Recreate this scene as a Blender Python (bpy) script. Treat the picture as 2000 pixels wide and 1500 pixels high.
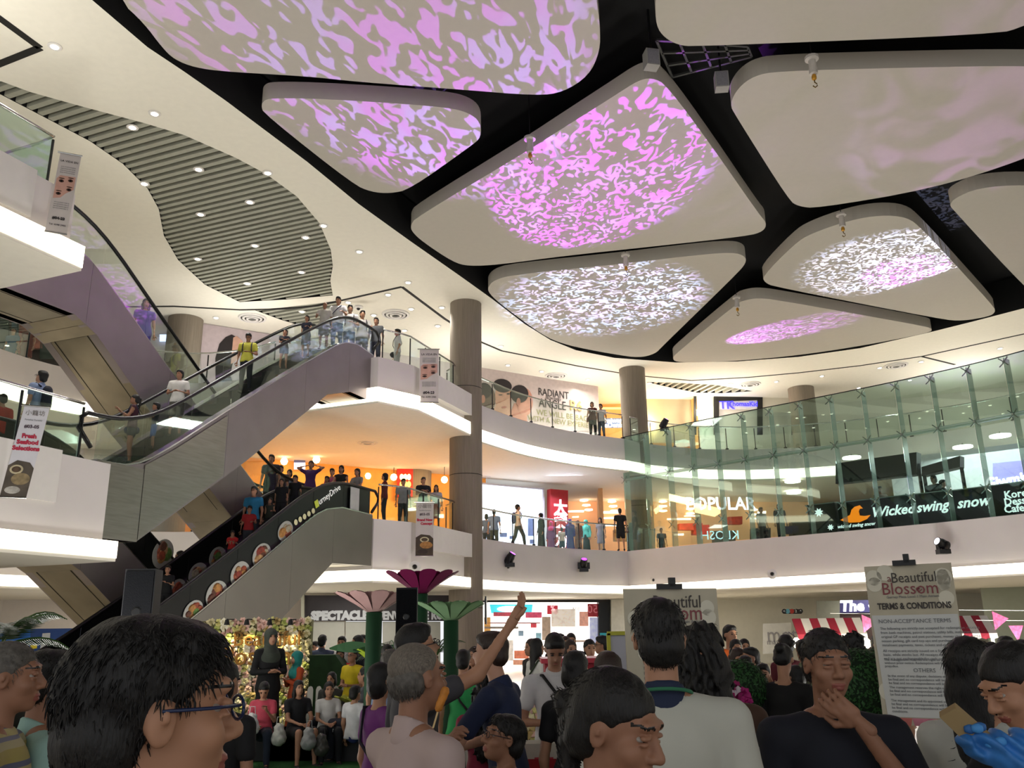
import bpy, bmesh, math, random
import numpy as np
from mathutils import Vector, Matrix
from mathutils.geometry import tessellate_polygon
random.seed(7); rng = np.random.default_rng(7)
SC = bpy.context.scene
for o in list(bpy.data.objects): bpy.data.objects.remove(o)
COL = SC.collection
PI = math.pi
# ---------------------------------------------------------------- camera
FPX = 1676.0; TH = math.radians(16.0); RO = math.radians(0.9)
EYE = np.array([0, 0, 1.7])
FW = np.array([0, math.cos(TH), math.sin(TH)]); R0 = np.array([1., 0, 0]); U0 = np.array([0, -math.sin(TH), math.cos(TH)])
RT = R0*math.cos(RO) - U0*math.sin(RO); UP = U0*math.cos(RO) + R0*math.sin(RO)
cam = bpy.data.cameras.new('camera'); cam.sensor_width = 36; cam.lens = FPX/2000*36
cam.clip_start = .05; cam.clip_end = 300
co = bpy.data.objects.new('camera', cam); COL.objects.link(co)
m = Matrix.Identity(4)
for i in range(3): m[i][0] = RT[i]; m[i][1] = UP[i]; m[i][2] = -FW[i]; m[i][3] = EYE[i]
co.matrix_world = m; SC.camera = co
# ---------------------------------------------------------------- world, exposure
SC.view_settings.view_transform = 'Standard'; SC.view_settings.look = 'None'
SC.view_settings.gamma = 1; SC.view_settings.use_curve_mapping = False
SC.view_settings.exposure = -0.05
W = bpy.data.worlds.new('world'); SC.world = W; W.use_nodes = True
W.node_tree.nodes['Background'].inputs[0].default_value = (.95, .97, 1.0, 1)
W.node_tree.nodes['Background'].inputs[1].default_value = 1.0
def ray(px, py): return FW + RT*(px-1000)/FPX + UP*(750-py)/FPX
def Z(px, py, z):
    d = ray(px, py); t = (z-EYE[2])/d[2]; return EYE + d*t
def Yd(px, py, y):
    d = ray(px, py); t = y/d[1]; return EYE + d*t
def light(kind, loc, target, energy, color=(1, 1, 1), name='lamp', size=.1, angle=60, blend=.3):
    L = bpy.data.lights.new(name, kind); L.energy = energy; L.color = color
    if kind == 'AREA': L.size = size
    else: L.shadow_soft_size = size
    if kind == 'SPOT': L.spot_size = math.radians(angle); L.spot_blend = blend
    o = bpy.data.objects.new(name, L); COL.objects.link(o); o.location = loc
    d = Vector(target) - Vector(loc); o.rotation_euler = d.to_track_quat('-Z', 'Y').to_euler()
    return o
# real downlights: the recessed ceiling spots and the ground-floor soffit lamps
for x_, y_ in ((107, 90), (302, 221), (523, 337), (702, 491), (863, 600), (755, 590), (1058, 725), (1268, 748), (1516, 745), (1718, 718), (1953, 680), (488, 394), (392, 418), (483, 553), (1148, 741)):
    p_ = Z(x_, y_, 12.9); light('SPOT', p_, p_-np.array([0, 0, 5]), 520, (1, .96, .89), 'ceiling_downlight', .12, 95, .8)
for p_, e_ in (((-13, 27.5, 2.9), 160), ((-5, 27, 2.9), 130), ((8, 38, 2.9), 190), ((14, 34, 2.9), 190), ((19, 27, 2.9), 170), ((-16, 20, 2.9), 120), ((24, 24, 2.9), 120), ((20, 30, 12.7), 250), ((-15, 27, 7.9), 110), ((4, 38.3, 12.7), 120), ((-6, 29.5, 12.7), 120)):
    light('AREA', p_, np.array(p_)-np.array([0, 0, 1]), e_, (1, .96, .89), 'soffit_lamp', 2.0)
for p_, e_ in (((-3, 17, .35), 300), ((4, 20, .35), 300), ((10, 22, .35), 260), ((-8, 24, .35), 200), ((-5.2, 9.5, .35), 330), ((5.5, 9.5, .35), 300), ((-10.5, 11.5, 9.75), 130), ((-9.5, 28.6, 9.75), 120), ((-1.6, 33.2, 9.75), 130), ((3.4, 37.5, 9.75), 90), ((10, 40.5, 9.75), 150), ((21, 38, 9.75), 170), ((-13, 8, 9.75), 120)):   # added fill lights without fixtures, aimed up to brighten the ceiling
    light('AREA', p_, np.array(p_)+np.array([0, 0, 1]), e_, (1, .97, .91), 'upward_fill_light', 1.4)
def gobo(loc, target, energy, color, angle, scale, lo=.04, soft=.05, name='projector_beam', worm=True, mixc=None):
    """a moving-head projector: a spotlight behind a squiggle-pattern gobo wheel"""
    o = light('SPOT', loc, target, energy, color, name, .01, angle, .45)
    nt = (L := o.data); L.use_nodes = True; nt = L.node_tree; N = nt.nodes; K = nt.links
    em = N['Emission']
    g = N.new('ShaderNodeNewGeometry')
    n1 = N.new('ShaderNodeTexNoise'); n1.inputs['Scale'].default_value = scale; n1.inputs['Detail'].default_value = 0.6
    n1.inputs['Distortion'].default_value = 1.6
    K.new(g.outputs['Incoming'], n1.inputs['Vector'])
    r = N.new('ShaderNodeMapRange'); r.interpolation_type = 'SMOOTHSTEP'
    r.inputs['From Min'].default_value = .46+lo; r.inputs['From Max'].default_value = .46+lo+soft
    r.inputs['To Min'].default_value = 0.04; r.inputs['To Max'].default_value = 1
    K.new(n1.outputs['Fac'], r.inputs['Value'])
    K.new(r.outputs['Result'], em.inputs['Strength'])
    if mixc:
        n2 = N.new('ShaderNodeTexNoise'); n2.inputs['Scale'].default_value = scale*.35
        K.new(g.outputs['Incoming'], n2.inputs['Vector'])
        cr = N.new('ShaderNodeValToRGB'); cr.color_ramp.elements[0].position = .42; cr.color_ramp.elements[1].position = .58
        cr.color_ramp.elements[0].color = (*mixc[0], 1); cr.color_ramp.elements[1].color = (*mixc[1], 1)
        K.new(n2.outputs['Fac'], cr.inputs['Fac']); K.new(cr.outputs['Color'], em.inputs['Color'])
    return o
PUR = (.72, .16, 1.0); LAV = (.62, .62, 1.0)
F1 = (.35, 31.0, 4.0); F2 = (2.9, 33.4, 3.95); F3 = (12.4, 26.6, 4.25); F4 = (6.4, 35.6, 10.6)
gobo(F2, Z(740, 25, 13), 52000, (1, 1, 1), 24, 60, lo=.045, mixc=((.55, .06, .95), (.42, .22, 1)))
gobo(F1, Z(1150, 375, 13), 52000, (1, 1, 1), 25, 52, lo=.05, mixc=((.62, .03, 1), (.48, .10, 1)))
gobo((4.5, 27.5, 3.2), Z(1185, 585, 13), 15000, (1, 1, 1), 44, 38, lo=.05, mixc=((.42, .56, 1), (.56, .48, 1)))
gobo(F4, Z(1500, 652, 13), 13000, (1, 1, 1), 24, 90, lo=.06, mixc=((.62, .10, 1), (.6, .3, 1)))
gobo((14.6, 25.0, 4.9), Z(1745, 515, 13), 11500, (1, 1, 1), 38, 44, lo=.045, mixc=((.55, .62, 1), (.7, .7, 1)))
gobo((14.6, 25.0, 4.9), Z(1770, 530, 13), 13000, (1, 1, 1), 20, 46, lo=.05, mixc=((.65, .10, 1), (.6, .25, 1)))
for c_, t_, e_, an_ in ((F3, Z(1930, 240, 13), 2600, 34), (F1, Z(1500, 230, 13), 1300, 34), (F2, Z(1600, 10, 13), 1500, 30)):
    gobo(c_, t_, e_, (1, 1, 1), an_, 9, lo=-.06, soft=.3, mixc=((.7, .25, 1), (.6, .35, 1)))
# ---------------------------------------------------------------- materials
def lin(h):
    return tuple((lambda c: c/12.92 if c <= .04045 else ((c+.055)/1.055)**2.4)(int(h[i:i+2], 16)/255) for i in (0, 2, 4))
MATS = {}
def mat(h, rough=.6, metal=0, emit=0, var=.06, scale=6, bump=0, spec=.4, stretch=None, alpha=1):
    key = (h, rough, metal, emit, var, scale, bump, stretch, alpha)
    if key in MATS: return MATS[key]
    M = bpy.data.materials.new('mat_'+h); M.use_nodes = True; nt = M.node_tree; N = nt.nodes; K = nt.links
    B = N['Principled BSDF']; c = lin(h)
    B.inputs['Roughness'].default_value = rough; B.inputs['Metallic'].default_value = metal
    B.inputs['Specular IOR Level'].default_value = spec; B.inputs['Alpha'].default_value = alpha
    B.inputs['Base Color'].default_value = (*c, 1)
    if var or bump:
        tc = N.new('ShaderNodeTexCoord'); mp = N.new('ShaderNodeMapping'); K.new(tc.outputs['Object'], mp.inputs[0])
        if stretch: mp.inputs['Scale'].default_value = stretch
        n = N.new('ShaderNodeTexNoise'); n.inputs['Scale'].default_value = scale; n.inputs['Detail'].default_value = 3
        K.new(mp.outputs[0], n.inputs['Vector'])
    if var:
        cr = N.new('ShaderNodeValToRGB'); cr.color_ramp.elements[0].position = .3; cr.color_ramp.elements[1].position = .7
        cr.color_ramp.elements[0].color = (*[x*(1-var) for x in c], 1); cr.color_ramp.elements[1].color = (*[min(1, x*(1+var)) for x in c], 1)
        K.new(n.outputs['Fac'], cr.inputs['Fac']); K.new(cr.outputs[0], B.inputs['Base Color'])
    if bump:
        bp = N.new('ShaderNodeBump'); bp.inputs['Strength'].default_value = bump; bp.inputs['Distance'].default_value = .01
        K.new(n.outputs['Fac'], bp.inputs['Height']); K.new(bp.outputs[0], B.inputs['Normal'])
    if emit:
        B.inputs['Emission Color'].default_value = (*c, 1); B.inputs['Emission Strength'].default_value = emit
    MATS[key] = M; return M
def glassmat(name, tint, refl=.09, dens=1.0):
    if name in MATS: return MATS[name]
    M = bpy.data.materials.new(name); M.use_nodes = True; nt = M.node_tree; N = nt.nodes; K = nt.links
    N.remove(N['Principled BSDF']); out = N['Material Output']
    tr = N.new('ShaderNodeBsdfTransparent'); tr.inputs[0].default_value = (*tint, 1)
    gl = N.new('ShaderNodeBsdfGlossy'); gl.inputs['Roughness'].default_value = .02; gl.inputs[0].default_value = (.9, 1, .96, 1)
    lw = N.new('ShaderNodeFresnel'); lw.inputs[0].default_value = 1.5
    mu = N.new('ShaderNodeMath'); mu.operation = 'MULTIPLY_ADD'; mu.inputs[1].default_value = 1.3*dens; mu.inputs[2].default_value = refl
    mu.use_clamp = True; K.new(lw.outputs[0], mu.inputs[0])
    mx = N.new('ShaderNodeMixShader'); K.new(mu.outputs[0], mx.inputs[0]); K.new(tr.outputs[0], mx.inputs[1]); K.new(gl.outputs[0], mx.inputs[2])
    K.new(mx.outputs[0], out.inputs[0]); MATS[name] = M; return M
GLASS = glassmat('clear_glass', (.95, .985, .97), .012, .16)
GLASSG = glassmat('green_wall_glass', (.70, .81, .77), .035, .55)
WHITE = mat('d9d5d0', .55, var=.02); CEIL = mat('e6e1d3', .8, var=.02); BLACK = mat('050506', .9, var=0)
STEEL = mat('8f8a84', .30, 1.0, var=.10, scale=2.0, bump=.05, stretch=(1, 1, 12)); STEELD = mat('8a8272', .38, 1.0, var=.18, scale=1.2, bump=.05)
SATIN = mat('8e8688', .42, .85, var=.06, scale=1.5)
CHROME = mat('b5b5b2', .22, 1.0, var=0); DARKM = mat('1a1a1b', .45, .2, var=.1); RUBBER = mat('0c0c0d', .35, var=0)
COVE = mat('fff6df', .5, emit=3.2, var=0); LAMPW = mat('fff4e0', .5, emit=14, var=0)
CONC = mat('7b7164', .8, var=.10, scale=5, bump=.15, stretch=(4, 4, .25)); GROOVE = mat('1d1b18', .8, var=0)
SLAT = mat('9b9b8d', .6, var=.06); SLATB = mat('3e3e38', .8, var=.05)
# ---------------------------------------------------------------- helpers
def link(o, parent=None, label=None, cat=None, group=None, kind=None):
    COL.objects.link(o)
    if parent is not None: o.parent = parent
    if label: o['label'] = label
    if cat: o['category'] = cat
    if group: o['group'] = group
    if kind: o['kind'] = kind
    return o
def empty(name, label, cat, loc=(0, 0, 0), rz=0, group=None, scale=1):
    o = bpy.data.objects.new(name, None); o.location = Vector(loc); o.rotation_euler = (0, 0, rz); o.empty_display_size = .2
    o.scale = (scale,)*3
    link(o, None, label, cat, group)
    o['_w'] = 1; bpy.context.view_layer.update() if False else None
    return o
def mesh(name, verts, faces, mt, parent=None, smooth=False, local=False, **kw):
    me = bpy.data.meshes.new(name)
    vs = [Vector(v) for v in verts]
    if parent is not None and not local:                     # world coordinates given: bring into the root's frame
        mi = wmat(parent).inverted(); vs = [mi @ v for v in vs]
    me.from_pydata([tuple(v) for v in vs], [], [tuple(f) for f in faces]); me.update()
    for mm in (mt if isinstance(mt, (list, tuple)) else [mt]): me.materials.append(mm)
    if smooth: me.polygons.foreach_set('use_smooth', [True]*len(me.polygons))
    return link(bpy.data.objects.new(name, me), parent, **kw)
def wmat(o):
    m = Matrix.LocRotScale(o.location, o.rotation_euler, o.scale)
    return wmat(o.parent) @ m if o.parent else m
class MB:
    def __init__(s): s.v = []; s.f = []
    def add(s, v, f):
        b = len(s.v); s.v += [tuple(map(float, p)) for p in v]; s.f += [tuple(i+b for i in q) for q in f]; return s
    def box(s, c, sz, X=(1, 0, 0), Yv=(0, 1, 0), Zv=(0, 0, 1)):
        X, Yv, Zv, c = map(Vector, (X, Yv, Zv, c)); P = []
        for k in (-.5, .5):
            for j in (-.5, .5):
                for i in (-.5, .5): P.append(c + X*i*sz[0] + Yv*j*sz[1] + Zv*k*sz[2])
        return s.add(P, [(0, 2, 3, 1), (4, 5, 7, 6), (0, 1, 5, 4), (2, 6, 7, 3), (0, 4, 6, 2), (1, 3, 7, 5)])
    def bar(s, a, b, w, h=None, up=(0, 0, 1)):
        a, b = Vector(a), Vector(b); d = (b-a); L = d.length; d.normalize(); up = Vector(up)
        if abs(d.dot(up)) > .98: up = Vector((0, 1, 0))
        x = d.cross(up).normalized(); z = x.cross(d)
        return s.box((a+b)/2, (w, L, h or w), x, d, z)
    def tube(s, pts, r, n=8, cap=True, up=(0, 0, 1)):
        pts = [Vector(p) for p in pts]; k = len(pts); rs = r if hasattr(r, '__len__') else [r]*k; V = []
        for i, p in enumerate(pts):
            d = (pts[min(i+1, k-1)] - pts[max(i-1, 0)]).normalized(); u = Vector(up)
            if abs(d.dot(u)) > .95: u = Vector((0, 1, 0)) if abs(d.y) < .9 else Vector((1, 0, 0))
            x = d.cross(u).normalized(); y = x.cross(d)
            for j in range(n): a = 2*PI*j/n; V.append(p + (x*math.cos(a) + y*math.sin(a))*rs[i])
        F = [(i*n+j, i*n+(j+1) % n, (i+1)*n+(j+1) % n, (i+1)*n+j) for i in range(k-1) for j in range(n)]
        if cap: F += [tuple(range(n))[::-1], tuple((k-1)*n+j for j in range(n))]
        return s.add(V, F)
    def lathe(s, c, prof, n=16, X=(1, 0, 0), Yv=(0, 1, 0), Zv=(0, 0, 1)):
        c, X, Yv, Zv = map(Vector, (c, X, Yv, Zv)); V = []
        for r, z in prof:
            for j in range(n): a = 2*PI*j/n; V.append(c + (X*math.cos(a)+Yv*math.sin(a))*r + Zv*z)
        k = len(prof); F = [(i*n+j, i*n+(j+1) % n, (i+1)*n+(j+1) % n, (i+1)*n+j) for i in range(k-1) for j in range(n)]
        F += [tuple(range(n))[::-1], tuple((k-1)*n+j for j in range(n))]
        return s.add(V, F)
    def prism(s, poly, vec):                                  # any planar polygon (3d) swept along vec
        poly = [Vector(p) for p in poly]; vec = Vector(vec); n = len(poly)
        tris = tessellate_polygon([poly]); V = poly + [p+vec for p in poly]
        F = [tuple(t) for t in tris] + [tuple(i+n for i in t[::-1]) for t in tris]
        F += [(i, (i+1) % n, (i+1) % n+n, i+n) for i in range(n)]
        return s.add(V, F)
    def strip(s, path, z0, z1, th=0, side=1):                 # vertical band along plan path, with thickness
        P = [Vector((p[0], p[1], 0)) for p in path]; n = len(P); O = offset(P, th*side) if th else None
        V = []
        for p in P: V += [(p.x, p.y, z0), (p.x, p.y, z1)]
        F = [(2*i, 2*i+2, 2*i+3, 2*i+1) for i in range(n-1)]
        if th:
            b = 2*n
            for p in O: V += [(p.x, p.y, z0), (p.x, p.y, z1)]
            F += [(b+2*i+1, b+2*i+3, b+2*i+2, b+2*i) for i in range(n-1)]
            F += [(2*i, b+2*i, b+2*i+2, 2*i+2) for i in range(n-1)] + [(2*i+1, 2*i+3, b+2*i+3, b+2*i+1) for i in range(n-1)]
            F += [(0, 1, b+1, b), (2*n-2, b+2*n-2, b+2*n-1, 2*n-1)]
        return s.add(V, F)
    def flat(s, poly, z, th=.05):
        return s.prism([(p[0], p[1], z) for p in poly], (0, 0, -th))
    def make(s, name, mt, parent=None, smooth=False, **kw): return mesh(name, s.v, s.f, mt, parent, smooth, **kw)
def offset(P, d):
    P = [Vector((p[0], p[1], 0)) for p in P]; n = len(P); R = []
    for i in range(n):
        a = (P[i]-P[i-1]).normalized() if i else None; b = (P[i+1]-P[i]).normalized() if i < n-1 else None
        t = ((a or b) + (b or a)).normalized(); nn = Vector((t.y, -t.x, 0)); c = max(.5, nn.dot(Vector(((b or a).y, -(b or a).x, 0))))
        R.append(P[i] + nn*d/c)
    return R
def smooth_closed(pts, it=2):
    for _ in range(it):
        q = []; n = len(pts)
        for i in range(n):
            a = np.array(pts[i]); b = np.array(pts[(i+1) % n]); q += [a*.75+b*.25, a*.25+b*.75]
        pts = q
    return pts
def smooth_open(pts, it=2):
    for _ in range(it):
        q = [np.array(pts[0])]
        for i in range(len(pts)-1):
            a = np.array(pts[i]); b = np.array(pts[i+1]); q += [a*.75+b*.25, a*.25+b*.75]
        q.append(np.array(pts[-1])); pts = q
    return pts
_tc = {}
def text(s, origin, right, up, size, mt, parent=None, name='lettering', ext=.006, align='CENTER', bold=0, shear=0, sx=1, **kw):
    cu = bpy.data.curves.new('t', 'FONT'); cu.body = s; cu.size = size; cu.align_x = align; cu.align_y = 'CENTER'; cu.extrude = 0
    cu.offset = bold; cu.shear = shear; cu.resolution_u = 2
    o = bpy.data.objects.new('t', cu); COL.objects.link(o)
    dg = bpy.context.evaluated_depsgraph_get(); me = o.evaluated_get(dg).to_mesh()
    V = [v.co.copy() for v in me.vertices]; F = [tuple(p.vertices) for p in me.polygons]
    # outline edges -> thickness
    cnt = {}
    for f in F:
        for i in range(len(f)):
            e = (f[i], f[(i+1) % len(f)]); cnt[e] = 1
    o.to_mesh_clear(); bpy.data.objects.remove(o); bpy.data.curves.remove(cu)
    r = Vector(right).normalized(); u = Vector(up).normalized(); nn = r.cross(u); og = Vector(origin); n = len(V)
    P = [og + r*v.x*sx + u*v.y for v in V]; P2 = [p + nn*ext for p in P]
    FF = [tuple(i+n for i in f) for f in F] + [(a, b, b+n, a+n) for (a, b) in cnt if (b, a) not in cnt]
    if not P: return None
    return mesh(name, P+P2, FF, mt, parent, **kw)
def frame_of(a, b):                                          # right vector, up, outward normal (towards camera) for a wall segment a->b
    r = Vector((b[0]-a[0], b[1]-a[1], 0)).normalized(); return r, Vector((0, 0, 1)), r.cross(Vector((0, 0, 1)))
def onplane(px, py, a, b):                                   # pixel -> point on vertical plane through plan points a,b
    r, u, nn = frame_of(a, b); d = ray(px, py); t = (np.array([a[0], a[1], 0]) - EYE).dot(np.array(nn)) / d.dot(np.array(nn)); return EYE + d*t
# ---------------------------------------------------------------- levels and the plan of the atrium
L2, L3, HC = 4.75, 9.5, 13.0
EA = np.array([-7.62, 15.48, 0]); ED = np.array([.371, .929, 0]); EN = np.array([.929, -.371, 0])
def E(s, o, z=0): p = EA + ED*s + EN*o; return (p[0], p[1], z)
def EP(px, py, o):                                            # pixel -> (s,z) in the escalator plane at offset o
    d = ray(px, py); A0 = EA + EN*o; t = ((A0-EYE)@EN)/(d@EN); p = EYE+d*t; return float((p-EA)@ED), float(p[2])
rear = smooth_open([E(0, -4.0), E(.6, -7.5), E(4.0, -9.3), E(7.2, -8.9), E(9.4, -7.0), E(9.8, -5.0), E(9.5, -3.6)], 2)
rear = [(p[0], p[1]) for p in rear]
centre = smooth_open([(-1.5, 29.6), (-.9, 30.6), (0, 32.1), (1.2, 33.5), (2.6, 34.8), (4.65, 36.1)], 1); centre = [(p[0], p[1]) for p in centre]
glassc = [(4.65, 36.1), (7.6, 32.9), (10.8, 30.0), (13.45, 27.4), (15.5, 24.8), (17.3, 21.0), (18.6, 16.0), (19.2, 9.0), (19.4, -6)]
l3r = smooth_open([(4.65, 36.1), (6.2, 37.6), (9.5, 39.0), (14, 38.6), (18.5, 36), (22.5, 31), (24, 25), (24.5, 10), (24.5, -6)], 1); l3r = [(p[0], p[1]) for p in l3r]
platL = [E(-22, 0)[:2], E(0, 0)[:2], E(0, -4.0)[:2]]
platR = [E(9.5, -3.6)[:2], E(9.5, .15)[:2], E(10.6, .62)[:2], E(14.2, .62)[:2], E(14.6, -.1)[:2]]
edge2 = platL[:2] + rear + platR[1:] + centre[1:] + glassc[1:]
platL3 = [E(-22, 0)[:2], E(-1.5, 0)[:2], E(-1.5, -3.4)[:2]]
edge3 = platL3 + rear[1:] + platR[1:] + centre[1:] + l3r[1:]
outer = [(30, -6), (34, 20), (33, 44), (22, 52), (-6, 52), (-30, 40), (-32, 10), (-26, -8)]
GREY = mat('c9c5bf', .6, var=.02)
def ring(name, edge, z, th, mt):
    return MB().flat(list(edge)+outer, z, th).make(name, mt, kind='structure')
fl = MB().flat([(-32, -14), (34, -14), (34, 52), (-32, 52)], 0, .3).make('floor', mat('b9b0a0', .25, var=.06, scale=.8), kind='structure')
for nm, e, zt, zb in (('gallery_slab', edge2, L2, 3.05), ('gallery_slab', edge3, L3, 8.1)):
    fas = mat('cfc9c6', .6, var=.03, scale=1.0)
    ring(nm, e, zt, .25, GREY)
    ch = .36 if zt == L3 else .24
    MB().strip(e, zb+ch, zt, .16).make('gallery_fascia', fas, kind='structure')
    inn = [(p.x, p.y) for p in offset(e, .34)]
    MB().strip([(p.x, p.y) for p in offset(e, .30)], zb, zb+ch+.06, .05).make('cove_light_strip', COVE, kind='structure')
    ring('gallery_soffit', inn, zb+.02, .08, CEIL)
    MB().strip([(p.x, p.y) for p in offset(e, .05)], zb+ch, zb+ch+.04, .3).make('cove_shelf', WHITE, kind='structure')
# stepped lower tier under the landings (white boxes around the escalator heads)
for zt in (L2, L3):
    MB().prism([E(11.2, .62, zt-.75), E(14.3, .62, zt-.75), E(14.3, 1.0, zt-.75), E(11.2, 1.0, zt-.75)], (0, 0, .75)).make('landing_step_box', WHITE, kind='structure')
    sx_ = -.95 if zt == L2 else -2.2
    MB().prism([E(-14, 0.01, zt-.85), E(sx_, .01, zt-.85), E(sx_, .22, zt-.85), E(-14, .22, zt-.85)], (0, 0, .9)).make('landing_step_box', WHITE, kind='structure')
# ---------------------------------------------------------------- ceiling with the black oval recess
op_px = [(180, 0), (288, 92), (360, 140), (440, 196), (520, 256), (600, 316), (700, 398), (800, 470), (900, 540), (960, 583), (1025, 633), (1075, 664), (1125, 684), (1200, 699), (1320, 708), (1440, 706), (1560, 697), (1680, 680), (1820, 648), (1900, 628), (2000, 602)]
opening = [tuple(Z(x, y, HC)[:2]) for x, y in op_px] + [(21.5, 25), (22, 16), (19, 6), (11, -2), (1, -5), (-7, -2), (-9.2, 4), (-8.4, 9)]
# ceiling plate with hole for opening and for the slatted insets
sl_px = [(0, 158), (60, 180), (160, 208), (280, 240), (360, 264), (460, 308), (520, 340), (580, 384), (624, 436), (646, 488), (650, 520), (645, 548), (650, 577), (560, 585), (468, 590), (400, 556), (348, 508), (320, 460), (310, 408), (288, 368), (240, 320), (176, 276), (100, 236), (0, 184)]
sl1 = [tuple(Z(x, y, HC)[:2]) for x, y in sl_px]
sl1 = sl1[:-1] + [sl1[-1], (-11.2, 9.5), (-11.0, 7.2)]
sl2 = [tuple(Z(x, y, HC)[:2]) for x, y in [(495, 605), (560, 600), (655, 588), (668, 612), (655, 648), (600, 640), (550, 625)]]
sl3 = [tuple(Z(x, y, HC)[:2]) for x, y in [(1262, 746), (1330, 748), (1400, 752), (1470, 764), (1410, 768), (1360, 767), (1310, 757)]]
holes = [opening, sl1, sl2, sl3]
outr = [(-34, -14), (36, -14), (36, 54), (-34, 54)]
loops = [[Vector((x, y, HC)) for x, y in L] for L in [outr]+holes]
tr = tessellate_polygon(loops); vv = [v for L in loops for v in L]
mesh('ceiling', vv, [t for t in tr], CEIL, kind='structure')
mb = MB()
for L in holes: mb.strip(L+[L[0]], HC, HC+(1.3 if L is opening else .35))
mb.make('ceiling_recess_side', mat('0c0c0d', .9, var=0), kind='structure')
MB().flat([(-34, -14), (36, -14), (36, 54), (-34, 54)], HC+1.5, .1).make('ceiling_void', BLACK, kind='structure')
for L in holes[1:]: MB().flat(L, HC+.36, .03).make('slat_backing', SLATB, kind='structure')
def inside(p, poly):
    c = False; n = len(poly)
    for i in range(n):
        x1, y1 = poly[i]; x2, y2 = poly[i-1]
        if (y1 > p[1]) != (y2 > p[1]) and p[0] < (x2-x1)*(p[1]-y1)/(y2-y1)+x1: c = not c
    return c
def slats(poly, dirv, step, w, label):
    """parallel ceiling slats clipped to the wavy opening, each one its own object"""
    d = Vector(dirv).normalized(); q = Vector((-d.y, d.x)); root = empty('slatted_ceiling_inset', None, None, (0, 0, 0)); root['kind'] = 'structure'
    if '_w' in root: del root['_w']
    P = [Vector(p) for p in poly]; lo = min(p.dot(q) for p in P); hi = max(p.dot(q) for p in P); k = lo+step/2; n = 0
    while k < hi and n < 290:
        xs = []
        for i in range(len(P)):
            a, b = P[i-1], P[i]; ka, kb = a.dot(q)-k, b.dot(q)-k
            if ka*kb < 0: t = ka/(ka-kb); xs.append((a+(b-a)*t).dot(d))
        xs.sort()
        for a, b in zip(xs[::2], xs[1::2]):
            A = d*a+q*k; B = d*b+q*k
            MB().bar((A.x, A.y, HC+.10), (B.x, B.y, HC+.10), w, .17).make('slat', SLAT, root); n += 1
        k += step
    return root
dv = Z(600, 428, HC)-Z(320, 490, HC)
slats(sl1, dv[:2], .25, .13, None)
slats(sl2, dv[:2], .30, .13, None); slats(sl3, Vector((.35, -1)), .38, .14, None)
# thin dark shadow-gap lines in the ceiling
gl_px = [[(150, 600), (340, 598), (470, 605), (560, 603), (620, 597), (785, 560), (868, 622), (940, 668), (980, 685), (1130, 715), (1240, 733), (1350, 743), (1460, 737), (1560, 728), (1680, 714), (1800, 696), (2100, 630)], [(1800, 696), (1865, 712)], [(-60, -8), (78, 93), (-40, 140)]]
for k, pl in enumerate(gl_px):
    pts = [Z(x, y, HC) for x, y in pl]
    mb = MB()
    for a, b in zip(pts, pts[1:]): mb.bar((a[0], a[1], HC-.002), (b[0], b[1], HC-.002), .11 if k < 2 else .16, .02)
    mb.make('trim_%d' % (k+1), GROOVE, kind='structure')
# ---------------------------------------------------------------- floating cloud panels
clouds = {
 'large white ceiling cloud panel with dense purple squiggles, upper left': [(232, 0), (280, 44), (316, 92), (340, 116), (380, 132), (440, 140), (600, 149), (700, 160), (900, 175), (1050, 187), (1100, 180), (1150, 148), (1172, 100), (1172, 50), (1165, 0), (1140, -250), (160, -250)],
 'smaller triangular cloud panel left of the hanging hoist, faint purple marks': [(510, 206), (516, 196), (530, 192), (600, 192), (750, 200), (875, 210), (915, 220), (938, 238), (940, 268), (920, 285), (800, 370), (762, 378), (725, 375), (690, 360), (515, 222)],
 'central kite-shaped cloud panel with bright magenta squiggles': [(802, 440), (812, 425), (1025, 298), (1100, 250), (1200, 187), (1248, 156), (1275, 152), (1302, 166), (1392, 288), (1482, 418), (1498, 436), (1491, 452), (1460, 461), (1280, 481), (1100, 500), (975, 517), (915, 520), (885, 512), (825, 472), (804, 452)],
 'wide cloud panel at right with pale purple haze': [(1425, 203), (1442, 171), (1473, 148), (1518, 139), (1775, 132), (2000, 128), (2160, 135), (2190, 180), (2150, 245), (2000, 312), (1820, 369), (1595, 407), (1559, 403), (1541, 391), (1436, 225)],
 'cloud panel at the top right corner cut by the frame': [(1280, 0), (1281, 50), (1298, 74), (1325, 88), (1356, 91), (1946, 67), (2000, 52), (2200, -40), (2260, -250), (1290, -250)],
 'triangular cloud panel with white and lavender squiggles, lower centre': [(952, 562), (965, 547), (1000, 537), (1200, 517), (1370, 497), (1433, 493), (1455, 500), (1458, 513), (1437, 537), (1293, 677), (1280, 691), (1248, 699), (1200, 692), (1150, 683), (1100, 672), (1060, 655), (980, 596), (956, 574)],
 'rounded cloud panel lit by a white and purple oval, right of centre': [(1489, 540), (1552, 476), (1584, 456), (1660, 430), (1720, 420), (1772, 424), (1800, 446), (1880, 532), (1942, 600), (1944, 610), (1932, 618), (1880, 627), (1840, 624), (1512, 560), (1494, 552)],
 'long low cloud panel with a narrow purple streak, furthest back': [(1313, 700), (1322, 689), (1440, 592), (1456, 586), (1480, 582), (1520, 586), (1800, 636), (1822, 642), (1816, 650), (1680, 676), (1560, 694), (1440, 705), (1360, 708), (1320, 707)],
 'plain cloud panel at the right edge, only half in the frame': [(1854, 400), (1865, 387), (1910, 367), (2000, 360), (2120, 372), (2200, 450), (2160, 600), (2090, 640), (2000, 560), (1862, 410)]}
PANEL = mat('b3ada2', .85, var=.015)
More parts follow.
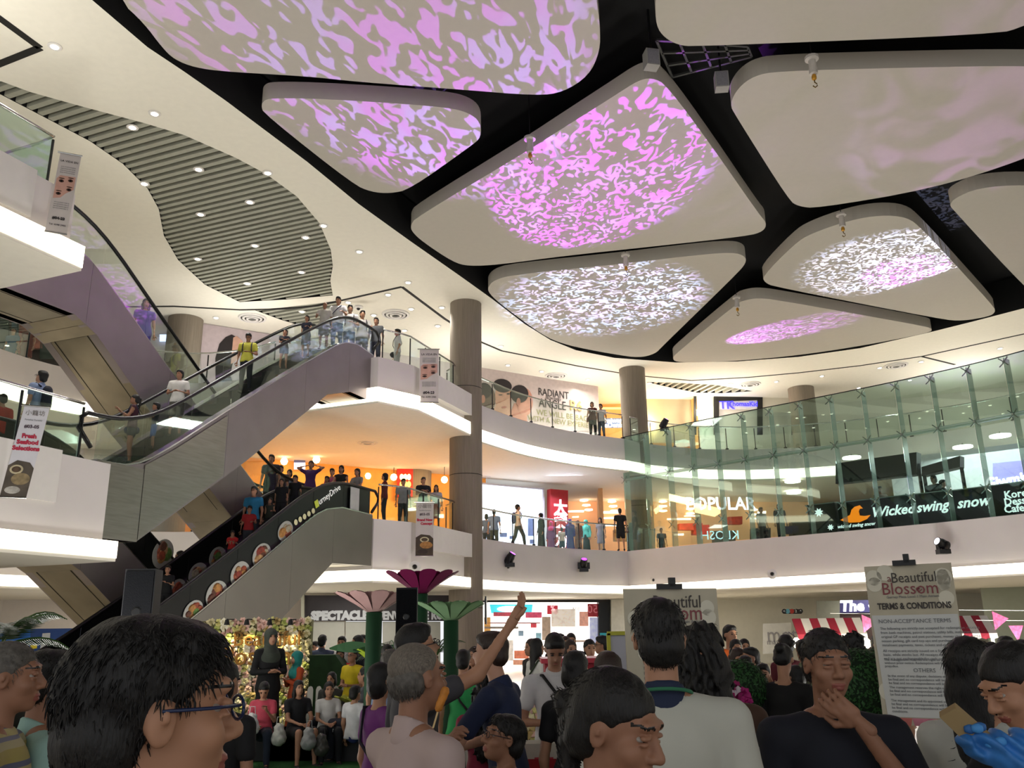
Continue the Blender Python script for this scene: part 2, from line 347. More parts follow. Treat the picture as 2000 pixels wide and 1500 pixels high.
for lb, px in clouds.items():
    pts = [Z(x, y, HC)[:2] for x, y in px]
    pts = smooth_closed(pts, 2)
    MB().prism([(p[0], p[1], HC) for p in pts], (0, 0, .42)).make('ceiling_cloud_panel', PANEL, label=lb, cat='ceiling panel', group='cloud panels in the black recess')
# ---------------------------------------------------------------- downlights, diffusers
ORD = 'first second third fourth fifth sixth seventh eighth ninth tenth eleventh twelfth'.split()
n = 0
def downlight(px, py, z=HC, r=.09, lb=None, grp='recessed ceiling spotlights', e=True):
    p = Z(px, py, z); root = empty('downlight', lb, 'light', (p[0], p[1], z), 0, grp)
    MB().lathe((0, 0, 0), [(r, .0), (r*1.5, -.005), (r*1.5, -.02), (r, -.025)], 12).make('rim', WHITE, root, local=True)
    MB().lathe((0, 0, -.012), [(.001, 0), (r, 0), (r*.8, -.02), (.001, -.025)], 12).make('lamp_lens', LAMPW, root, local=True)
    return p
dl = [(107, 90, 'edge of the frame above the wavy slats'), (302, 221, ''), (523, 337, ''), (632, 440, ''), (702, 491, ''), (797, 551, ''), (863, 600, ''), (758, 575, ''), (680, 590, ''), (803, 603, ''), (730, 615, ''), (855, 636, ''), (790, 645, ''), (978, 676, ''), (992, 713, ''), (422, 620, ''), (1058, 725, ''), (1148, 741, ''), (1106, 758, ''), (1268, 748, ''), (1427, 750, ''), (1516, 745, ''), (1605, 734, ''), (1677, 757, ''), (1718, 718, ''), (1799, 706, ''), (1777, 742, ''), (1953, 680, '')]
runs = [([d[:2] for d in dl if d[:2] in ((107, 90), (302, 221), (523, 337), (632, 440), (702, 491), (797, 551), (863, 600))], 'in the row along the black recess'), ([(422, 620), (680, 590), (730, 615), (758, 575), (790, 645), (803, 603), (855, 636)], 'over the upper escalator landing'), ([(978, 676), (992, 713), (1058, 725), (1106, 758), (1148, 741)], 'above the three-head mural'), ([(1268, 748), (1427, 750), (1516, 745), (1605, 734), (1677, 757), (1718, 718), (1777, 742), (1799, 706), (1953, 680)], 'above the green glass wall')]
for pts_, t in runs:
    for k, (x, y) in enumerate(sorted(pts_)): downlight(x, y, HC, lb='bright recessed ceiling spotlight, %s from the left %s' % (ORD[k], t))
for k, (x, y) in enumerate(sorted([(259, 248), (388, 330), (282, 358), (488, 394), (392, 418), (597, 463), (498, 479), (386, 505), (589, 531), (483, 553), (590, 608)])):
    downlight(x, y, HC+.02, lb='tilted spotlight between the grey ceiling slats, %s from the left' % ORD[k], grp='spotlights between the slats')
def diffuser(px, py, z, lb):
    p = Z(px, py, z); root = empty('air_diffuser', lb, 'vent', (p[0], p[1], z), 0)
    for k, r in enumerate((.52, .38, .24)):
        MB().lathe((0, 0, 0), [(r, 0), (r-.02, -.05-k*.02), (r-.10, -.05-k*.02), (r-.08, 0)], 20).make('ring', WHITE, root, smooth=False, local=True)
    MB().lathe((0, 0, 0), [(.01, -.001), (.5, -.001), (.5, -.004), (.01, -.004)], 20).make('throat', GROOVE, root, local=True)
for x, y, z, t in [(493, 620, HC, 'left of the slats above the upper escalator'), (773, 613, HC, 'above the upper escalator landing'), (1086, 733, HC, 'above the beauty mural'), (1465, 750, HC, 'between the two far columns'), (1750, 713, HC, 'right of the far columns'), (718, 862, 8.1, 'in the orange lit soffit'), (943, 929, 8.1, 'above the blue-lit window'), ]:
    diffuser(x, y, z, 'round white louvred air diffuser ' + t)
for k, (x, y) in enumerate([(600, 876), (667, 866), (733, 866), (775, 867), (835, 887)]): downlight(x, y, 8.1, .09, 'recessed spotlight in the orange-lit soffit, %s from the left' % ORD[k], 'soffit spotlights')
for k, (x, y) in enumerate([(980, 922), (1072, 937), (1150, 940)]):
    p = Z(x, y, 8.1); downlight(x, y, 8.1, .17, 'glaring round downlight under the top gallery, %s from the near column' % ORD[k], 'glaring gallery downlights')
# ---------------------------------------------------------------- walls
def wall(name, path, z0, z1, mt, th=.2): return MB().strip(path, z0, z1, th).make(name, mt, kind='structure')
WA, WB, WC = (-18.2, 28.6), (-11.6, 30.4), (4.17, 40.1)
PAINT = mat('dcd3c8', .7, var=.02)
wall('wall_rear_upper', [(-30, 26), WA, WB, WC], L3, HC, mat('cfc5c4', .6, var=.03), -.2)
wall('wall_rear_upper', [WC, (4.5, 43.5), (9.0, 43.5), (9.4, 42.3)], L3, HC, mat('f0b878', .6, var=.03), -.2)
wall('wall_rear_upper', [(9.4, 42.3), (14.2, 43.2), (20, 43.5), (32, 38), (33, 10), (30, -6)], L3, HC, PAINT, -.2)
wall('wall_rear_middle', [(-30, 26), WA, WB], L2, 8.1, PAINT, -.2)
ORW = mat('f0a850', .6, var=.05)
wall('wall_rear_middle', [WB, (-1.2, 36.8)], L2, 8.1, ORW, -.2)
wall('wall_rear_middle', [WC, (4.6, 46), (20, 48), (32, 40), (33, 10), (30, -6)], L2, 8.1, mat('d8a878', .6, var=.05), -.2)
wall('wall_rear_ground', [(-32, 24), (-18, 31), (-6.3, 33)], 0, 3.05, PAINT, -.2)
wall('wall_rear_ground', [(-1.9, 46), (-2, 46), (6.2, 46.5), (6.3, 44), (8.2, 44.2), (14, 42.5), (33, 36)], 0, 3.1, mat('d9d4c2', .7, var=.02), -.2)
# ---------------------------------------------------------------- round columns
def column(x, y, r, z0, z1, lb):
    root = empty('round_column', lb, 'column', (x, y, z0))
    MB().lathe((0, 0, 0), [(r, 0), (r, z1-z0)], 40).make('shaft', CONC, root, smooth=False, local=True)
    for z in (2.4, L2+2.0, L3+.3):
        if z0 < z < z1: MB().lathe((0, 0, z-z0), [(r+.004, 0), (r+.004, .02)], 40).make('joint_ring', GROOVE, root, local=True)
    return root
c1 = Z(905, 622, HC); column(-1.62, 28.9, .56, 0, HC, 'tall round grey-brown column beside the escalator landings, nearest')
column(5.45, 37.3, .58, 0, HC, 'tall round grey-brown column at the left end of the green glass wall')
column(14.3, 41.0, .62, L3, HC, 'round brown column top showing above the green glass wall')
column(-12.1, 30.0, .62, 0, HC, 'dark round column behind the upper left escalator')
column(-4.0, 35.0, .62, L2, 8.1, 'short dark round column beside the red illuminated shop sign')
# ---------------------------------------------------------------- escalators
FILM = mat('0b0c0d', .30, var=.05, spec=.3)
def escalator(lb, o, T, B, rail_h, film=False, w=1.55, cuts=None, sdir=1, pmat=None):
    Ts, Tz = zip(*T); Bs, Bz = zip(*B); s0, s1 = T[0][0], T[-1][0]
    t = lambda s: float(np.interp(s, Ts, Tz)); b = lambda s: float(np.interp(s, Bs, Bz))
    root = empty('escalator', lb, 'escalator', E(s0, o, min(b(s0), b(s1))), 0, 'criss-cross escalators on the left')
    cuts = cuts or list(np.linspace(s0, s1, 6))
    for side in (0, 1):
        oo = o if side == 0 else o - w + .22
        for a, c in zip(cuts, cuts[1:]):
            ss = sorted({a, c, *[x for x in list(Ts)+list(Bs) if a < x < c]})
            poly = [E(s, oo, t(s)) for s in ss] + [E(s, oo, b(s)) for s in ss[::-1] if s >= B[0][0]]
            if a < B[0][0] < c: poly = [E(s, oo, t(s)) for s in ss] + [E(s, oo, b(s)) for s in ss[::-1] if s >= B[0][0]] + [E(a, oo, 0)]
            if c <= B[0][0]: poly = [E(s, oo, t(s)) for s in ss] + [E(s, oo, max(0, t(s)-1.5)) for s in ss[::-1]]
            poly = [Vector(p)+Vector(tuple(ED*(.006 if i in (0, len(poly)-1) else 0))) for i, p in enumerate(poly)]
            MB().prism(poly, -EN*.22).make('cladding_panel', pmat or SATIN, root)
    # soffit in pieces
    for a, c in zip(cuts, cuts[1:]):
        ss = sorted({max(a, B[0][0]), max(c, B[0][0]), *[x for x in Bs if a < x < c]})
        for u, v in zip(ss, ss[1:]):
            if v-u < .05: continue
            MB().prism([E(u+.008, o-.02, b(u)), E(v-.008, o-.02, b(v)), E(v-.008, o-.02, b(v)+.12), E(u+.008, o-.02, b(u)+.12)], -EN*(w-.06)).make('soffit_panel', STEELD, root)
            if v-u > .8:
                mb = MB()
                for q in (.25, w-.35): mb.prism([E(u, o-q, b(u)-.004), E(v, o-q, b(v)-.004), E(v, o-q, b(v)+.01), E(u, o-q, b(u)+.01)], -EN*.02)
                mb.make('soffit_joint', GROOVE, root)
    k = s0+.2                                                 # steps
    while k < s1-.2:
        inc = abs(t(k+.2)-t(k-.2))
        z = t(k)-.14
        MB().prism([E(k-.2, o-.3, z-.28), E(k+.2, o-.3, z-.28), E(k+.2, o-.3, z), E(k-.2, o-.3, z)], -EN*(w-.6)).make('step', DARKM, root)
        k += .4
    for q in (.02, w-.24):                                    # deck strip beside the steps
        pts = [E(s, o-q-.1, t(s)+.02) for s in np.linspace(s0, s1, 30)]
        mb = MB()
        for a, c in zip(pts, pts[1:]): mb.bar(a, c, .22, .03)
        mb.make('deck_strip', CHROME, root)
    for q in (.10, w-.12):
        ss = np.linspace(s0-.25, s1+.25, 40)
        tt = [t(s) for s in ss]
        sm = np.convolve(np.pad(tt, 3, 'edge'), np.ones(7)/7, 'valid')
        rail = [E(s, o-q, z+rail_h) for s, z in zip(ss, sm)]
        r0 = E(s0-.42, o-q, rail[0][2]-.3); r1 = E(s1+.42, o-q, rail[-1][2]-.3)
        ra = [E(s0-.1, o-q, rail[0][2]-.62), r0] + [E(s0-.38, o-q, rail[0][2]-.1)] + rail + [E(s1+.38, o-q, rail[-1][2]-.1)] + [r1, E(s1+.1, o-q, rail[-1][2]-.62)]
        MB().tube(ra, .042, 8).make('handrail', RUBBER, root, smooth=True)
        NS = 8
        for i in range(NS):
            u = np.linspace(s0+(s1-s0)*i/NS+.006, s0+(s1-s0)*(i+1)/NS-.006, 5)
            zt = np.interp(u, ss, sm)+rail_h-.03
            poly = [E(s, o-q, t(s)) for s in u] + [E(s, o-q, z) for s, z in zip(u[::-1], zt[::-1])]
            MB().prism(poly, -EN*.012).make('balustrade_panel' if film else 'glass_panel', FILM if film else GLASS, root)
    return root, t
e1, t1 = escalator('upper front escalator with clear glass sides, mauve-grey cladding, rising to the right-hand landing', 0,
    [(0, 4.8), (.6, 4.8), (1.13, 4.95), (1.85, 5.42), (3.3, 6.45), (6.2, 8.45), (7.5, 9.3), (8.0, 9.56), (8.6, 9.68), (9.5, 9.6)],
    [(0, 3.42), (1.1, 3.42), (4.1, 5.5), (7.2, 7.85), (8.3, 8.2), (9.5, 8.2)], .86, cuts=[0, 1.1, 3.4, 6.2, 8.2, 9.5])
e2, t2 = escalator('upper rear escalator descending from the top left landing, with one rider in purple', -1.8,
    [(-1.5, 9.62), (.35, 9.6), (.9, 9.42), (1.5, 9.02), (3.3, 7.75), (7.2, 5.15), (8, 4.86), (9.5, 4.8)],
    [(-1.5, 8.15), (.6, 8.15), (1.2, 7.9), (3.3, 6.3), (6.8, 3.95), (8.2, 3.4), (9.5, 3.4)], 1.0, cuts=[-1.5, .9, 3.4, 6, 8, 9.5])
e3, t3 = escalator('lower front escalator with black sides printed with dishes of food', .3,
    [(-1.6, .25), (-.8, .3), (0, .55), (2.8, 2.2), (6.15, 4.31), (6.6, 4.56), (7.0, 4.72), (7.7, 4.84), (9.2, 4.82)],
    [(2.5, 0.02), (5.5, 2.13), (7.3, 3.4), (9.2, 3.45)], .72, film=True, cuts=[-1.6, 1, 3.4, 5.6, 7.3, 9.2], pmat=mat('7c7872', .36, .8, var=.08, scale=.7))
e4, t4 = escalator('lower rear escalator descending behind the food-printed one, olive steel underside', -1.9,
    [(-.4, 4.85), (.7, 4.82), (1.4, 4.45), (4.5, 2.35), (7.9, .45), (9.6, .3)],
    [(-.4, 3.35), (.9, 3.35), (1.6, 3.0), (4.5, .95), (5.9, 0.02), (9.6, .02)], .85, film=True)
# bright steel end panel below the lower head of the upper escalator
MB().prism([E(-.02, .012, 3.42), E(1.1, .012, 3.42), E(1.1, .012, 4.82), E(-.02, .012, 4.82)], EN*.012).make('cladding_panel', STEEL, e1)
MB().prism([E(1.12, .012, 3.46), E(3.35, .012, 5.05), E(3.35, .012, 6.4), E(1.85, .012, 5.35), E(1.12, .012, 4.9)], EN*.01).make('cladding_panel', STEEL, e1)
# printed dishes on the black balustrades
PLATE = mat('8e8e88', .5, var=.03)
FOODC = ['7c3820', '48682c', '8c6230', '6c2a1e', '94714a', '4c2a1c', '8c8470']
def dish(parent, px, py, o, w, h, tilt, seed):
    s, z = EP(px, py, o); R = random.Random(seed)
    a = Vector(tuple(ED)); u = Vector((0, 0, 1)); c = Vector(E(s, o, z)); n = Vector(tuple(EN)); ct, st = math.cos(tilt), math.sin(tilt)
    X = a*ct+u*st; Yv = u*ct-a*st
    d = MB(); d.lathe(c, [(1, 0), (.99, .01)], 28, X*w, Yv*h, n); po = d.make('dish_print', PLATE, parent)
    for k in range(14):
        r = R.uniform(.2, .38); ang = R.uniform(0, 6.28); q = R.uniform(0, .55)
        f = MB(); f.lathe(c + X*w*q*math.cos(ang) + Yv*h*q*math.sin(ang), [(r*1.3, .011), (r, .018+.002*k)], 10, X*w, Yv*h, n)
        fo = f.make('food_print', mat(R.choice(FOODC), .6, var=.35, scale=14), po)
for px, py, w, h in [(557, 1037, .30, .22), (511, 1085, .34, .26), (469, 1122, .33, .27), (423, 1162, .34, .28), (377, 1196, .30, .22)]:
    dish(e3, px, py, .3-.10+.014, w, h, .55, px)
for px, py, w, h in [(425, 1090, .30, .25), (387, 1123, .32, .26), (347, 1150, .25, .2)]:
    dish(e3, px, py, .3-1.43+.02, w, h, .55, px)
for px, py, w, h in [(318, 1082, .30, .36), (354, 1108, .14, .16)]:
    dish(e4, px, py, -1.9-.10+.014, w, h, -.6, px)
sl = Vector(tuple(ED))*math.cos(.52)+Vector((0, 0, math.sin(.52))); su = Vector((0, 0, math.cos(.52)))-Vector(tuple(ED))*math.sin(.52)
SIGNW = mat('e8e8e4', .5, var=0, emit=.35); LIME = mat('a5b13a', .5, var=0, emit=.15)
s, z = EP(640, 968, .215); text('GurneyDrive', E(s, .222, z), sl, su, .235, SIGNW, e3, ext=.004)
s, z = EP(618, 984, .215); MB().box(E(s, .222, z), (.15, .01, .18), sl, tuple(EN), su).make('logo_square', LIME, e3)
for k in range(5):
    s, z = EP(577+k*8.5, 1020-k*5.5, .215); MB().lathe(E(s, .222, z), [(.07, 0), (.07, .006)], 10, sl, su, tuple(EN)).make('logo_dot', mat('c8c49a', .5), e3)
MB().box(E(*EP(692, 975, .25)[:1], .26, EP(692, 975, .25)[1]), (.42, .02, .62), tuple(ED), tuple(EN), (0, 0, 1)).make('notice_plate', mat('a9aaa8', .5), e3)
# ---------------------------------------------------------------- gallery balustrades (glass, posts, handrail)
def balustrade(path, z, lb, step=1.35, h=1.05, side=.06, mt=None, post=DARKM):
    P = [Vector((p[0], p[1], 0)) for p in path]; root = empty('glass_balustrade', lb, 'balustrade', (P[0].x, P[0].y, z), 0, 'glass balustrades')
    cum = [0]
    for a, b in zip(P, P[1:]): cum.append(cum[-1]+(b-a).length)
    def at(s):
        for i in range(len(P)-1):
            if s <= cum[i+1]+1e-6: return P[i]+(P[i+1]-P[i])*((s-cum[i])/max(1e-6, cum[i+1]-cum[i]))
        return P[-1]
    n = max(1, round(cum[-1]/step)); pts = [at(cum[-1]*i/n) for i in range(n+1)]
    for a, b in zip(pts, pts[1:]):
        d = (b-a).normalized()*.03
        MB().bar((a+d)+Vector((0, 0, z+h/2)), (b-d)+Vector((0, 0, z+h/2)), .012, h-.05).make('glass_pane', mt or GLASS, root)
    for p in pts:
        mb = MB().box(p+Vector((0, 0, z+h*.47)), (.035, .035, h*.95)); mb.box(p+Vector((0, 0, z+.03)), (.12, .12, .05)); mb.make('post', post, root)
    full = [at(cum[-1]*i/(n*3)) for i in range(n*3+1)]
    MB().tube([p+Vector((0, 0, z+h+.01)) for p in full], .028, 8).make('handrail', CHROME, root, smooth=True)
    return root
def sub(pth, i0, i1): return [p for p in pth[i0:i1]]
balustrade([E(-9, -.1)[:2], E(-1.7, -.1)[:2], E(-1.7, -1.5)[:2]], L3, 'glass balustrade of the top left landing beside the eye poster banner', mt=glassmat('pale_glass', (.88, .95, .91), .03, .3))
balustrade([E(-8, -.1)[:2], E(-.35, -.1)[:2]], L2, 'greenish glass balustrade of the middle left landing behind the seafood banner', mt=glassmat('pale_glass', (.88, .95, .91), .03, .3))
balustrade(rear[1:], L3, 'top gallery balustrade behind the escalators'); balustrade(rear[1:], L2, 'middle gallery balustrade behind the escalators')
balustrade([E(9.75, -3.5)[:2], E(9.75, -1.9)[:2]], L3, 'short end balustrade closing the top right landing')
for z, t in ((L3, 'top'), (L2, 'middle')):
    balustrade([E(9.9, .05)[:2], E(10.7, .5)[:2], E(14.1, .5)[:2], E(14.6, -.1)[:2]], z, t+' right landing balustrade, dark posts, ending at the near column', step=.95)
balustrade([(p.x, p.y) for p in offset(centre, .12)], L3, 'curved top gallery balustrade in front of the face mural')
balustrade([(p.x, p.y) for p in offset(centre, .12)], L2, 'curved middle gallery balustrade in front of the lit shop window')
balustrade([(p.x, p.y) for p in offset(l3r[1:14], .12)], L3, 'top gallery balustrade behind the green glass wall')
# ---------------------------------------------------------------- tall green glass wall on the right
gw = empty('glass_curtain_wall', 'tall greenish glass wall with spider fittings rising from the middle gallery edge', 'glass wall', (4.65, 36.1, L2))
gp = smooth_open(glassc, 2); gP = [Vector((p[0], p[1], 0)) for p in gp]; gc = [0]
for a, b in zip(gP, gP[1:]): gc.append(gc[-1]+(b-a).length)
def gat(s):
    for i in range(len(gP)-1):
        if s <= gc[i+1]: return gP[i]+(gP[i+1]-gP[i])*((s-gc[i])/(gc[i+1]-gc[i]))
    return gP[-1]
FIN = mat('c3d2c9', .25, var=0, alpha=.55); GTOP = 9.55; GMID = 7.75
gs = [0.02+1.16*i for i in range(20)]
for a, b in zip(gs, gs[1:]):
    A, B = gat(a), gat(b); d = (B-A).normalized()*.008
    for z0, z1 in ((L2+.03, GMID-.01), (GMID+.01, GTOP)):
        MB().bar(A+d+Vector((0, 0, (z0+z1)/2)), B-d+Vector((0, 0, (z0+z1)/2)), .02, z1-z0).make('glass_pane', GLASSG, gw)
    MB().bar(A+Vector((.1, .1, GMID)), B+Vector((.1, .1, GMID)), .16, .10).make('glass_beam', FIN, gw)
for s in gs:
    A = gat(s); d = (gat(s+.1)-gat(max(0, s-.1))).normalized(); nn = Vector((-d.y, d.x, 0))
    if nn.dot(Vector((1, 1, 0))) < 0: nn = -nn
    MB().bar(A+nn*.22+Vector((0, 0, L2)), A+nn*.22+Vector((0, 0, GTOP-.05)), .03, .34, up=tuple(d)).make('glass_fin', FIN, gw) if False else \
        MB().box(A+nn*.22+Vector((0, 0, (L2+GTOP)/2)), (.34, .03, GTOP-L2-.05), tuple(nn), tuple(d)).make('glass_fin', FIN, gw)
    for z in (GMID, GTOP-.15, L2+.9):
        mb = MB()
        for i in (-1, 1):
            for j in (-1, 1): mb.bar(A+nn*.08+Vector((0, 0, z)), A+nn*.02+d*.14*i+Vector((0, 0, z+.14*j)), .03)
        mb.lathe(A+nn*.05+Vector((0, 0, z)), [(.05, -.04), (.05, .04)], 8); mb.make('spider_fitting', CHROME, gw)
MB().strip([(p.x, p.y) for p in gP[:60]], GTOP, GTOP+.03, .03).make('top_trim', DARKM, gw)
# ---------------------------------------------------------------- flat graphics helpers
def decal(name, px, a, b, mt, parent=None, off=.02, th=.012, **kw):
    r, u, nn = frame_of(a, b)
    pts = [Vector(tuple(onplane(x, y, a, b))) + nn*off for x, y in px]
    return MB().prism(pts, nn*th).make(name, mt, parent, **kw)
def tx(s, px, py, a, b, size, mt, parent, off=.04, **kw):
    r, u, nn = frame_of(a, b); o = Vector(tuple(onplane(px, py, a, b)))+nn*off
    return text(s, o, r, u, size, mt, parent, **kw)
def ell(cx, cy, rx, ry, n=20, rot=0):
    return [(cx+rx*math.cos(t)*math.cos(rot)-ry*math.sin(t)*math.sin(rot), cy+rx*math.cos(t)*math.sin(rot)+ry*math.sin(t)*math.cos(rot)) for t in [2*PI*i/n for i in range(n)]]
def at_root(name, lb, cat, px, py, a, b, group=None):
    p = onplane(px, py, a, b); return empty(name, lb, cat, (p[0], p[1], p[2]), 0, group)
HAIRP = mat('231c1e', .7); SKINP = mat('c59a86', .7, var=.05); INK = mat('2e2a2a', .7, var=0)
# mural with the woman's profile (left) and the three faces (right)
r = at_root('wall_mural', 'pale mural with a dark-haired profile looking up, behind the upper escalator', 'mural', 450, 770, WB, WC)
decal('mural_sheet', [(392, 632), (620, 668), (620, 772), (392, 772)], WB, WC, mat('b9aaae', .6, var=.06), r)
decal('printed_hair', [(421, 755), (420, 700), (428, 672), (440, 659), (452, 654), (463, 660), (458, 690), (452, 720), (446, 745), (448, 765)], WB, WC, HAIRP, r, .04)
decal('printed_face', [(455, 660), (462, 657), (470, 664), (474, 668), (470, 676), (474, 682), (468, 690), (470, 698), (460, 706), (450, 712), (452, 690)], WB, WC, SKINP, r, .042)
decal('printed_lips', [(456, 688), (461, 687), (461, 694), (456, 696)], WB, WC, mat('9c3438', .6), r, .055)
decal('printed_dress', [(400, 772), (425, 735), (448, 730), (462, 772)], WB, WC, mat('4a4548', .7), r, .038)
r = at_root('wall_mural', 'long beauty mural with three turned heads and the words RADIANT and WE WILL BE BACK', 'mural', 1050, 830, WB, WC)
decal('mural_sheet', [(930, 716), (1167, 755), (1167, 842), (930, 842)], WB, WC, mat('b5a6a2', .6, var=.06), r)
for cx, cy, rr, fx, dark in [(944, 772, 17, 9, '5c4a42'), (982, 768, 20, 0, 'b98a76'), (1013, 778, 19, 11, 'b07c6a')]:
    decal('printed_neck', [(cx-10, cy+10), (cx+14, cy+10), (cx+16, cy+50), (cx-24, cy+48)], WB, WC, mat(dark, .7), r, .036)
    decal('printed_face', ell(cx+fx, cy+8, rr*.82, rr*1.45), WB, WC, mat(dark, .7, var=.12), r, .04)
    decal('printed_hair', ell(cx-2+fx*.2, cy-14 if fx == 0 else cy-8, rr*.92, rr*.66 if fx == 0 else rr*.92, rot=.2), WB, WC, HAIRP, r, .055)
    decal('printed_ear', ell(cx-2, cy+8, 4, 8) if fx else ell(cx+9, cy+2, 3, 1.6), WB, WC, mat('a06a58' if fx else '3a2a28', .7), r, .07)
decal('printed_lips', ell(983, 796, 5, 2.2), WB, WC, mat('a0514a', .6), r, .07)
decal('printed_eyebrow', ell(976, 772, 4, 1.1), WB, WC, INK, r, .07)
for s_, x, y, sz in (('RADIANT', 1080, 770, .50), ('FROM EVERY', 1080, 780, .19), ('ANGLE', 1078, 791, .60)): tx(s_, x, y, WB, WC, sz, INK, r, .05, ext=.01, sx=.8)
tx('R6', 1123, 794, WB, WC, .66, mat('c9a86c', .4, .5), r, .05, ext=.04, bold=.01)
tx('WE WILL BE BACK', 1102, 813, WB, WC, .38, mat('8e8a5c', .6), r, .05)
tx('WITH A NEW EXPERIENCE', 1102, 826, WB, WC, .34, mat('8e8a5c', .6), r, .05)
# warm alcove with a light line and the blue shop sign on the top level
r = at_root('light_cove_line', 'glowing warm light line in the orange alcove beside the far column', 'light', 1190, 766, (4.5, 43.4), (9.0, 43.4))
decal('light_tube', [(1168, 762), (1212, 762), (1212, 770), (1168, 770)], (4.5, 43.4), (9.0, 43.4), mat('ffc478', .5, emit=2.2, var=0), r, .05)
decal('light_tube', [(1168, 796), (1212, 796), (1212, 800), (1168, 800)], (4.5, 43.4), (9.0, 43.4), mat('ffc478', .5, emit=1.8, var=0), r, .05)
r = at_root('shop_sign', 'white lit two-line sign low behind the pair at the top railing', 'sign', 1195, 828, (4.4, 42.5), (9, 42.5))
decal('sign_board', [(1175, 817), (1213, 817), (1213, 836), (1175, 836)], (4.4, 42.5), (9, 42.5), mat('7d90b8', .5, emit=.4), r)
for s_, y in (('eThaiware', 822), ('TheDental', 831)): tx(s_, 1194, y, (4.4, 42.5), (9, 42.5), .34, mat('f4f8ff', .4, emit=2), r, .05, bold=.012)
TKa, TKb = (8.9, 42.2), (14.5, 42.9)
r = at_root('shopfront', 'black framed shopfront with a blue neon sign on the top gallery', 'shopfront', 1420, 830, TKa, TKb)
SHOPG = mat('b3a68a', .5, var=.1, scale=.7)
decal('interior_wall', [(1262, 772), (1546, 766), (1546, 860), (1262, 860)], TKa, TKb, SHOPG, r, -.6)
for q in ([(1354, 773), (1359, 773), (1359, 850), (1354, 850)], [(1393, 772), (1403, 772), (1403, 850), (1393, 850)], [(1478, 770), (1488, 770), (1488, 850), (1478, 850)], [(1545, 766), (1549, 766), (1549, 850), (1545, 850)], [(1354, 771), (1549, 765), (1549, 769), (1354, 775)], [(1398, 772), (1486, 769), (1486, 782), (1398, 785)]):
    decal('door_frame', q, TKa, TKb, mat('191715', .5), r, .05, .06)
decal('shop_window', [(1359, 775), (1393, 774), (1393, 850), (1359, 850)], TKa, TKb, GLASS, r, 0)
decal('lit_panel', [(1488, 772), (1545, 770), (1545, 806), (1488, 806)], TKa, TKb, mat('cfc8b8', .5, var=0), r, .02)
decal('sign_board', [(1402, 784), (1478, 782), (1478, 800), (1402, 800)], TKa, TKb, mat('cfc7b6', .5, emit=.25), r, .03)
BLUE = mat('3c36ff', .4, emit=2.2, var=0)
tx('TK', 1418, 792, TKa, TKb, .62, BLUE, r, .09, bold=.02); tx('ThomasKids', 1453, 790, TKa, TKb, .34, BLUE, r, .09, bold=.012)
light('POINT', Vector(tuple(onplane(1375, 800, TKa, TKb)))+Vector((0, -.6, 0)), (0, 0, 0), 120, (1, .9, .7), 'shop_lamp', .2)
light('POINT', (6.8, 42.3, 11.6), (0, 0, 0), 260, (1, .72, .4), 'alcove_lamp', .3)
# ---------------------------------------------------------------- middle level shops
WM = (-1.9, 36.4)
r = at_root('lit_shop_window', 'brilliant white-blue lit shop window on the middle gallery', 'window', 1000, 1060, WM, WC)
decal('window_glow', [(925, 945), (1058, 957), (1058, 1078), (925, 1078)], WM, WC, mat('e6efff', .5, emit=1.9, var=.05, scale=1), r)
decal('window_frame', [(1058, 955), (1061, 955), (1061, 1078), (1058, 1078)], WM, WC, mat('b9b9c4', .5), r, .03, .08)
decal('window_frame', [(925, 942), (1061, 954), (1061, 957), (925, 945)], WM, WC, mat('b9b9c4', .5), r, .03, .08)
for x, y, w, h in [(982, 1045, 14, 8), (1000, 1050, 12, 6), (1036, 1030, 12, 34), (955, 1052, 12, 6), (1038, 1058, 9, 8)]:
    decal('window_display', [(x-w/2, y-h/2), (x+w/2, y-h/2), (x+w/2, y+h/2), (x-w/2, y+h/2)], WM, WC, mat('7f92c4', .5, var=.2), r, .05)
r = at_root('red_sign_pillar', 'red pillar with glowing white Chinese characters beside the blue window', 'sign', 1084, 1070, WM, WC)
decal('pillar_face', [(1067, 957), (1101, 960), (1101, 1078), (1067, 1078)], WM, WC, mat('a3262c', .5), r, .05, .3)
for c_, y in (('大', 996), ('榮', 1020), ('力', 1058)): tx(c_, 1086, y, WM, WC, .75, mat('ffe8f4', .4, emit=3, var=0), r, .37, bold=.02)
# warm bookshop seen through the glass
SA, SB = (4.6, 44.5), (20, 46.5)
r = at_root('bookshop_interior', 'warm lit bookshop interior with glowing light bars behind the glass wall', 'shop', 1200, 1070, SA, SB)
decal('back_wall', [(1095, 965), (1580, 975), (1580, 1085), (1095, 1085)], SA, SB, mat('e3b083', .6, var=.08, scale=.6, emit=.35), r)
GLOW = mat('ffe9cc', .5, emit=3.5, var=0)
for q in [(1120, 1001, 32, 4), (1188, 1003, 34, 5), (1186, 1014, 26, 4), (1188, 1028, 24, 4), (1320, 1016, 46, 4), (1345, 1010, 30, 3), (1320, 1046, 18, 4), (1480, 1003, 16, 5), (1120, 1012, 12, 3), (1470, 1015, 26, 3)]:
    x, y, w, h = q; decal('light_bar', [(x-w/2, y-h/2+1), (x+w/2, y-h/2), (x+w/2, y+h/2), (x-w/2, y+h/2)], SA, SB, GLOW, r, .5, .05)
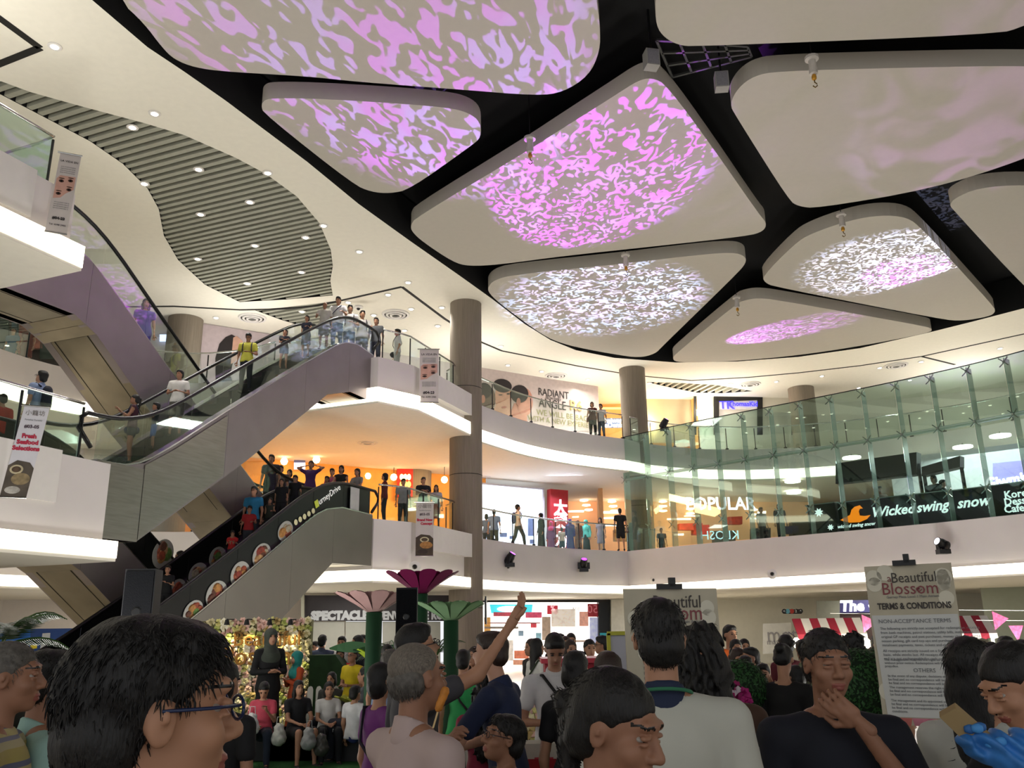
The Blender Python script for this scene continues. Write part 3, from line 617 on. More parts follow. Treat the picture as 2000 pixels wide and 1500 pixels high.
for x, y, w, h, c in [(1255, 1055, 24, 34, '3a3630'), (1355, 1040, 30, 18, 'b5281c'), (1335, 1034, 44, 12, 'c23a2a'), (1400, 1055, 40, 26, '43403a'), (1470, 1052, 34, 30, '2f3138'), (1205, 1050, 30, 22, 'a08050'), (1420, 1022, 26, 14, 'c03a26'), (1545, 1045, 34, 40, '4a4033'), (1525, 1040, 30, 14, '46405e')]:
    decal('book_display', [(x-w/2, y-h/2), (x+w/2, y-h/2-1), (x+w/2, y+h/2), (x-w/2, y+h/2)], SA, SB, mat(c, .6, var=.3, scale=5), r, .8, .4)
for x0, y0, dx, n_ in [(1134, 971, 4.5, 4), (1190, 973, 2.3, 4), (1290, 973, .3, 4), (1342, 978, .5, 4), (1465, 998, -2, 2)]:
    for k in range(n_):
        p = onplane(x0+dx*k, y0+9*k, SA, SB); d = Vector(tuple(p))+Vector((0, -.7, 0))
        MB().lathe(d, [(.2, 0), (.22, -.06), (.1, -.09)], 12).make('ceiling_lamp', GLOW, r)
r = at_root('shop_sign', 'white glowing block letter bookshop sign seen through the glass wall', 'sign', 1398, 998, (8, 42), (14, 42.6))
decal('sign_icon', [(1355, 979), (1369, 978), (1369, 991), (1355, 992)], (8, 42), (14, 42.6), mat('f2f2ff', .4, emit=2.4, var=0), r)
tx('POPULAR', 1407, 985, (8, 42), (14, 42.6), .86, mat('f2f2ff', .4, emit=2.6, var=0), r, bold=.02, sx=.95)
r = at_root('shop_sign', 'small pale letters of a mirrored sign low behind the glass wall', 'sign', 1410, 1046, (7, 38.2), (13, 38.8))
text('KLOSH', Vector(tuple(onplane(1406, 1046, (7, 38.2), (13, 38.8)))), (-1, 0, 0), (0, 0, 1), .55, mat('c8e4ee', .4, emit=1.6, var=0), r)
for k in range(8):
    x, y = [(1396, 997), (1548, 938), (1663, 891), (1953, 848), (1805, 914), (1942, 896), (1550, 960), (1880, 870)][k]
    p = Z(x, y, 8.0); root = empty('ring_pendant', 'round glowing cafe lamp behind the glass wall, above ' + ('the bookshop sign', 'the gap left of the counter', 'the hat sign', 'the right edge of the frame, higher', 'the word swing', 'the Korean dessert panel', 'the gap left of the counter, lower', 'the word snow')[k], 'lamp', (p[0], p[1], 8.0), 0, 'round lamps behind the glass wall')
    MB().lathe((0, 0, 0), [(.16, 0), (.34, -.03), (.34, -.09), (.14, -.11)], 16).make('shade', LAMPW, root, local=True)
    MB().tube([(0, 0, 0), (0, 0, .09)], .02, 6).make('stem', CHROME, root, local=True)
# ---------------------------------------------------------------- cafe kiosk behind the glass wall
kp = [(p.x, p.y) for p in offset([(p.x, p.y) for p in gP], -1.0 if offset([(p.x, p.y) for p in gP], -1.0)[5].x > gP[5].x else 1.0)]
def kline(px):                                             # plan segment of the kiosk line hit by a pixel column
    d = ray(px, 1000)[:2]
    for a, b in zip(kp, kp[1:]):
        ma = np.array([[d[0], a[0]-b[0]], [d[1], a[1]-b[1]]]); 
        try: t, u = np.linalg.solve(ma, np.array(a))
        except Exception: continue
        if 0 <= u <= 1 and t > 0: return (d[0]*t, d[1]*t)
    return kp[-1]
CB = mat('15181a', .35, var=.05); LET = mat('eef4f4', .4, emit=1.5, var=0)
kroot = empty('cafe_counter', 'long black cafe counter with glowing white words Wicked, swing and snow', 'counter', (*kline(1700), L2))
spans = [(1577, 1632, 988, 982, '*'), (1637, 1703, 983, 976, 'hat'), (1707, 1778, 975, 967, 'Wicked'), (1782, 1858, 967, 958, 'swing'), (1862, 1938, 959, 949, 'snow'), (1943, 2040, 949, 938, 'cafe')]
for x0, x1, y0, y1, wd in spans:
    a, b = kline(x0), kline(x1); r_, u_, nn = frame_of(a, b)
    A = Vector((*a, 0)); B = Vector((*b, 0)); zt = float(onplane(x0, y0, a, b)[2])
    MB().box((A+B)/2+Vector((0, 0, (L2+zt)/2))-nn*.25, ((B-A).length, .5, zt-L2), tuple(r_), tuple(nn), (0, 0, 1)).make('counter_panel', CB, kroot)
    MB().box((A+B)/2+Vector((0, 0, zt+.02))-nn*.25, ((B-A).length, .56, .03), tuple(r_), tuple(nn), (0, 0, 1)).make('worktop', mat('a7aaa8', .3), kroot)
    cx = (x0+x1)/2; cy = (y0+y1)/2+28
    if wd in ('Wicked', 'swing', 'snow'): tx(wd, cx, cy-1, a, b, .46, LET, kroot, .03, shear=.35, bold=.012)
    elif wd == 'cafe':
        for k, w_ in enumerate(('Korean', 'Dessert', 'Cafe')): tx(w_, 1962, 968+k*14, a, b, .32, LET, kroot, .03, align='LEFT', bold=.008)
    elif wd == '*':
        for x, y, r2 in ((1600, 1001, 9), (1589, 1016, 5.5), (1623, 1030, 6.5)):
            decal('snowflake_sign', [(x+r2*(1 if i % 2 else .55)*math.cos(i*PI/8), y+r2*(1 if i % 2 else .55)*math.sin(i*PI/8)) for i in range(16)], a, b, LET, kroot, .03)
    else:
        decal('hat_sign', [(1642, 1016), (1655, 1009), (1661, 1006), (1664, 996), (1670, 990), (1680, 987), (1686, 993), (1680, 994), (1678, 999), (1680, 1007), (1690, 1008), (1701, 1006), (1694, 1014), (1680, 1020), (1660, 1021)], a, b, mat('ff8418', .4, emit=1.6, var=0), kroot, .03)
        tx('wicked swing snow', 1672, 1026, a, b, .17, LET, kroot, .03, shear=.3, bold=.004)
for x0, x1, y0, y1, c, lb in [(1632, 1790, 905, 945, '2c2a26', 'dark fascia board of the cafe kiosk behind the glass wall'), (1800, 1875, 912, 930, '4a4440', 'brown fascia board right of the cafe kiosk')]:
    a = kline(x0); b = kline(x1); a = (a[0]+1.4, a[1]+1.2); b = (b[0]+1.4, b[1]+1.2)
    r_ = at_root('kiosk_fascia', lb, 'fascia', (x0+x1)/2, y0, a, b)
    MB().prism([tuple(onplane(x0, y0, a, b)), tuple(onplane(x1, y0-22, a, b)), tuple(onplane(x1, y1-18, a, b)), tuple(onplane(x0, y1, a, b))], (.3, .3, 0)).make('board', mat(c, .6), r_)
    for xx in (x0, x1): p = onplane(xx, y0, a, b); MB().box((p[0]+.1, p[1]+.1, (L2+p[2])/2), (.09, .09, p[2]-L2)).make('frame_post', mat('1b1c20', .5), r_)
a = (kline(1900)[0]+3, kline(1900)[1]+3); b = (kline(2040)[0]+3, kline(2040)[1]+2)
r = at_root('shop_sign', 'lavender glowing sign at the right edge above the counter', 'sign', 1970, 940, a, b)
decal('sign_board', [(1940, 905), (2060, 893), (2060, 945), (1940, 952)], a, b, mat('9c92d4', .5, emit=.9), r)
tx('Giwmins', 1975, 938, a, b, .55, mat('fffaff', .4, emit=3, var=0), r, bold=.02)
wall('wall_cafe', [(kline(1640)[0]+3.6, kline(1640)[1]+3.6), (kline(1990)[0]+5, kline(1990)[1]+3.6), (30, 24)], L2, 8.1, mat('cfd2d0', .6), -.15)
# ---------------------------------------------------------------- top left shop behind the railing
TLa, TLb = (-30, 26), WA
r = at_root('shopfront', 'dim red-brown shop interior behind the top left railing', 'shopfront', 60, 690, TLa, TLb)
decal('interior_wall', [(-60, 618), (205, 636), (205, 745), (-60, 745)], (-21, 27.5), (-12, 30), mat('3a2624', .7, var=.6, scale=1.5), r, .1)
for x, y, w, h, c in [(35, 660, 10, 50, '27404f'), (52, 668, 16, 60, '8c3a30'), (78, 665, 18, 46, 'a8604c'), (15, 650, 14, 70, '1c2a24'), (100, 690, 30, 34, '2c3830'), (62, 640, 8, 16, '5a2a22')]:
    decal('clothes_display', [(x-w/2, y-h/2), (x+w/2, y-h/2), (x+w/2+2, y+h/2), (x-w/2-2, y+h/2)], (-21, 27.5), (-12, 30), mat(c, .7, var=.5, scale=4), r, .3, .15)
r = at_root('shop_sign', 'small white and blue lit sign left of the dark column on the top gallery', 'sign', 318, 661, (-15, 29.2), WB)
decal('sign_board', [(312, 655), (325, 655), (325, 668), (312, 668)], (-15, 29.2), WB, mat('c9d8ff', .5, emit=2), r, .05, .05)
# orange-lit shop on the middle level, right landing
r = at_root('hanging_sign', 'blue and white hanging direction sign in the orange-lit shop', 'sign', 585, 905, (-6, 33), (-2, 34.5))
decal('sign_board', [(574, 903), (596, 903), (596, 917), (574, 917)], (-6, 33), (-2, 34.5), mat('d8e4ff', .5, emit=1.3), r)
decal('sign_strip', [(574, 899), (596, 899), (596, 904), (574, 904)], (-6, 33), (-2, 34.5), mat('5a68a8', .5), r, .035)
r = at_root('shop_sign', 'tall red shop sign with glowing yellow circles beside the short dark column', 'sign', 790, 930, (-6, 34.3), (-2, 35.0))
decal('sign_board', [(775, 911), (807, 913), (807, 972), (775, 972)], (-6, 34.3), (-2, 35.0), mat('b82418', .5, emit=.3), r, 0, .25)
for k in range(3): decal('sign_disc', ell(784+k*7, 934, 4, 6), (-6, 34.3), (-2, 35.0), mat('ffe9a0', .4, emit=2.5, var=0), r, .27)
for k in range(3): decal('sign_disc', ell(784+k*7, 948, 4, 6), (-6, 34.3), (-2, 35.0), mat('ffc060', .4, emit=2.0, var=0), r, .27)
for k, (x, y) in enumerate([(555, 901), (618, 898), (667, 896), (731, 900), (683, 922), (769, 932), (718, 930), (868, 937)]):
    p = Yd(x, y, 34.0 if x > 640 else 31.5); root = empty('globe_lamp', 'warm glowing globe lamp in the orange-lit shop, ' + ('leftmost', 'left of the blue hanging sign', 'high above the black top woman', 'high left of the red sign', 'low between the heads at the railing', 'low beside the red sign', 'low left of the dark red blouse woman', 'rightmost beside the near column')[k], 'lamp', tuple(p), 0, 'globe lamps in the orange-lit shop')
    MB().lathe((0, 0, 0), [(.02, -.14), (.1, -.1), (.14, 0), (.1, .1), (.02, .14)], 12).make('globe', mat('ffe3ae', .5, emit=7, var=0), root, local=True, smooth=True)
    MB().tube([(0, 0, .13), (0, 0, max(.2, 8.1-p[2]))], .012, 5).make('cord', DARKM, root, local=True)
light('AREA', (-6.5, 30.8, 8.0), (-6.5, 31.5, 5), 420, (1, .62, .28), 'orange_shop_lamp', 3.0)
light('AREA', (-2.6, 33.2, 8.0), (-2.6, 34, 5), 300, (1, .62, .28), 'orange_shop_lamp', 2.0)
light('AREA', (2.2, 37.0, 7.9), (2.2, 36, 5), 200, (.75, .8, 1), 'blue_window_lamp', 1.5)
light('AREA', (8.5, 42, 7.9), (8.5, 41, 5), 380, (1, .8, .6), 'bookshop_lamp', 3)
light('AREA', (17, 31, 7.9), (17, 31, 5), 300, (.95, .97, 1), 'cafe_lamp', 4)
# ---------------------------------------------------------------- implicit-surface modeller (smooth union of capsules and ellipsoids -> one continuous skin)
def nets(prims, vox, k=.03, cuts=None, disp=None):
    """prims: ('c',a,b,ra,rb,[sy]) tapered capsule, ('e',c,radii,[M]) ellipsoid, negative ones with leading '-'.  Returns verts, quads"""
    lo = np.full(3, 1e9); hi = -lo; info = []
    for p in prims:
        neg = p[0][0] == '-'
        if p[0][-1] == 'c':
            a, b = np.array(p[1], float), np.array(p[2], float); R = max(p[3], p[4]); l = np.minimum(a, b)-R; h = np.maximum(a, b)+R
        else:
            c = np.array(p[1], float); R = max(p[2]); l = c-R; h = c+R
        info.append((neg, l, h))
        if not neg: lo = np.minimum(lo, l); hi = np.maximum(hi, h)
    lo -= vox*2.5; hi += vox*2.5; n = np.ceil((hi-lo)/vox).astype(int)+1
    ax = [lo[i]+vox*np.arange(n[i]) for i in range(3)]
    F = np.full(n, .5)
    for p, (neg, l, h) in zip(prims, info):
        m_ = k+vox*3
        i0 = np.maximum(0, np.floor((l-m_-lo)/vox).astype(int)); i1 = np.minimum(n, np.ceil((h+m_-lo)/vox).astype(int)+1)
        if (i1 <= i0).any(): continue
        S = tuple(slice(a, b) for a, b in zip(i0, i1))
        X = ax[0][S[0]][:, None, None]; Yy = ax[1][S[1]][None, :, None]; Zz = ax[2][S[2]][None, None, :]
        if p[0][-1] == 'c':
            a, b = np.array(p[1], float), np.array(p[2], float); sy = p[5] if len(p) > 5 else 1.0
            ba = b-a; ba2 = ba[0]**2+(ba[1]/sy)**2+ba[2]**2+1e-12
            px_, py_, pz_ = X-a[0], (Yy-a[1])/sy, Zz-a[2]
            t = np.clip((px_*ba[0]+py_*ba[1]/sy+pz_*ba[2])/ba2, 0, 1)
            d = np.sqrt((px_-t*ba[0])**2+(py_-t*ba[1]/sy)**2+(pz_-t*ba[2])**2)-(p[3]+(p[4]-p[3])*t)
            if sy < 1: d = d*max(sy, .75)
        else:
            c = np.array(p[1], float); r = np.array(p[2], float); dx, dy, dz = X-c[0], Yy-c[1], Zz-c[2]
            if len(p) > 3 and p[3] is not None:
                M = np.array(p[3]); dx, dy, dz = dx*M[0, 0]+dy*M[1, 0]+dz*M[2, 0], dx*M[0, 1]+dy*M[1, 1]+dz*M[2, 1], dx*M[0, 2]+dy*M[1, 2]+dz*M[2, 2]
            q0 = np.sqrt((dx/r[0])**2+(dy/r[1])**2+(dz/r[2])**2); q1 = np.sqrt((dx/r[0]**2)**2+(dy/r[1]**2)**2+(dz/r[2]**2)**2)
            d = q0*(q0-1)/np.maximum(q1, 1e-6)
        kk = p[4] if len(p) > 4 and p[0][-1] == 'e' else k
        G = F[S]
        if neg:
            hh = np.clip(.5-.5*(G+d)/kk, 0, 1); F[S] = G+(-d-G)*hh+kk*hh*(1-hh)
        else:
            hh = np.clip(.5+.5*(G-d)/kk, 0, 1); F[S] = G+(d-G)*hh-kk*hh*(1-hh)
    X, Yy, Zz = np.meshgrid(*ax, indexing='ij', sparse=True)
    if disp: F = F + disp(X, Yy, Zz)
    for (p0, nn) in (cuts or []):
        F = np.maximum(F, (X-p0[0])*nn[0]+(Yy-p0[1])*nn[1]+(Zz-p0[2])*nn[2])
    s = F < 0
    cell = np.zeros(n-1, int)
    c8 = [(i, j, l) for i in (0, 1) for j in (0, 1) for l in (0, 1)]
    sl = lambda o: tuple(slice(o[i], n[i]-1+o[i]) for i in range(3))
    for o in c8: cell += s[sl(o)]
    act = (cell > 0) & (cell < 8); idx = np.full(act.shape, -1); ii = np.argwhere(act); idx[act] = np.arange(len(ii))
    if len(ii) == 0: return np.zeros((0, 3)), np.zeros((0, 4), int)
    acc = np.zeros((len(ii), 3)); cnt = np.zeros(len(ii)); g = {o: F[ii[:, 0]+o[0], ii[:, 1]+o[1], ii[:, 2]+o[2]] for o in c8}
    for a in c8:
        for x in range(3):
            if a[x]: continue
            b = list(a); b[x] = 1; b = tuple(b); fa, fb = g[a], g[b]; mk = (fa < 0) != (fb < 0); t = np.where(mk, fa/np.where(mk, fa-fb, 1), 0)
            P = np.tile(np.array(a, float), (len(ii), 1)); P[:, x] = t; acc[mk] += P[mk]; cnt[mk] += 1
    V = lo+(ii+acc/cnt[:, None])*vox; Q = []
    for x in range(3):
        y, z = (x+1) % 3, (x+2) % 3; e = [0, 0, 0]; e[x] = 1
        A = s[tuple(slice(0, n[i]-1) for i in range(3))]; B = s[tuple(slice(e[i], n[i]-1+e[i]) for i in range(3))]
        for sign in (0, 1):
            m_ = (A & ~B) if sign == 0 else (~A & B); p = np.argwhere(m_); p = p[(p[:, y] > 0) & (p[:, z] > 0)]
            def I(dy, dz): q = p.copy(); q[:, y] -= dy; q[:, z] -= dz; return idx[q[:, 0], q[:, 1], q[:, 2]]
            q = np.stack([I(1, 1), I(0, 1), I(0, 0), I(1, 0)], 1); Q.append(q if sign == 0 else q[:, ::-1])
    return V, np.concatenate(Q)
def rawmesh(name, V, Q, mts, parent, mi=None, extra=None):
    if extra: 
        for v2, q2, m2 in extra: 
            b = len(V); V = np.vstack([V, v2]) if b else np.array(v2)
            n0 = len(Q); Q = np.vstack([Q, np.array(q2)+b]) if n0 else np.array(q2)+b
            mi = (mi if mi is not None else [0]*n0) + [m2]*len(q2)
    me = bpy.data.meshes.new(name); nv, nq = len(V), len(Q)
    me.vertices.add(nv); me.vertices.foreach_set('co', np.ascontiguousarray(V, dtype=np.float32).ravel())
    me.loops.add(nq*4); me.loops.foreach_set('vertex_index', np.ascontiguousarray(Q, dtype=np.int32).ravel())
    me.polygons.add(nq); me.polygons.foreach_set('loop_start', np.arange(0, nq*4, 4, dtype=np.int32)); me.polygons.foreach_set('loop_total', np.full(nq, 4, dtype=np.int32))
    me.polygons.foreach_set('use_smooth', [True]*nq)
    for m_ in mts: me.materials.append(m_)
    if mi is not None: me.polygons.foreach_set('material_index', np.array(mi, dtype=np.int32))
    me.update(calc_edges=True); return link(bpy.data.objects.new(name, me), parent)
def qsphere(c, r, R=None, n=6):                               # small all-quad ball for eyes
    V = []; Q = []
    for i in range(n+1):
        th = PI*(.02+.96*i/n)
        for j in range(n): V.append([math.sin(th)*math.cos(2*PI*j/n)*r[0], math.sin(th)*math.sin(2*PI*j/n)*r[1], math.cos(th)*r[2]])
    for i in range(n):
        for j in range(n): Q.append([i*n+j, (i+1)*n+j, (i+1)*n+(j+1) % n, i*n+(j+1) % n])
    V = np.array(V); V = V if R is None else V@np.array(R).T
    return V+np.array(c), Q
def qtube(pts, rs, n=5):
    mb = MB(); mb.tube([tuple(p) for p in pts], rs, n, cap=False); return np.array(mb.v), [list(f) for f in mb.f]
def rot(yaw=0, pitch=0, roll=0):                              # head rotation: yaw left+, pitch up+, roll
    return np.array(Matrix.Rotation(yaw, 3, 'Z') @ Matrix.Rotation(pitch, 3, 'X') @ Matrix.Rotation(roll, 3, 'Y'))
SK = {'a': 'a87c62', 'b': '8f6650', 'c': 'bd9079', 'd': '6f4c3a'}
def skin(k): return mat(SK[k], .55, var=.08, scale=12, spec=.35)
HAIRB = mat('0e0c0c', .55, var=.3, scale=40, bump=.4, stretch=(6, 6, 1)); HAIRG = mat('57534e', .7, var=.3, scale=60, bump=.3)
HAIRBR = mat('2c1d17', .5, var=.3, scale=40, bump=.4, stretch=(6, 6, 1)); EYEW = mat('9a928a', .3, var=0); EYED = mat('14100e', .2, var=0); LIPM = mat('8a4f45', .5, var=.1)
def headprims(S, Hc, R, fine):
    T = lambda p: tuple(Hc + R@(np.array(p)*S)); q = lambda r: tuple(np.array(r)*S)
    P = [('e', T((0, -.015, .028)), q((.069, .094, .086)), R), ('e', T((0, .028, -.042)), q((.053, .062, .066)), R), ('e', T((0, .062, -.085)), q((.022, .020, .018)), R),
         ('c', T((0, .084, .014)), T((0, .106, -.022)), .0085*S, .0125*S)]
    P += [('e', T((sx*.072, -.008, -.004)), q((.009, .017, .027)), R) for sx in (-1, 1)]
    if fine:
        P += [('e', T((sx*.036, .054, -.022)), q((.027, .026, .026)), R) for sx in (-1, 1)]
        P += [('e', T((sx*.013, .094, -.027)), q((.009, .010, .008)), R, .008) for sx in (-1, 1)]
        P += [('c', T((-.032, .078, .036)), T((.032, .078, .036)), .011*S, .011*S)]
        P += [('-e', T((sx*.031, .097, .010)), q((.019, .017, .013)), R, .010) for sx in (-1, 1)]
        P += [('-e', T((sx*.082, .0, -.004)), q((.007, .010, .018)), R, .006) for sx in (-1, 1)]
        P += [('e', T((sx*.081, -.004, .004)), q((.004, .006, .010)), R, .004) for sx in (-1, 1)]
        P += [('e', T((sx*.0, .088, -.054)), q((.024, .010, .0065)), R, .006) for sx in (0,)] + [('e', T((0, .086, -.066)), q((.019, .010, .007)), R, .006)]
        P += [('-e', T((0, .099, -.0605)), q((.024, .006, .0016)), R, .003)]
        P += [('e', T((sx*.031, .0800, .0150)), q((.020, .010, .0060)), R, .004) for sx in (-1, 1)] + [('e', T((sx*.031, .079, .0015)), q((.018, .009, .0045)), R, .004) for sx in (-1, 1)]
    return P
def hair_prims(kind, S, Hc, R, fine):
    T = lambda p: tuple(Hc + R@(np.array(p)*S)); q = lambda r: tuple(np.array(r)*S)
    cap = [('e', T((0, -.022, .040)), q((.0775, .099, .088)), R)]
    nap = [('e', T((0, -.058, -.02)), q((.070, .058, .062)), R)]
    if kind == 'short': P = cap + nap + [('e', T((0, .02, .085)), q((.066, .062, .036)), R)]
    elif kind == 'crop': P = [('e', T((0, -.022, .038)), q((.0765, .099, .0865)), R), ('e', T((0, -.055, -.02)), q((.068, .054, .058)), R)]
    elif kind == 'bob': P = cap + [('e', T((0, -.045, -.03)), q((.083, .072, .095)), R)]
    elif kind == 'long':
        P = cap + [('e', T((0, -.05, -.05)), q((.081, .066, .11)), R)]
        b = T((0, -.06, -.08)); P += [('c', b, (b[0], b[1]-.03*S, b[2]-.22*S), .085*S, .055*S, .6)]
        for sx in (-1, 1): a = T((sx*.068, .0, -.02)); P += [('c', a, (a[0]*1.0, a[1], a[2]-.20*S), .026*S, .018*S)]
    elif kind == 'curly':
        P = cap; b = T((0, -.05, -.05)); P += [('c', b, (b[0], b[1]-.04, b[2]-.36*S), .10*S, .10*S, .8)]
    elif kind == 'bun': P = cap + nap + [('e', T((0, -.13, .03)), q((.042, .042, .042)), R)]
    elif kind == 'tail': b = T((0, -.125, .02)); P = cap + nap + [('c', b, (b[0], b[1], b[2]-.22*S), .026*S, .016*S), ('e', b, q((.03, .03, .03)), R)]
    elif kind == 'bald': P = [('e', T((0, -.05, -.005)), q((.0755, .066, .062)), R)]
    elif kind == 'cap': P = [('e', T((0, -.018, .05)), q((.084, .102, .074)), R), ('e', T((0, .10, .052)), q((.06, .055, .008)), R)]
    fz = {'short': .046, 'crop': .052, 'bob': .052, 'long': .054, 'curly': .054, 'bun': .046, 'tail': .048, 'bald': -.02, 'cap': .03}[kind]
    low = []
    if kind in ('short', 'crop', 'bun', 'tail', 'bald', 'cap'):
        low = [('-e', T((0, .075, -.04)), q((.11, .095, .092 if kind != 'cap' else .07)), R, .01), ('-e', T((0, .12, .02)), q((.062, .06, .052)), R, .01)]
        if kind != 'cap': low += [('-e', T((sx*.082, .004, -.01)), q((.022, .026, .034)), R, .008) for sx in (-1, 1)]
    else: low = [('-e', T((0, .105, -.03)), q((.064, .085, .098)), R, .01)]
    return P+low
_hand = {}
def hand_prims(w, d, up, side, curl, sc, fist=False):
    """five separate bent fingers on a palm. w wrist, d direction, up = back-of-hand normal, side = thumb side"""
    w = np.array(w, float); d = np.array(d, float); d /= np.linalg.norm(d); up = np.array(up, float); up -= d*up.dot(d); up /= np.linalg.norm(up); x = np.cross(d, up)*side
    P = [('c', w, w+d*.045*sc, .0185*sc, .022*sc), ('c', w+d*.03*sc+x*.018*sc, w+d*.075*sc+x*.020*sc, .018*sc, .013*sc), ('c', w+d*.03*sc-x*.015*sc, w+d*.07*sc-x*.022*sc, .018*sc, .012*sc), ('c', w+d*.04*sc, w+d*.075*sc, .018*sc, .013*sc)]
    for j, (off, L) in enumerate(((.028, .066), (.0095, .074), (-.0095, .068), (-.027, .052))):
        b = w+(d*.078+x*off)*sc; dd = d.copy(); r = .0088-.0006*j
        for i, fr in enumerate((.45, .32, .25)):
            a = curl*(.35+.5*i)+j*.06; dd = d*math.cos(a)-up*math.sin(a)+x*off*.8
            e = b+dd*L*fr*sc; P.append(('c', b, e, r*sc, (r-.0009)*sc)); b = e; r -= .0009
    b = w+(d*.018+x*.022)*sc; e = b+(d*.030+x*.032-up*.008)*sc; P.append(('c', b, e, .013*sc, .0105*sc)); e2 = e+(d*.030+x*.006-up*.012*(1+curl))*sc; P.append(('c', e, e2, .0105*sc, .0085*sc))
    return P
def norm(v): v = np.array(v, float); return v/np.linalg.norm(v)
ARMS = {  # elbow, wrist relative to shoulder (x = outwards, y = forward), hand direction
 'down': ((.045, -.015, -.27), (.06, .06, -.50), (0, .15, -1)), 'fold': ((.06, .0, -.26), (-.11, .20, -.25), (-1, .4, .1)), 'cross': ((.05, .07, -.25), (-.16, .21, -.15), (-1, .2, .3)),
 'rail': ((.07, .10, -.24), (.02, .33, -.22), (-.2, 1, -.2)), 'phone': ((.04, .10, -.25), (-.07, .30, -.08), (-.2, .7, .7)), 'eyes': ((.05, .17, -.17), (-.06, .27, .08), (-.3, .4, .8)),
 'head': ((.22, .05, .12), (-.04, -.05, .20), (-1, -.4, .3)), 'up': ((.08, .24, .08), (.14, .42, .26), (.15, .6, .9)), 'hip': ((.17, -.06, -.22), (.0, .06, -.36), (-.6, .6, -.6)),
 'chin': ((.05, .15, -.24), (-.15, .17, .06), (-.75, -.12, .65)), 'lap': ((.03, .12, -.24), (-.08, .30, -.30), (-.5, .8, -.1)), 'reach': ((.04, .16, -.22), (.0, .40, -.20), (-.1, 1, .1)), 'carry': ((.05, .05, -.26), (-.02, .27, -.20), (-.5, .9, .1)), 'back': ((.08, -.12, -.25), (-.10, -.16, -.38), (-1, 0, -.3))}
NP = [0]
def person(px, yt, lb, dist=None, zf=0, h=None, yaw=180, fem=False, hair='short', hc=None, sk='a', top='d8d8d8', tk='tee', bot='2a2d38', bk='pants', arms=('down', 'down'), legs='stand',
           head=(0, 0, 0), gl=False, bag=None, group=None, fat=1.0, feet=None, vox=None, hand=False, lean=0, pos=None, extra=None, build_legs=True, collar=None, shoe='1b1a1a', hcol=None, hijab=None):
    NP[0] += 1; R_ = random.Random(int(px*7+yt))
    if pos is not None: P0 = np.array(pos, float); zf = P0[2]
    elif dist is not None: p = Yd(px, yt, dist); P0 = np.array([p[0], p[1], zf]); h = p[2]-zf if h is None else h
    else: p = Z(px, yt, zf+(h or 1.65)); P0 = np.array([p[0], p[1], zf])
    h = h or 1.65; D = float(np.hypot(P0[0], P0[1]))
    sitting = legs == 'sit'
    full = h if not sitting else h/.76                          # h given = height of head top above floor
    S = full/1.70; child = full < 1.42
    root = empty('person', lb, 'person', tuple(P0), math.radians(yaw), group)
    v = max((vox or 0)*1.12, min(.034, max(.0165, D*.0016))); fine = D < 4.2
    dz = -.42 if sitting else 0
    wsh = (.165 if fem else .185)*(.95 if child else 1); hipw = .078
    L = lambda x, y, z: np.array([x, y+lean*max(0, z-.95), z+dz])*S
    pel, wst, chs, nkb = L(0, 0, .96), L(0, .0, 1.10), L(0, .0, 1.28), L(0, -.01, 1.42)
    sh = {s: L(s*wsh, -.005, 1.365) for s in (-1, 1)}
    hS = S*.96*(1.08 if child else 1.0)*(1.09 if D > 12 else 1.0)*(1.12 if full < 1.2 else 1)
    Hc = L(0, .015, 1.70)-np.array([0, 0, .118])*hS; HR = rot(*[math.radians(a) for a in head])
    arm = {}
    for s, nm in ((-1, arms[0]), (1, arms[1])):
        e, w, hd = (ARMS[nm] if isinstance(nm, str) else nm); f = lambda q: sh[s]+np.array([q[0]*s, q[1], q[2]])*S
        arm[s] = (sh[s], f(e), f(w), norm((hd[0]*s, hd[1], hd[2])))
    leg = {}
    for s in (-1, 1):
        hp = L(s*hipw, 0, .93)
        if sitting: kn = hp+np.array([s*.05, .42, .02])*S; an = np.array([kn[0]*1.1, kn[1]+.02*S, .08*S])
        elif legs == 'walk': kn = np.array([s*.09, .14*s+.05, .50])*S; an = np.array([s*.09, .26*s-.02, .09])*S
        elif legs == 'step': kn = np.array([s*.09, .10*(s > 0)+.02, .50+.06*(s > 0)])*S; an = np.array([s*.09, .10*(s > 0), .09+.12*(s > 0)])*S
        else: kn = np.array([s*.10, .02, .50])*S; an = np.array([s*.11, -.02, .09])*S
        leg[s] = (hp, kn, an)
    fw_ = fat*S*(1.10 if D > 12 else 1.0); b = []
    tor = [('c', pel, wst, .125*fw_*(1.05 if fem else 1), .115*fw_*(.92 if fem else 1), .72), ('c', wst, chs, .115*fw_*(.94 if fem else 1), .142*fw_*(.93 if fem else 1), .70), ('c', sh[-1]*.8+chs*.2, sh[1]*.8+chs*.2, .050*fw_, .050*fw_)] + [('c', nkb-np.array([0, 0, .02*S]), sh[s], .046*fw_, .042*fw_) for s in (-1, 1)]
    armp = {}
    for s in (-1, 1):
        a, e, w, d = arm[s]; k_ = .9 if fem else 1
        armp[s] = [('c', a, e, .046*fw_*k_, .035*fw_*k_), ('c', e, w, .035*fw_*k_, .021*fw_*k_)]
        b += armp[s]
        if not hand: b += [('c', w, w+d*.07*S, .026*S, .028*S)]
    lp = []
    for s in (-1, 1):
        hp, kn, an = leg[s]; lp += [('c', hp, kn, .076*fw_, .050*fw_), ('c', kn, an, .050*fw_, .031*fw_)]
    if build_legs: b += lp + [('c', leg[s][2]-np.array([0, 0, .04*S]), leg[s][2]+np.array([s*.02, .13, -.05])*S, .034*S, .030*S) for s in (-1, 1)]
    b = tor+b+[('c', nkb-np.array([0, 0, .03*S]), Hc+HR@(np.array([0, -.02, -.05])*hS), .050*S*(.9 if fem else 1), .047*S*(.9 if fem else 1))]
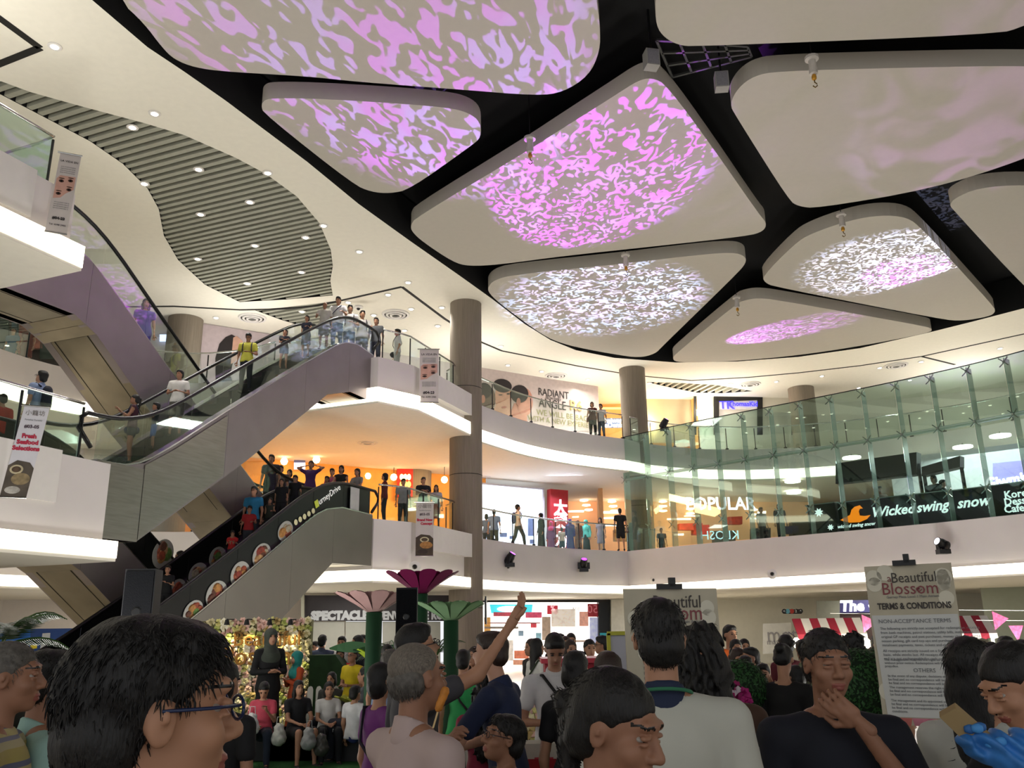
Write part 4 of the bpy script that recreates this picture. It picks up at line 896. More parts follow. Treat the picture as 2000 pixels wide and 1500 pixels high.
    coarse_head = headprims(hS, Hc, HR, False)
    ext = []
    T = lambda p: Hc+HR@(np.array(p)*hS)
    if not fine:
        for s in (-1, 1):
            ext.append((*qsphere(T((s*.03, .079, .012)), np.array([.014, .008, .006])*hS, HR), 1))
            ext.append((*qsphere(T((s*.031, .083, .030)), np.array([.018, .007, .0035])*hS, HR), 1))
        ext.append((*qsphere(T((0, .086, -.058)), np.array([.019, .009, .005])*hS, HR), 2))
        b += coarse_head
        for s in (-1, 1):                                     # separate bent fingers and thumb
            a, e, w, d = arm[s]; up = norm(np.cross(d, (0, 0, 1) if abs(d[2]) < .8 else (1, 0, 0))); up = up if abs(d[2]) > .8 else norm((0, 0, 1)-d*d[2]); x = np.cross(d, up)*s*-1
            for j, (off, L_) in enumerate(((.026, .066), (.009, .074), (-.009, .068), (-.026, .052))):
                p0 = w+(d*.085+x*off)*S; p1 = p0+(d*.55-up*.15)*L_*S; p2 = p1+(d*.35-up*.35)*L_*S
                ext.append((*qtube([p0, p1, p2], [.0095*S, .009*S, .006*S], 4), 0))
            p0 = w+(d*.03+x*.025)*S; ext.append((*qtube([p0, p0+(d*.03+x*.03)*S, p0+(d*.06+x*.034)*S], [.012*S, .011*S, .007*S], 4), 0))
        V, Q = nets(b, v*1.06, .018*S); rawmesh('body', V, Q, [skin(sk), EYED, LIPM], root, [0]*len(Q), ext)
    else:
        hv = .0042 if D < 2 else .005
        neck = ('c', nkb-np.array([0, 0, .03*S]), Hc+HR@(np.array([0, -.02, -.05])*hS), .050*S*(.9 if fem else 1), .047*S*(.9 if fem else 1))
        V0, Q0 = nets(headprims(hS, Hc, HR, True)+[neck, ('c', sh[-1]*.3+nkb*.7, sh[1]*.3+nkb*.7, .05*S, .05*S)], hv, .016*S)
        loc = (V0-Hc)@HR/hS; ctr = loc[Q0].mean(1)
        mi0 = np.where((np.abs(ctr[:, 0]) < .023) & (ctr[:, 2] < -.049) & (ctr[:, 2] > -.072) & (ctr[:, 1] > .082), 2, 0)
        brow = (np.abs(ctr[:, 2]-.034-.004*(1-np.abs(np.abs(ctr[:, 0])-.03)/.02)) < .0032) & (np.abs(np.abs(ctr[:, 0])-.031) < .019) & (ctr[:, 1] > .05); mi0[brow] = 1
        V, Q = nets(b, max(v, .012), .018*S)
        mi = list([0]*len(Q))
        ext = [(V0, Q0.tolist(), 0)]
        for s in (-1, 1):
            ext.append((*qsphere(T((s*.029, .0670, .0085)), np.array([.0120, .0115, .0070])*hS, HR, 10), 3)); ext.append((*qsphere(T((s*.029, .0740, .0080)), np.array([.0064, .0055, .0056])*hS, HR, 8), 1))
        if hand:
            for s in (-1, 1):
                a, e, w, d = arm[s]
                if isinstance(hand, dict) and s in hand: upv, cu = hand[s]
                else: upv, cu = (0, .3, 1), .6
                Vh, Qh = nets(hand_prims(w-d*.005, d, upv, s, cu, S)+[('c', w-d*.04*S, w, .0215*S, .019*S)], .004, .007); ext.append((Vh, Qh.tolist(), 0))
        o = rawmesh('body', V, Q, [skin(sk), EYED, LIPM, EYEW], root, mi, ext)
        a = np.zeros(len(o.data.polygons), np.int32); o.data.polygons.foreach_get('material_index', a); a[len(Q):len(Q)+len(Q0)] = mi0; o.data.polygons.foreach_set('material_index', a)
    # ---- clothes
    g = .012*S; inf = lambda P, q=g: [(*p[:3], p[3]+q, p[4]+q, *p[5:]) for p in P]
    cm = mat(top, .8, var=.10, scale=9, bump=.15) if isinstance(top, str) else top; bm = mat(bot, .8, var=.12, scale=8, bump=.15) if isinstance(bot, str) else bot
    kv = max(v, .0085 if fine else 0)
    hem = (.86+dz)*S; neckz = nkb[2]+.022*S
    if tk not in ('none',):
        slv = {'tee': .62, 'polo': .66, 'shirt': .9, 'vest': 0, 'long': 2, 'dress': .5, 'robe': 2}[tk]
        P = inf(tor[:2], g*1.2)+inf(tor[2:], g*.9)+[('c', leg[s][0]+np.array([0, 0, -.04*S]), leg[s][0]+np.array([-s*.01, 0, .12])*S, .078*fw_+g*2.0, .06*fw_+g*1.6) for s in (-1, 1)]
        for s in (-1, 1):
            a, e, w, d = arm[s]; k_ = .9 if fem else 1
            if 0 < slv <= 1: P += [('c', a, a+(e-a)*slv*.8, .046*fw_*k_+g*1.0, .040*fw_*k_+g*1.35)]
            elif slv == 2: P += inf(armp[s], g*1.1)
        if tk in ('dress', 'robe'):
            zb = .12 if tk == 'robe' else .52
            if sitting:
                for s in (-1, 1): P += [('c', leg[s][0], leg[s][1], .10*S, .08*S)] + ([('c', leg[s][1], leg[s][2], .08*S, .08*S)] if tk == 'robe' else [])
                hem = .05*S if tk == 'robe' else hem-.1
            else: P += [('c', pel, np.array([0, 0, zb*S]), .14*fw_, (.21 if tk == 'robe' else .19)*S, .8)]; hem = zb*S
        cuts = [((0, 0, hem), (0, 0, -1))]; nd = norm(Hc+HR@(np.array([0, -.02, -.06])*hS)-nkb); P += [('-c', nkb+nd*.028*S, nkb+nd*.30*S, (.064 if tk not in ('polo', 'shirt') else .056)*S, .068*S)]
        wr = lambda X, Yy, Zz: .0035*S*np.sin(Zz*38/S+X*17+3*np.sin(Yy*21))*np.clip((1.3*S-Zz)/.3, 0, 1)*(1 if v < .02 else 0)
        V, Q = nets(P, kv, .018*S, cuts, wr); rawmesh('shirt' if tk not in ('dress', 'robe') else 'dress', V, Q, [cm], root)
        if tk == 'polo' or tk == 'shirt' or collar:
            cc = mat(collar, .8) if collar else cm
            nk = nkb; dirn = norm(Hc+HR@(np.array([0, -.02, -.06])*hS)-nk); V, Q = nets([('c', nk-dirn*.01*S, nk+dirn*.04*S, .074*S, .064*S, .95)], max(v*.7, .006), .01, [((0, nk[1], (nk+dirn*.040*S)[2]), (0, .45, 1))] if not fem else [((0, nk[1], (nk+dirn*.038*S)[2]), (0, .45, 1))])
            if len(V): rawmesh('collar', V, Q, [cc], root)
    if bk != 'none' and build_legs:
        if bk == 'pants': P = inf(lp, g*1.2); cz = .07*S
        elif bk == 'shorts':
            P = [('c', leg[s][0], leg[s][0]+(leg[s][1]-leg[s][0])*.88, .076*fw_+g*1.1, .060*fw_+g*1.5) for s in (-1, 1)]; cz = -9
        elif bk == 'mini': P = [('c', leg[s][0], leg[s][0]+(leg[s][1]-leg[s][0])*.45, .077*fw_+g*1.1, .072*fw_+g*1.2) for s in (-1, 1)]; cz = -9
        elif bk == 'skirt': P = [('c', pel, (np.array([0, 0, .5])*S if not sitting else leg[1][1]*[0, 1, 1]), .13*fw_, .17*S, .85)]; cz = -9 if sitting else .48*S
        elif bk == 'maxi': P = [('c', pel, np.array([0, 0, .12])*S, .13*fw_, .20*S, .8)]; cz = .1*S
        P += [('c', pel-np.array([0, 0, .03*S]), pel+np.array([0, 0, .03*S]), .122*fw_+g*.6, .116*fw_+g*.6, .73)]
        V, Q = nets(P, kv, .025*S, [((0, 0, cz), (0, 0, -1)), ((0, 0, pel[2]+.06*S), (0, 0, 1))]); rawmesh({'pants': 'trousers', 'shorts': 'shorts', 'mini': 'shorts', 'skirt': 'skirt', 'maxi': 'skirt'}[bk], V, Q, [bm], root)
    if build_legs:
        for s in (-1, 1):
            a = leg[s][2]; V, Q = nets([('c', a-np.array([0, .02, .04])*S, a+np.array([s*.02, .14, -.052])*S, .042*S, .036*S)], max(v*.9, .014), .01, [((0, 0, a[2]), (0, 0, 1))]); rawmesh('shoe', V, Q, [mat(shoe, .6)], root)
    # ---- hair / head scarf
    if hijab:
        hm = mat(hijab, .8, var=.2, scale=10, bump=.2); q = lambda r: tuple(np.array(r)*hS)
        P = [('e', T((0, -.018, .036)), q((.092, .108, .094)), HR), ('e', T((0, -.02, -.05)), q((.085, .085, .09)), HR), ('c', T((0, -.02, -.10)), tuple(chs+np.array([0, .02, .04*S])), .085*S, .155*S, .72), ('-e', T((0, .115, -.022)), q((.052, .075, .07)), HR, .01)]
        V, Q = nets(P, min(v, .016), .03, [((0, 0, chs[2]-.06*S), (0, 0, -1))]); rawmesh('head_scarf', V, Q, [hm], root)
    elif hair:
        hm = hcol if hcol else (HAIRG if hc == 'g' else HAIRBR if hc == 'br' else HAIRB)
        if hair == 'cap': hm = mat(hc or '303038', .8)
        hv = (.0055 if D < 2 else .007) if fine else min(v, .016)
        ph = R_.uniform(0, 9); fr = 1/hS
        amp = (.0016 if fine else .003)*(7 if hair == 'curly' else .25 if hair in ('cap',) else 1)
        def dsp(X, Yy, Zz): return amp*(np.sin(X*95*fr+ph+4*np.sin(Zz*23))*np.sin(Yy*80*fr+3*np.sin(X*31))+.7*np.sin(Zz*60*fr+X*140*fr+5*np.sin(Yy*40)))
        V, Q = nets(hair_prims(hair, hS, Hc, HR, fine), hv, .012, None, dsp)
        ext = []
        if fine and hair not in ('cap',) and len(V):             # loose strand tufts lying along the hair
            nrm = V-Hc; nrm /= np.linalg.norm(nrm, axis=1)[:, None]; rr = np.random.default_rng(int(px)); N_ = (2000 if D < 2 else 900) if hair != 'crop' else 500
            for i in rr.integers(0, len(V), N_):
                n_ = nrm[i]; dn = np.array([rr.normal(0, .2), rr.normal(-.1, .2), -1.0]) if hair != 'crop' else np.array([rr.normal(0, .4), .3, -.8])
                if hair in ('tail', 'bun'): dn = HR@np.array([rr.normal(0, .12), -1, rr.normal(.15, .12)])
                dn = dn-n_*dn.dot(n_)*.92+n_*.05; dn /= np.linalg.norm(dn)+1e-6; Lh = rr.uniform(.02, .04)*(1.2 if hair in ('long', 'bob') else .7)
                p = V[i]-n_*.004; ext.append((*qtube([p, p+dn*Lh*.5+n_*.003, p+dn*Lh], [.0014, .0012, .0003], 3), 0))
        if len(V): rawmesh('hair' if hair != 'cap' else 'cap', V, Q, [hm], root, None, ext)
    if gl:
        mb = MB(); 
        for s in (-1, 1):
            c = T((s*.032, .098, .008)); X = HR[:, 0]; Zv = HR[:, 2]
            ring_ = [c+X*.023*hS*math.cos(a)+Zv*.015*hS*math.sin(a) for a in np.linspace(0, 2*PI, 15)]
            mb.tube([tuple(q) for q in ring_], .0022*hS, 5)
            mb.tube([tuple(T((s*.054, .094, .012))), tuple(T((s*.078, .05, .012))), tuple(T((s*.080, -.01, .012)))], .0024*hS, 5)
        mb.tube([tuple(T((-.01, .101, .010))), tuple(T((.01, .101, .010)))], .002*hS, 5)
        mb.make('eyeglasses', mat(gl if isinstance(gl, str) else '15161c', .3), root, local=True, smooth=True)
    if bag:
        bm2 = mat(bag[1], .7, var=.15)
        if bag[0] == 'pack':
            V, Q = nets([('c', L(0, -.17, 1.06), L(0, -.17, 1.30), .11*S, .10*S, .7)], max(v, .014), .02); rawmesh('backpack', V, Q, [bm2], root)
            for s in (-1, 1):
                mb = MB(); mb.tube([tuple(L(s*.11, -.12, 1.36)), tuple(L(s*.11, .0, 1.44)), tuple(L(s*.115, .105, 1.34)), tuple(L(s*.12, .11, 1.18)), tuple(L(s*.14, .02, 1.06))], .017*S, 6)
                mb.make('backpack_strap', bm2, root, local=True, smooth=True)
        else:
            s = bag[2] if len(bag) > 2 else 1
            c = L(s*.22, .02, .88); V, Q = nets([('c', c-np.array([0, .08*S, 0]), c+np.array([0, .08*S, 0]), .10*S, .10*S)], max(v, .012), .02, [((c[0]+.045*S, 0, 0), (1, 0, 0)), ((c[0]-.045*S, 0, 0), (-1, 0, 0))]); rawmesh('shoulder_bag', V, Q, [bm2], root)
            mb = MB(); mb.tube([tuple(L(s*.2, .0, .96)), tuple(L(s*.12, .125, 1.15)), tuple(L(-s*.0, .14, 1.28)), tuple(L(-s*.10, .07, 1.42)), tuple(L(-s*.12, -.06, 1.42)), tuple(L(s*.0, -.14, 1.22)), tuple(L(s*.2, -.03, .96))], .012*S, 5); mb.make('bag_strap', bm2, root, local=True, smooth=True)
    return root, dict(S=S, arm=arm, Hc=Hc, HR=HR, hS=hS, L=L)
def held(info, s, root, mb_fn, name, mt): pass
# ---------------------------------------------------------------- people on the escalators
def rider(px, yt, o, tf, lb, **kw):
    s, z = EP(px, yt, o-.77); f = tf(s)-.13
    h = z-f; kw.setdefault('vox', .019)
    if not .9 < h < 2.0: print('RIDER', lb, round(s, 2), round(h, 2)); h = min(1.85, max(1.2, h))
    return person(px, yt, lb, pos=E(s, o-.77, f), h=h, group='people riding the escalators', **kw)
rider(265, 771, 0, t1, 'woman in maroon raising a phone, navy tote on her arm, foot of the upper escalator', yaw=110, fem=True, hair='tail', top='3a1626', tk='vest', bot='23222a', bk='mini', arms=('phone', 'phone'), bag=('tote', '1c2240', 1), sk='b')
rider(306, 786, 0, t1, 'boy in dark tee and bright blue shorts behind the phone-raising woman', yaw=120, top='20242a', bot='1d4a8c', bk='shorts', sk='b', arms=('rail', 'down'))
rider(352, 723, 0, t1, 'man in white polo and grey shorts, hands joined, low on the upper escalator', yaw=190, top='cfccc8', tk='polo', bot='4a4842', bk='shorts', arms=('fold', 'fold'), head=(-25, 0, 0), sk='b')
rider(486, 651, 0, t1, 'man in yellow polo with a backpack looking down on the upper escalator', yaw=185, top='b9b545', tk='polo', bot='14151c', arms=('fold', 'down'), bag=('pack', '241c1c'), head=(0, -25, 0), gl=True, sk='b')
rider(557, 643, 0, t1, 'woman in dark top and denim shorts holding a book on the upper escalator', yaw=200, fem=True, hair='tail', top='1a1d26', bot='343c50', bk='mini', arms=('cross', 'cross'), head=(-20, 0, 0))
rider(600, 616, 0, t1, 'woman in navy dress with a pale sash, upper half of the upper escalator', yaw=170, fem=True, hair='bun', tk='dress', top='14172a', bk='none', arms=('rail', 'down'))
rider(635, 590, 0, t1, 'grey haired man in pale checked shirt and shorts near the escalator top', yaw=185, tk='polo', top='b9b5ac', bot='55575c', bk='shorts', hair='bald', hc='g', arms=('down', 'rail'), sk='b')
rider(661, 580, 0, t1, 'tall youth in white tee and blue jeans at the crest of the escalator', yaw=180, top='cfcfcf', bot='3c5a84', bag=('sling', '1d2547'), arms=('rail', 'rail'))
rider(684, 596, 0, t1, 'youth in white tee with dark satchel just past the crest', yaw=190, top='c6c4c2', bot='2c4468', bag=('pack', '33222a'), arms=('fold', 'down'))
rider(708, 607, 0, t1, 'slim youth in pale shirt with black backpack straps behind the crest', yaw=200, top='9d9a96', bot='20242e', bag=('pack', '15151a'), arms=('rail', 'down'))
person(735, 621, 'youth in grey tee behind the end glass of the top landing', h=1.7, zf=L3, yaw=170, top='54565a', bot='2a2e3a', group='people on the top landing', vox=.02)
person(777, 643, 'man in white shirt with a shoulder bag turning on the top landing', h=1.7, zf=L3, yaw=110, top='c9c9c9', tk='shirt', bot='9a9a98', gl=True, group='people on the top landing', vox=.02, bag=('sling', '22222a'))
rider(288, 568, -1.8, t2, 'woman in violet dress with long dark hair riding down the upper rear escalator', yaw=-150, fem=True, hair='long', tk='dress', top='3d2a86', bk='none')
person(84, 724, 'man in light blue shirt with glasses and navy backpack on the middle left landing', h=1.74, zf=L2, yaw=75, top='8fa0c4', tk='polo', bot='3a382c', gl='22242c', bag=('pack', '171b2c'), head=(0, 18, 0), group='people on the middle left landing', sk='c', vox=.016)
person(7, 770, 'person in red tee cut by the left frame edge, middle landing', h=1.62, zf=L2, yaw=60, top='b3352a', bot='2c2c30', group='people on the middle left landing', vox=.016)
rider(497, 950, .3, t3, 'man in turquoise tee on the lower escalator', yaw=175, top='1d6a92', bot='1e2026', sk='b', arms=('down', 'down'))
rider(528, 972, .3, t3, 'long haired woman in olive sleeveless top on the lower escalator', yaw=185, fem=True, hair='long', tk='vest', top='2c3026', bot='1c1c1f', arms=('rail', 'down'), head=(0, 12, 0))
rider(551, 934, .3, t3, 'woman in black with long hair behind the olive top, lower escalator', yaw=180, fem=True, hair='long', top='111115', bot='16161a')
rider(577, 928, .3, t3, 'man in black tee high on the lower escalator', yaw=180, top='0f1014', bot='16181e')
rider(455, 1036, .3, t3, 'child in bright red tee with hands together on the lower escalator', yaw=190, top='a81c1c', bot='1b1b20', arms=('cross', 'cross'), sk='b')
rider(486, 1019, .3, t3, 'adult in red top leaning on the rail behind the red-shirted child', yaw=185, top='8f1a1e', bot='2a2c34', arms=('rail', 'down'), sk='b')
rider(325, 1143, .3, t3, 'woman in black tee near the foot of the lower escalator beside the left speaker', yaw=190, fem=True, hair='bun', top='0e0f12', bot='16161a', arms=('cross', 'rail'))
rider(355, 1050, -1.9, t4, 'dark silhouette of a long haired woman on the lower rear escalator', yaw=120, fem=True, hair='long', top='14110f', bot='16161a')
G2 = 'people at the middle landing railing'
for px, yt, lb, kw in [
 (531, 888, 'person with dark hair high at the foot of the rear escalator rail, orange shop behind', dict(top='1a1a1e', h=1.75)),
 (549, 909, 'shorter person in patterned dark shirt beside the rear escalator rail', dict(top='3a2c2e')),
 (566, 917, 'woman in purple looking down near the escalator head', dict(fem=True, hair='bob', top='3b2a5a')),
 (577, 930, 'person in navy top leaning at the escalator head', dict(top='22243a', h=1.55)),
 (608, 900, 'woman in purple tee with both hands behind her head', dict(fem=True, hair='bun', top='4a2a5c', bot='3a3038', arms=('head', 'head'), h=1.62)),
 (639, 930, 'small child between the purple tee woman and the black top woman', dict(top='5a3c2a', h=1.35)),
 (649, 915, 'person in pink top half hidden behind the black top woman', dict(fem=True, top='a8506a')),
 (667, 909, 'woman in black sleeveless top at the middle of the railing group', dict(fem=True, hair='bob', tk='vest', top='181612', arms=('rail', 'rail'))),
 (698, 915, 'woman in pale grey tee leaning on the railing', dict(fem=True, hair='tail', top='8c8a88', arms=('rail', 'rail'), yaw=150)),
 (752, 924, 'woman in dark red blouse standing sideways, left of the red shop sign', dict(fem=True, hair='bob', tk='long', top='5c1c20', bot='1d1f26', yaw=100)),
 (788, 935, 'person in white and red top before the red shop sign', dict(top='8a8a90', bot='22242c', yaw=200)),
 (827, 932, 'man in black tee with folded arms by the dark round column', dict(top='14141a', arms=('cross', 'cross'), yaw=200)),
 (852, 947, 'girl in white with a headband beside the near column', dict(fem=True, hair='long', top='a9a9ad', bot='8c2030', bk='skirt', h=1.5))]:
    kw.setdefault('h', 1.62); kw.setdefault('bot', '1e1f24'); kw.setdefault('yaw', 180); person(px, yt, lb, zf=L2, group=G2, vox=.022, **kw)
person(1156, 785, 'person in maroon top and dark trousers with a red handbag at the top railing', h=1.68, zf=L3, yaw=180, fem=True, hair='bob', top='4a1c22', tk='vest', bot='1b1b1e', bag=('tote', '5c2a20', 1), group='pair at the top railing', vox=.026)
person(1173, 789, 'person in pale shirt and jeans leaning close at the top railing', h=1.62, zf=L3, yaw=150, top='b5b2b4', bot='3c4658', group='pair at the top railing', vox=.026)
for px, yt, lb, kw in [
 (950, 1004, 'woman in grey-blue top seen against the lit window, next to the near column', dict(fem=True, hair='bob', top='5a6a90', yaw=0)),
 (965, 995, 'man in blue shirt facing the lit window', dict(top='6c7fae', bot='30342c', yaw=0, h=1.72)),
 (1011, 985, 'man in white shirt with blue backpack walking past the lit window', dict(tk='shirt', top='cfc6c2', bot='3a3c38', legs='walk', yaw=-70, bag=('pack', '2b2f6a'), hair='crop', h=1.78)),
 (1056, 1002, 'woman in black robe and black head scarf beside the red pillar', dict(fem=True, tk='robe', bk='none', top='16161c', hijab='141418', yaw=120)),
 (1076, 1018, 'woman in pink head scarf in front of the red pillar', dict(fem=True, tk='robe', bk='none', top='6a4a66', hijab='b8406a', yaw=160, h=1.5)),
 (1097, 1030, 'child in beige top and dark shorts by the red pillar', dict(top='9a8c78', bot='202c3c', bk='shorts', h=1.25, yaw=0)),
 (1113, 1024, 'figure in violet robe right of the red pillar', dict(fem=True, tk='robe', bk='none', top='3c2a78', hijab='5a3a80', dist=36.6, h=1.45, yaw=180)),
 (1128, 1022, 'figure in orange and brown patterned robe next to the violet robe', dict(fem=True, tk='robe', bk='none', top='7a4a34', hijab='8a5a3c', dist=37.0, h=1.45, yaw=170)),
 (1144, 1015, 'woman in turquoise head scarf and dark skirt at the curved railing', dict(fem=True, tk='long', top='4fa89a', bot='1c2420', bk='maxi', hijab='5cc0ae', yaw=150)),
 (1172, 1011, 'slim woman in grey dress at the curved railing', dict(fem=True, hair='long', tk='dress', top='7a7078', bk='none', yaw=160)),
 (1210, 993, 'man in black tee and black shorts with his back turned, beside the glass wall', dict(top='131317', bot='121216', bk='shorts', yaw=0, h=1.74))]:
    kw.setdefault('h', 1.6); kw.setdefault('bot', '22242c'); person(px, yt, lb, zf=L2, group='people on the middle gallery', vox=.026, **kw)
for px, yt, d, lb, kw in [
 (1290, 1016, 42, 'person in dark top behind the glass wall near the bookshop', dict(top='20222a')),
 (1414, 998, 38, 'person in grey tee seen through the glass wall above the mirrored letters', dict(top='7a7a7c', yaw=90)),
 (1486, 997, 35, 'man in pale shirt bending behind the glass wall', dict(top='9a948c', yaw=200)),
 (1522, 998, 34, 'person in black behind the glass wall left of the snowflake panel', dict(top='16161a', hair='bob'))]:
    person(px, yt, lb, dist=d, zf=L2, h=1.6, group='people behind the glass wall', vox=.028, **{**dict(yaw=180, bot='1c1c22'), **kw})
person(1717, 950, 'cafe worker in beige top behind the counter panel reading Wicked', dist=31.4, zf=L2, h=None, yaw=180, top='8f8272', group='people in the cafe', vox=.026)
person(1822, 928, 'person with long hair and dark top behind the counter panel reading swing', dist=30.3, zf=L2, yaw=120, fem=True, hair='bob', top='1c181c', group='people in the cafe', vox=.026)
person(1840, 937, 'person in black leaning close behind the counter panel reading swing', dist=30.0, zf=L2, yaw=240, top='141216', group='people in the cafe', vox=.026)
for px, yt, lb, c in [(28, 640, 'figure in blue dress inside the top left shop', '2c5a78'), (60, 632, 'figure in red-brown outfit inside the top left shop', '6a2c26')]:
    person(px, yt, lb, h=1.6, zf=L3, yaw=180, fem=True, tk='dress', top=c, bk='none', group='figures in the top left shop', vox=.028)
# ---------------------------------------------------------------- people on the ground floor, far and middle distance
GF = 'crowd on the ground floor'
for row in [
 (530, 1228, 13.6, 'woman in long black robe and grey striped head scarf before the flower wall', dict(fem=True, tk='robe', top='0d0d10', bk='none', hijab='3a4038', arms=('fold', 'fold'), yaw=215)),
 (581, 1272, 13.9, 'woman in orange robe and teal head scarf at the right end of the flower wall', dict(fem=True, tk='robe', top='a8441c', bk='none', hijab='1f7a74', arms=('cross', 'cross'), yaw=130)),
 (616, 1253, 16.4, 'dark haired person left of the checked shirt man by the green drape', dict(top='24262c', yaw=150)),
 (630, 1240, 16.0, 'man in blue checked shirt behind the green drape', dict(tk='shirt', top='46506a', yaw=0)),
 (668, 1243, 16.0, 'youth in white shirt facing forward under the white shop hoarding', dict(tk='polo', top='c4c2c0', yaw=180)),
 (665, 1267, 15.0, 'boy in bright red tee in front of the youth in white', dict(top='c42222', yaw=180)),
 (699, 1241, 15.2, 'long haired woman in navy at the right of the white hoarding', dict(fem=True, hair='long', tk='long', top='10131c', yaw=120)),
 (709, 1240, 16.4, 'man with dark hair just behind the long haired woman in navy', dict(top='1c1e28', yaw=180)),
 (731, 1252, 15.6, 'person with dark hair behind the pink flower stem', dict(top='1a241c', yaw=90)),
 (690, 1266, 13.2, 'person in bright yellow tee with glasses and folded hands', dict(fem=True, hair='bun', top='c4ae18', bot='121216', arms=('fold', 'fold'), gl=True, yaw=150, sk='b')),
 (765, 1268, 7.6, 'grey haired man in light blue shirt turned to the right', dict(tk='shirt', top='7f93b8', hair='crop', hc='g', yaw=-50, sk='b')),
 (745, 1295, 5.4, 'woman in purple blouse with a dark diagonal strap', dict(fem=True, hair='bob', top='6a2a72', bag=('sling', '1c1224'), yaw=-55)),
 (905, 1269, 8.2, 'man in green tee and pale trousers with a black sling pouch, back turned', dict(top='2f9a55', bot='a8a49c', bag=('sling', '101014', 1), yaw=-10)),
 (927, 1263, 9.4, 'woman with long brown hair facing the green tee man', dict(fem=True, hair='long', hc='br', top='8c7a74', yaw=150)),
 (948, 1313, 5.6, 'woman with loose black hair in a pink and white patterned top', dict(fem=True, hair='curly', top='8c2a44', bot='1c1c24', yaw=20)),
 (943, 1252, 12.5, 'dark haired person at the left edge of the bright shop', dict(top='16161a')),
 (1038, 1248, 12.0, 'person with brown hair in black at the bright shop entrance', dict(fem=True, hair='bob', hc='br', top='151518', yaw=120)),
 (1048, 1247, 11.2, 'long haired woman in white tee with a green bag by the picket fence', dict(fem=True, hair='long', top='cfcdc8', bot='1c2018', yaw=-60, bag=('tote', '2c3a24', -1))),
 (1094, 1238, 13.5, 'dark haired shopper behind the white polo man, left one', dict(top='3a2a2e')),
 (1104, 1243, 12.5, 'shopper with brown hair behind the white polo man, right one', dict(fem=True, hair='bob', hc='br', top='6a4a4e')),
 (1115, 1237, 14.0, 'shopper with a high bun inside the bright shop', dict(fem=True, hair='bun', top='5a5a66')),
 (1113, 1250, 9.6, 'woman with parted brown hair smiling beside the white polo man', dict(fem=True, hair='long', hc='br', top='8c8486', yaw=200)),
 (1151, 1249, 10.2, 'woman in dark blue top with a pink sash at the shop counter', dict(fem=True, hair='bun', top='23283c', yaw=190, arms=('reach', 'fold'))),
 (1177, 1242, 10.6, 'man in black top with glasses at the shop counter by the yellow framed board', dict(top='101014', yaw=80, gl=True)),
 (1123, 1272, 5.0, 'person with straight black hair in a black top, back turned, beside the white polo man', dict(fem=True, hair='bob', top='0f0f13', yaw=-25)),
 (1186, 1273, 4.4, 'person with brown bowl-cut hair seen from behind, red counter beyond', dict(fem=True, hair='bob', hc='br', top='3c2c2c', yaw=0)),
 (1424, 1221, 10.5, 'man with black hair and an orange collar right of the first poster', dict(top='c65a1c', yaw=200)),
 (1436, 1249, 9.8, 'woman in black head covering behind the orange collar man', dict(fem=True, hair='long', top='121216', yaw=180)),
 (1453, 1248, 12.5, 'long haired woman far back against the white wall', dict(fem=True, hair='long', top='15151a', yaw=180)),
 (1424, 1290, 8.2, 'person in red dotted blouse left of the topiary ball', dict(fem=True, hair='bob', top='a8243c', yaw=150)),
 (1442, 1266, 9.0, 'person with tied brown hair behind the serious boy', dict(fem=True, hair='tail', hc='br', top='6a4a44', yaw=230)),
 (1454, 1281, 8.0, 'boy with short dark hair looking straight ahead above the topiary ball', dict(top='1a1c26', yaw=180, sk='b')),
 (1466, 1265, 8.8, 'boy in white tee turned left near the topiary ball', dict(top='b9b4b4', yaw=100, sk='b')),
 (1489, 1296, 8.2, 'small child with hands to mouth beside the topiary ball', dict(top='26262c', yaw=160, arms=('eyes', 'eyes'))),
 (1533, 1240, 9.4, 'woman with tied dark hair beyond the bowed woman in black', dict(fem=True, hair='bun', top='5a1c28', yaw=20)),
 (1566, 1250, 9.0, 'man in grey-green shirt at the striped awning stall', dict(tk='shirt', top='6a7058', yaw=0)),
 (1552, 1300, 8.0, 'person in crimson top behind the bowed woman in black', dict(fem=True, hair='bob', top='7a1c30', yaw=40)),
 (1663, 1238, 7.6, 'woman with very long hair in a short sleeved black dress at the stall', dict(fem=True, hair='curly', tk='dress', top='0f0f12', bk='none', yaw=60)),
 (1707, 1277, 6.9, 'toddler in white with dark hair at the right topiary ball', dict(hair='bob', top='c4c2bc', yaw=130)),
 (1640, 1250, 8.6, 'person in dark top half hidden behind the navy tee man', dict(top='2a2420', yaw=150)),
 (1714, 1240, 9.4, 'person in dark clothes left of the terms poster', dict(top='1a1618', yaw=200)),
 (1946, 1292, 5.2, 'woman in yellow-green blouse between the two women at right', dict(fem=True, hair='bob', top='9aa03a', bot='5a2a5c', yaw=100)),
 (1936, 1255, 7.6, 'dark haired woman under the right end of the striped awning', dict(fem=True, hair='bob', top='6a1f5c', yaw=170)),
 (1962, 1243, 8.4, 'dark haired person under the pink pennants', dict(top='202026')),
 (1994, 1250, 8.2, 'dark haired person cut by the right edge under the pennants', dict(top='24242a')),
 (612, 1262, 16.4, 'woman with tied hair beside the green drape', dict(fem=True, hair='tail', top='3c4648', yaw=120)),
 (757, 1259, 10.0, 'dark haired woman behind the light blue shirt man', dict(fem=True, hair='long', top='2c3440', yaw=200)),
 (172, 1258, 4.1, 'person with swept black hair half hidden behind the man in dark glasses', dict(hair='short', top='191a1e', yaw=-40)),
 (440, 1290, 4.6, 'person with black hair and red earring just right of the near man with glasses', dict(fem=True, hair='bob', top='17171a', yaw=-20))]:
    px, yt, d, lb, kw = row; kw.setdefault('bot', '1a1b20'); kw.setdefault('yaw', 180)
    person(px, yt, lb, dist=d, group=GF, **kw)
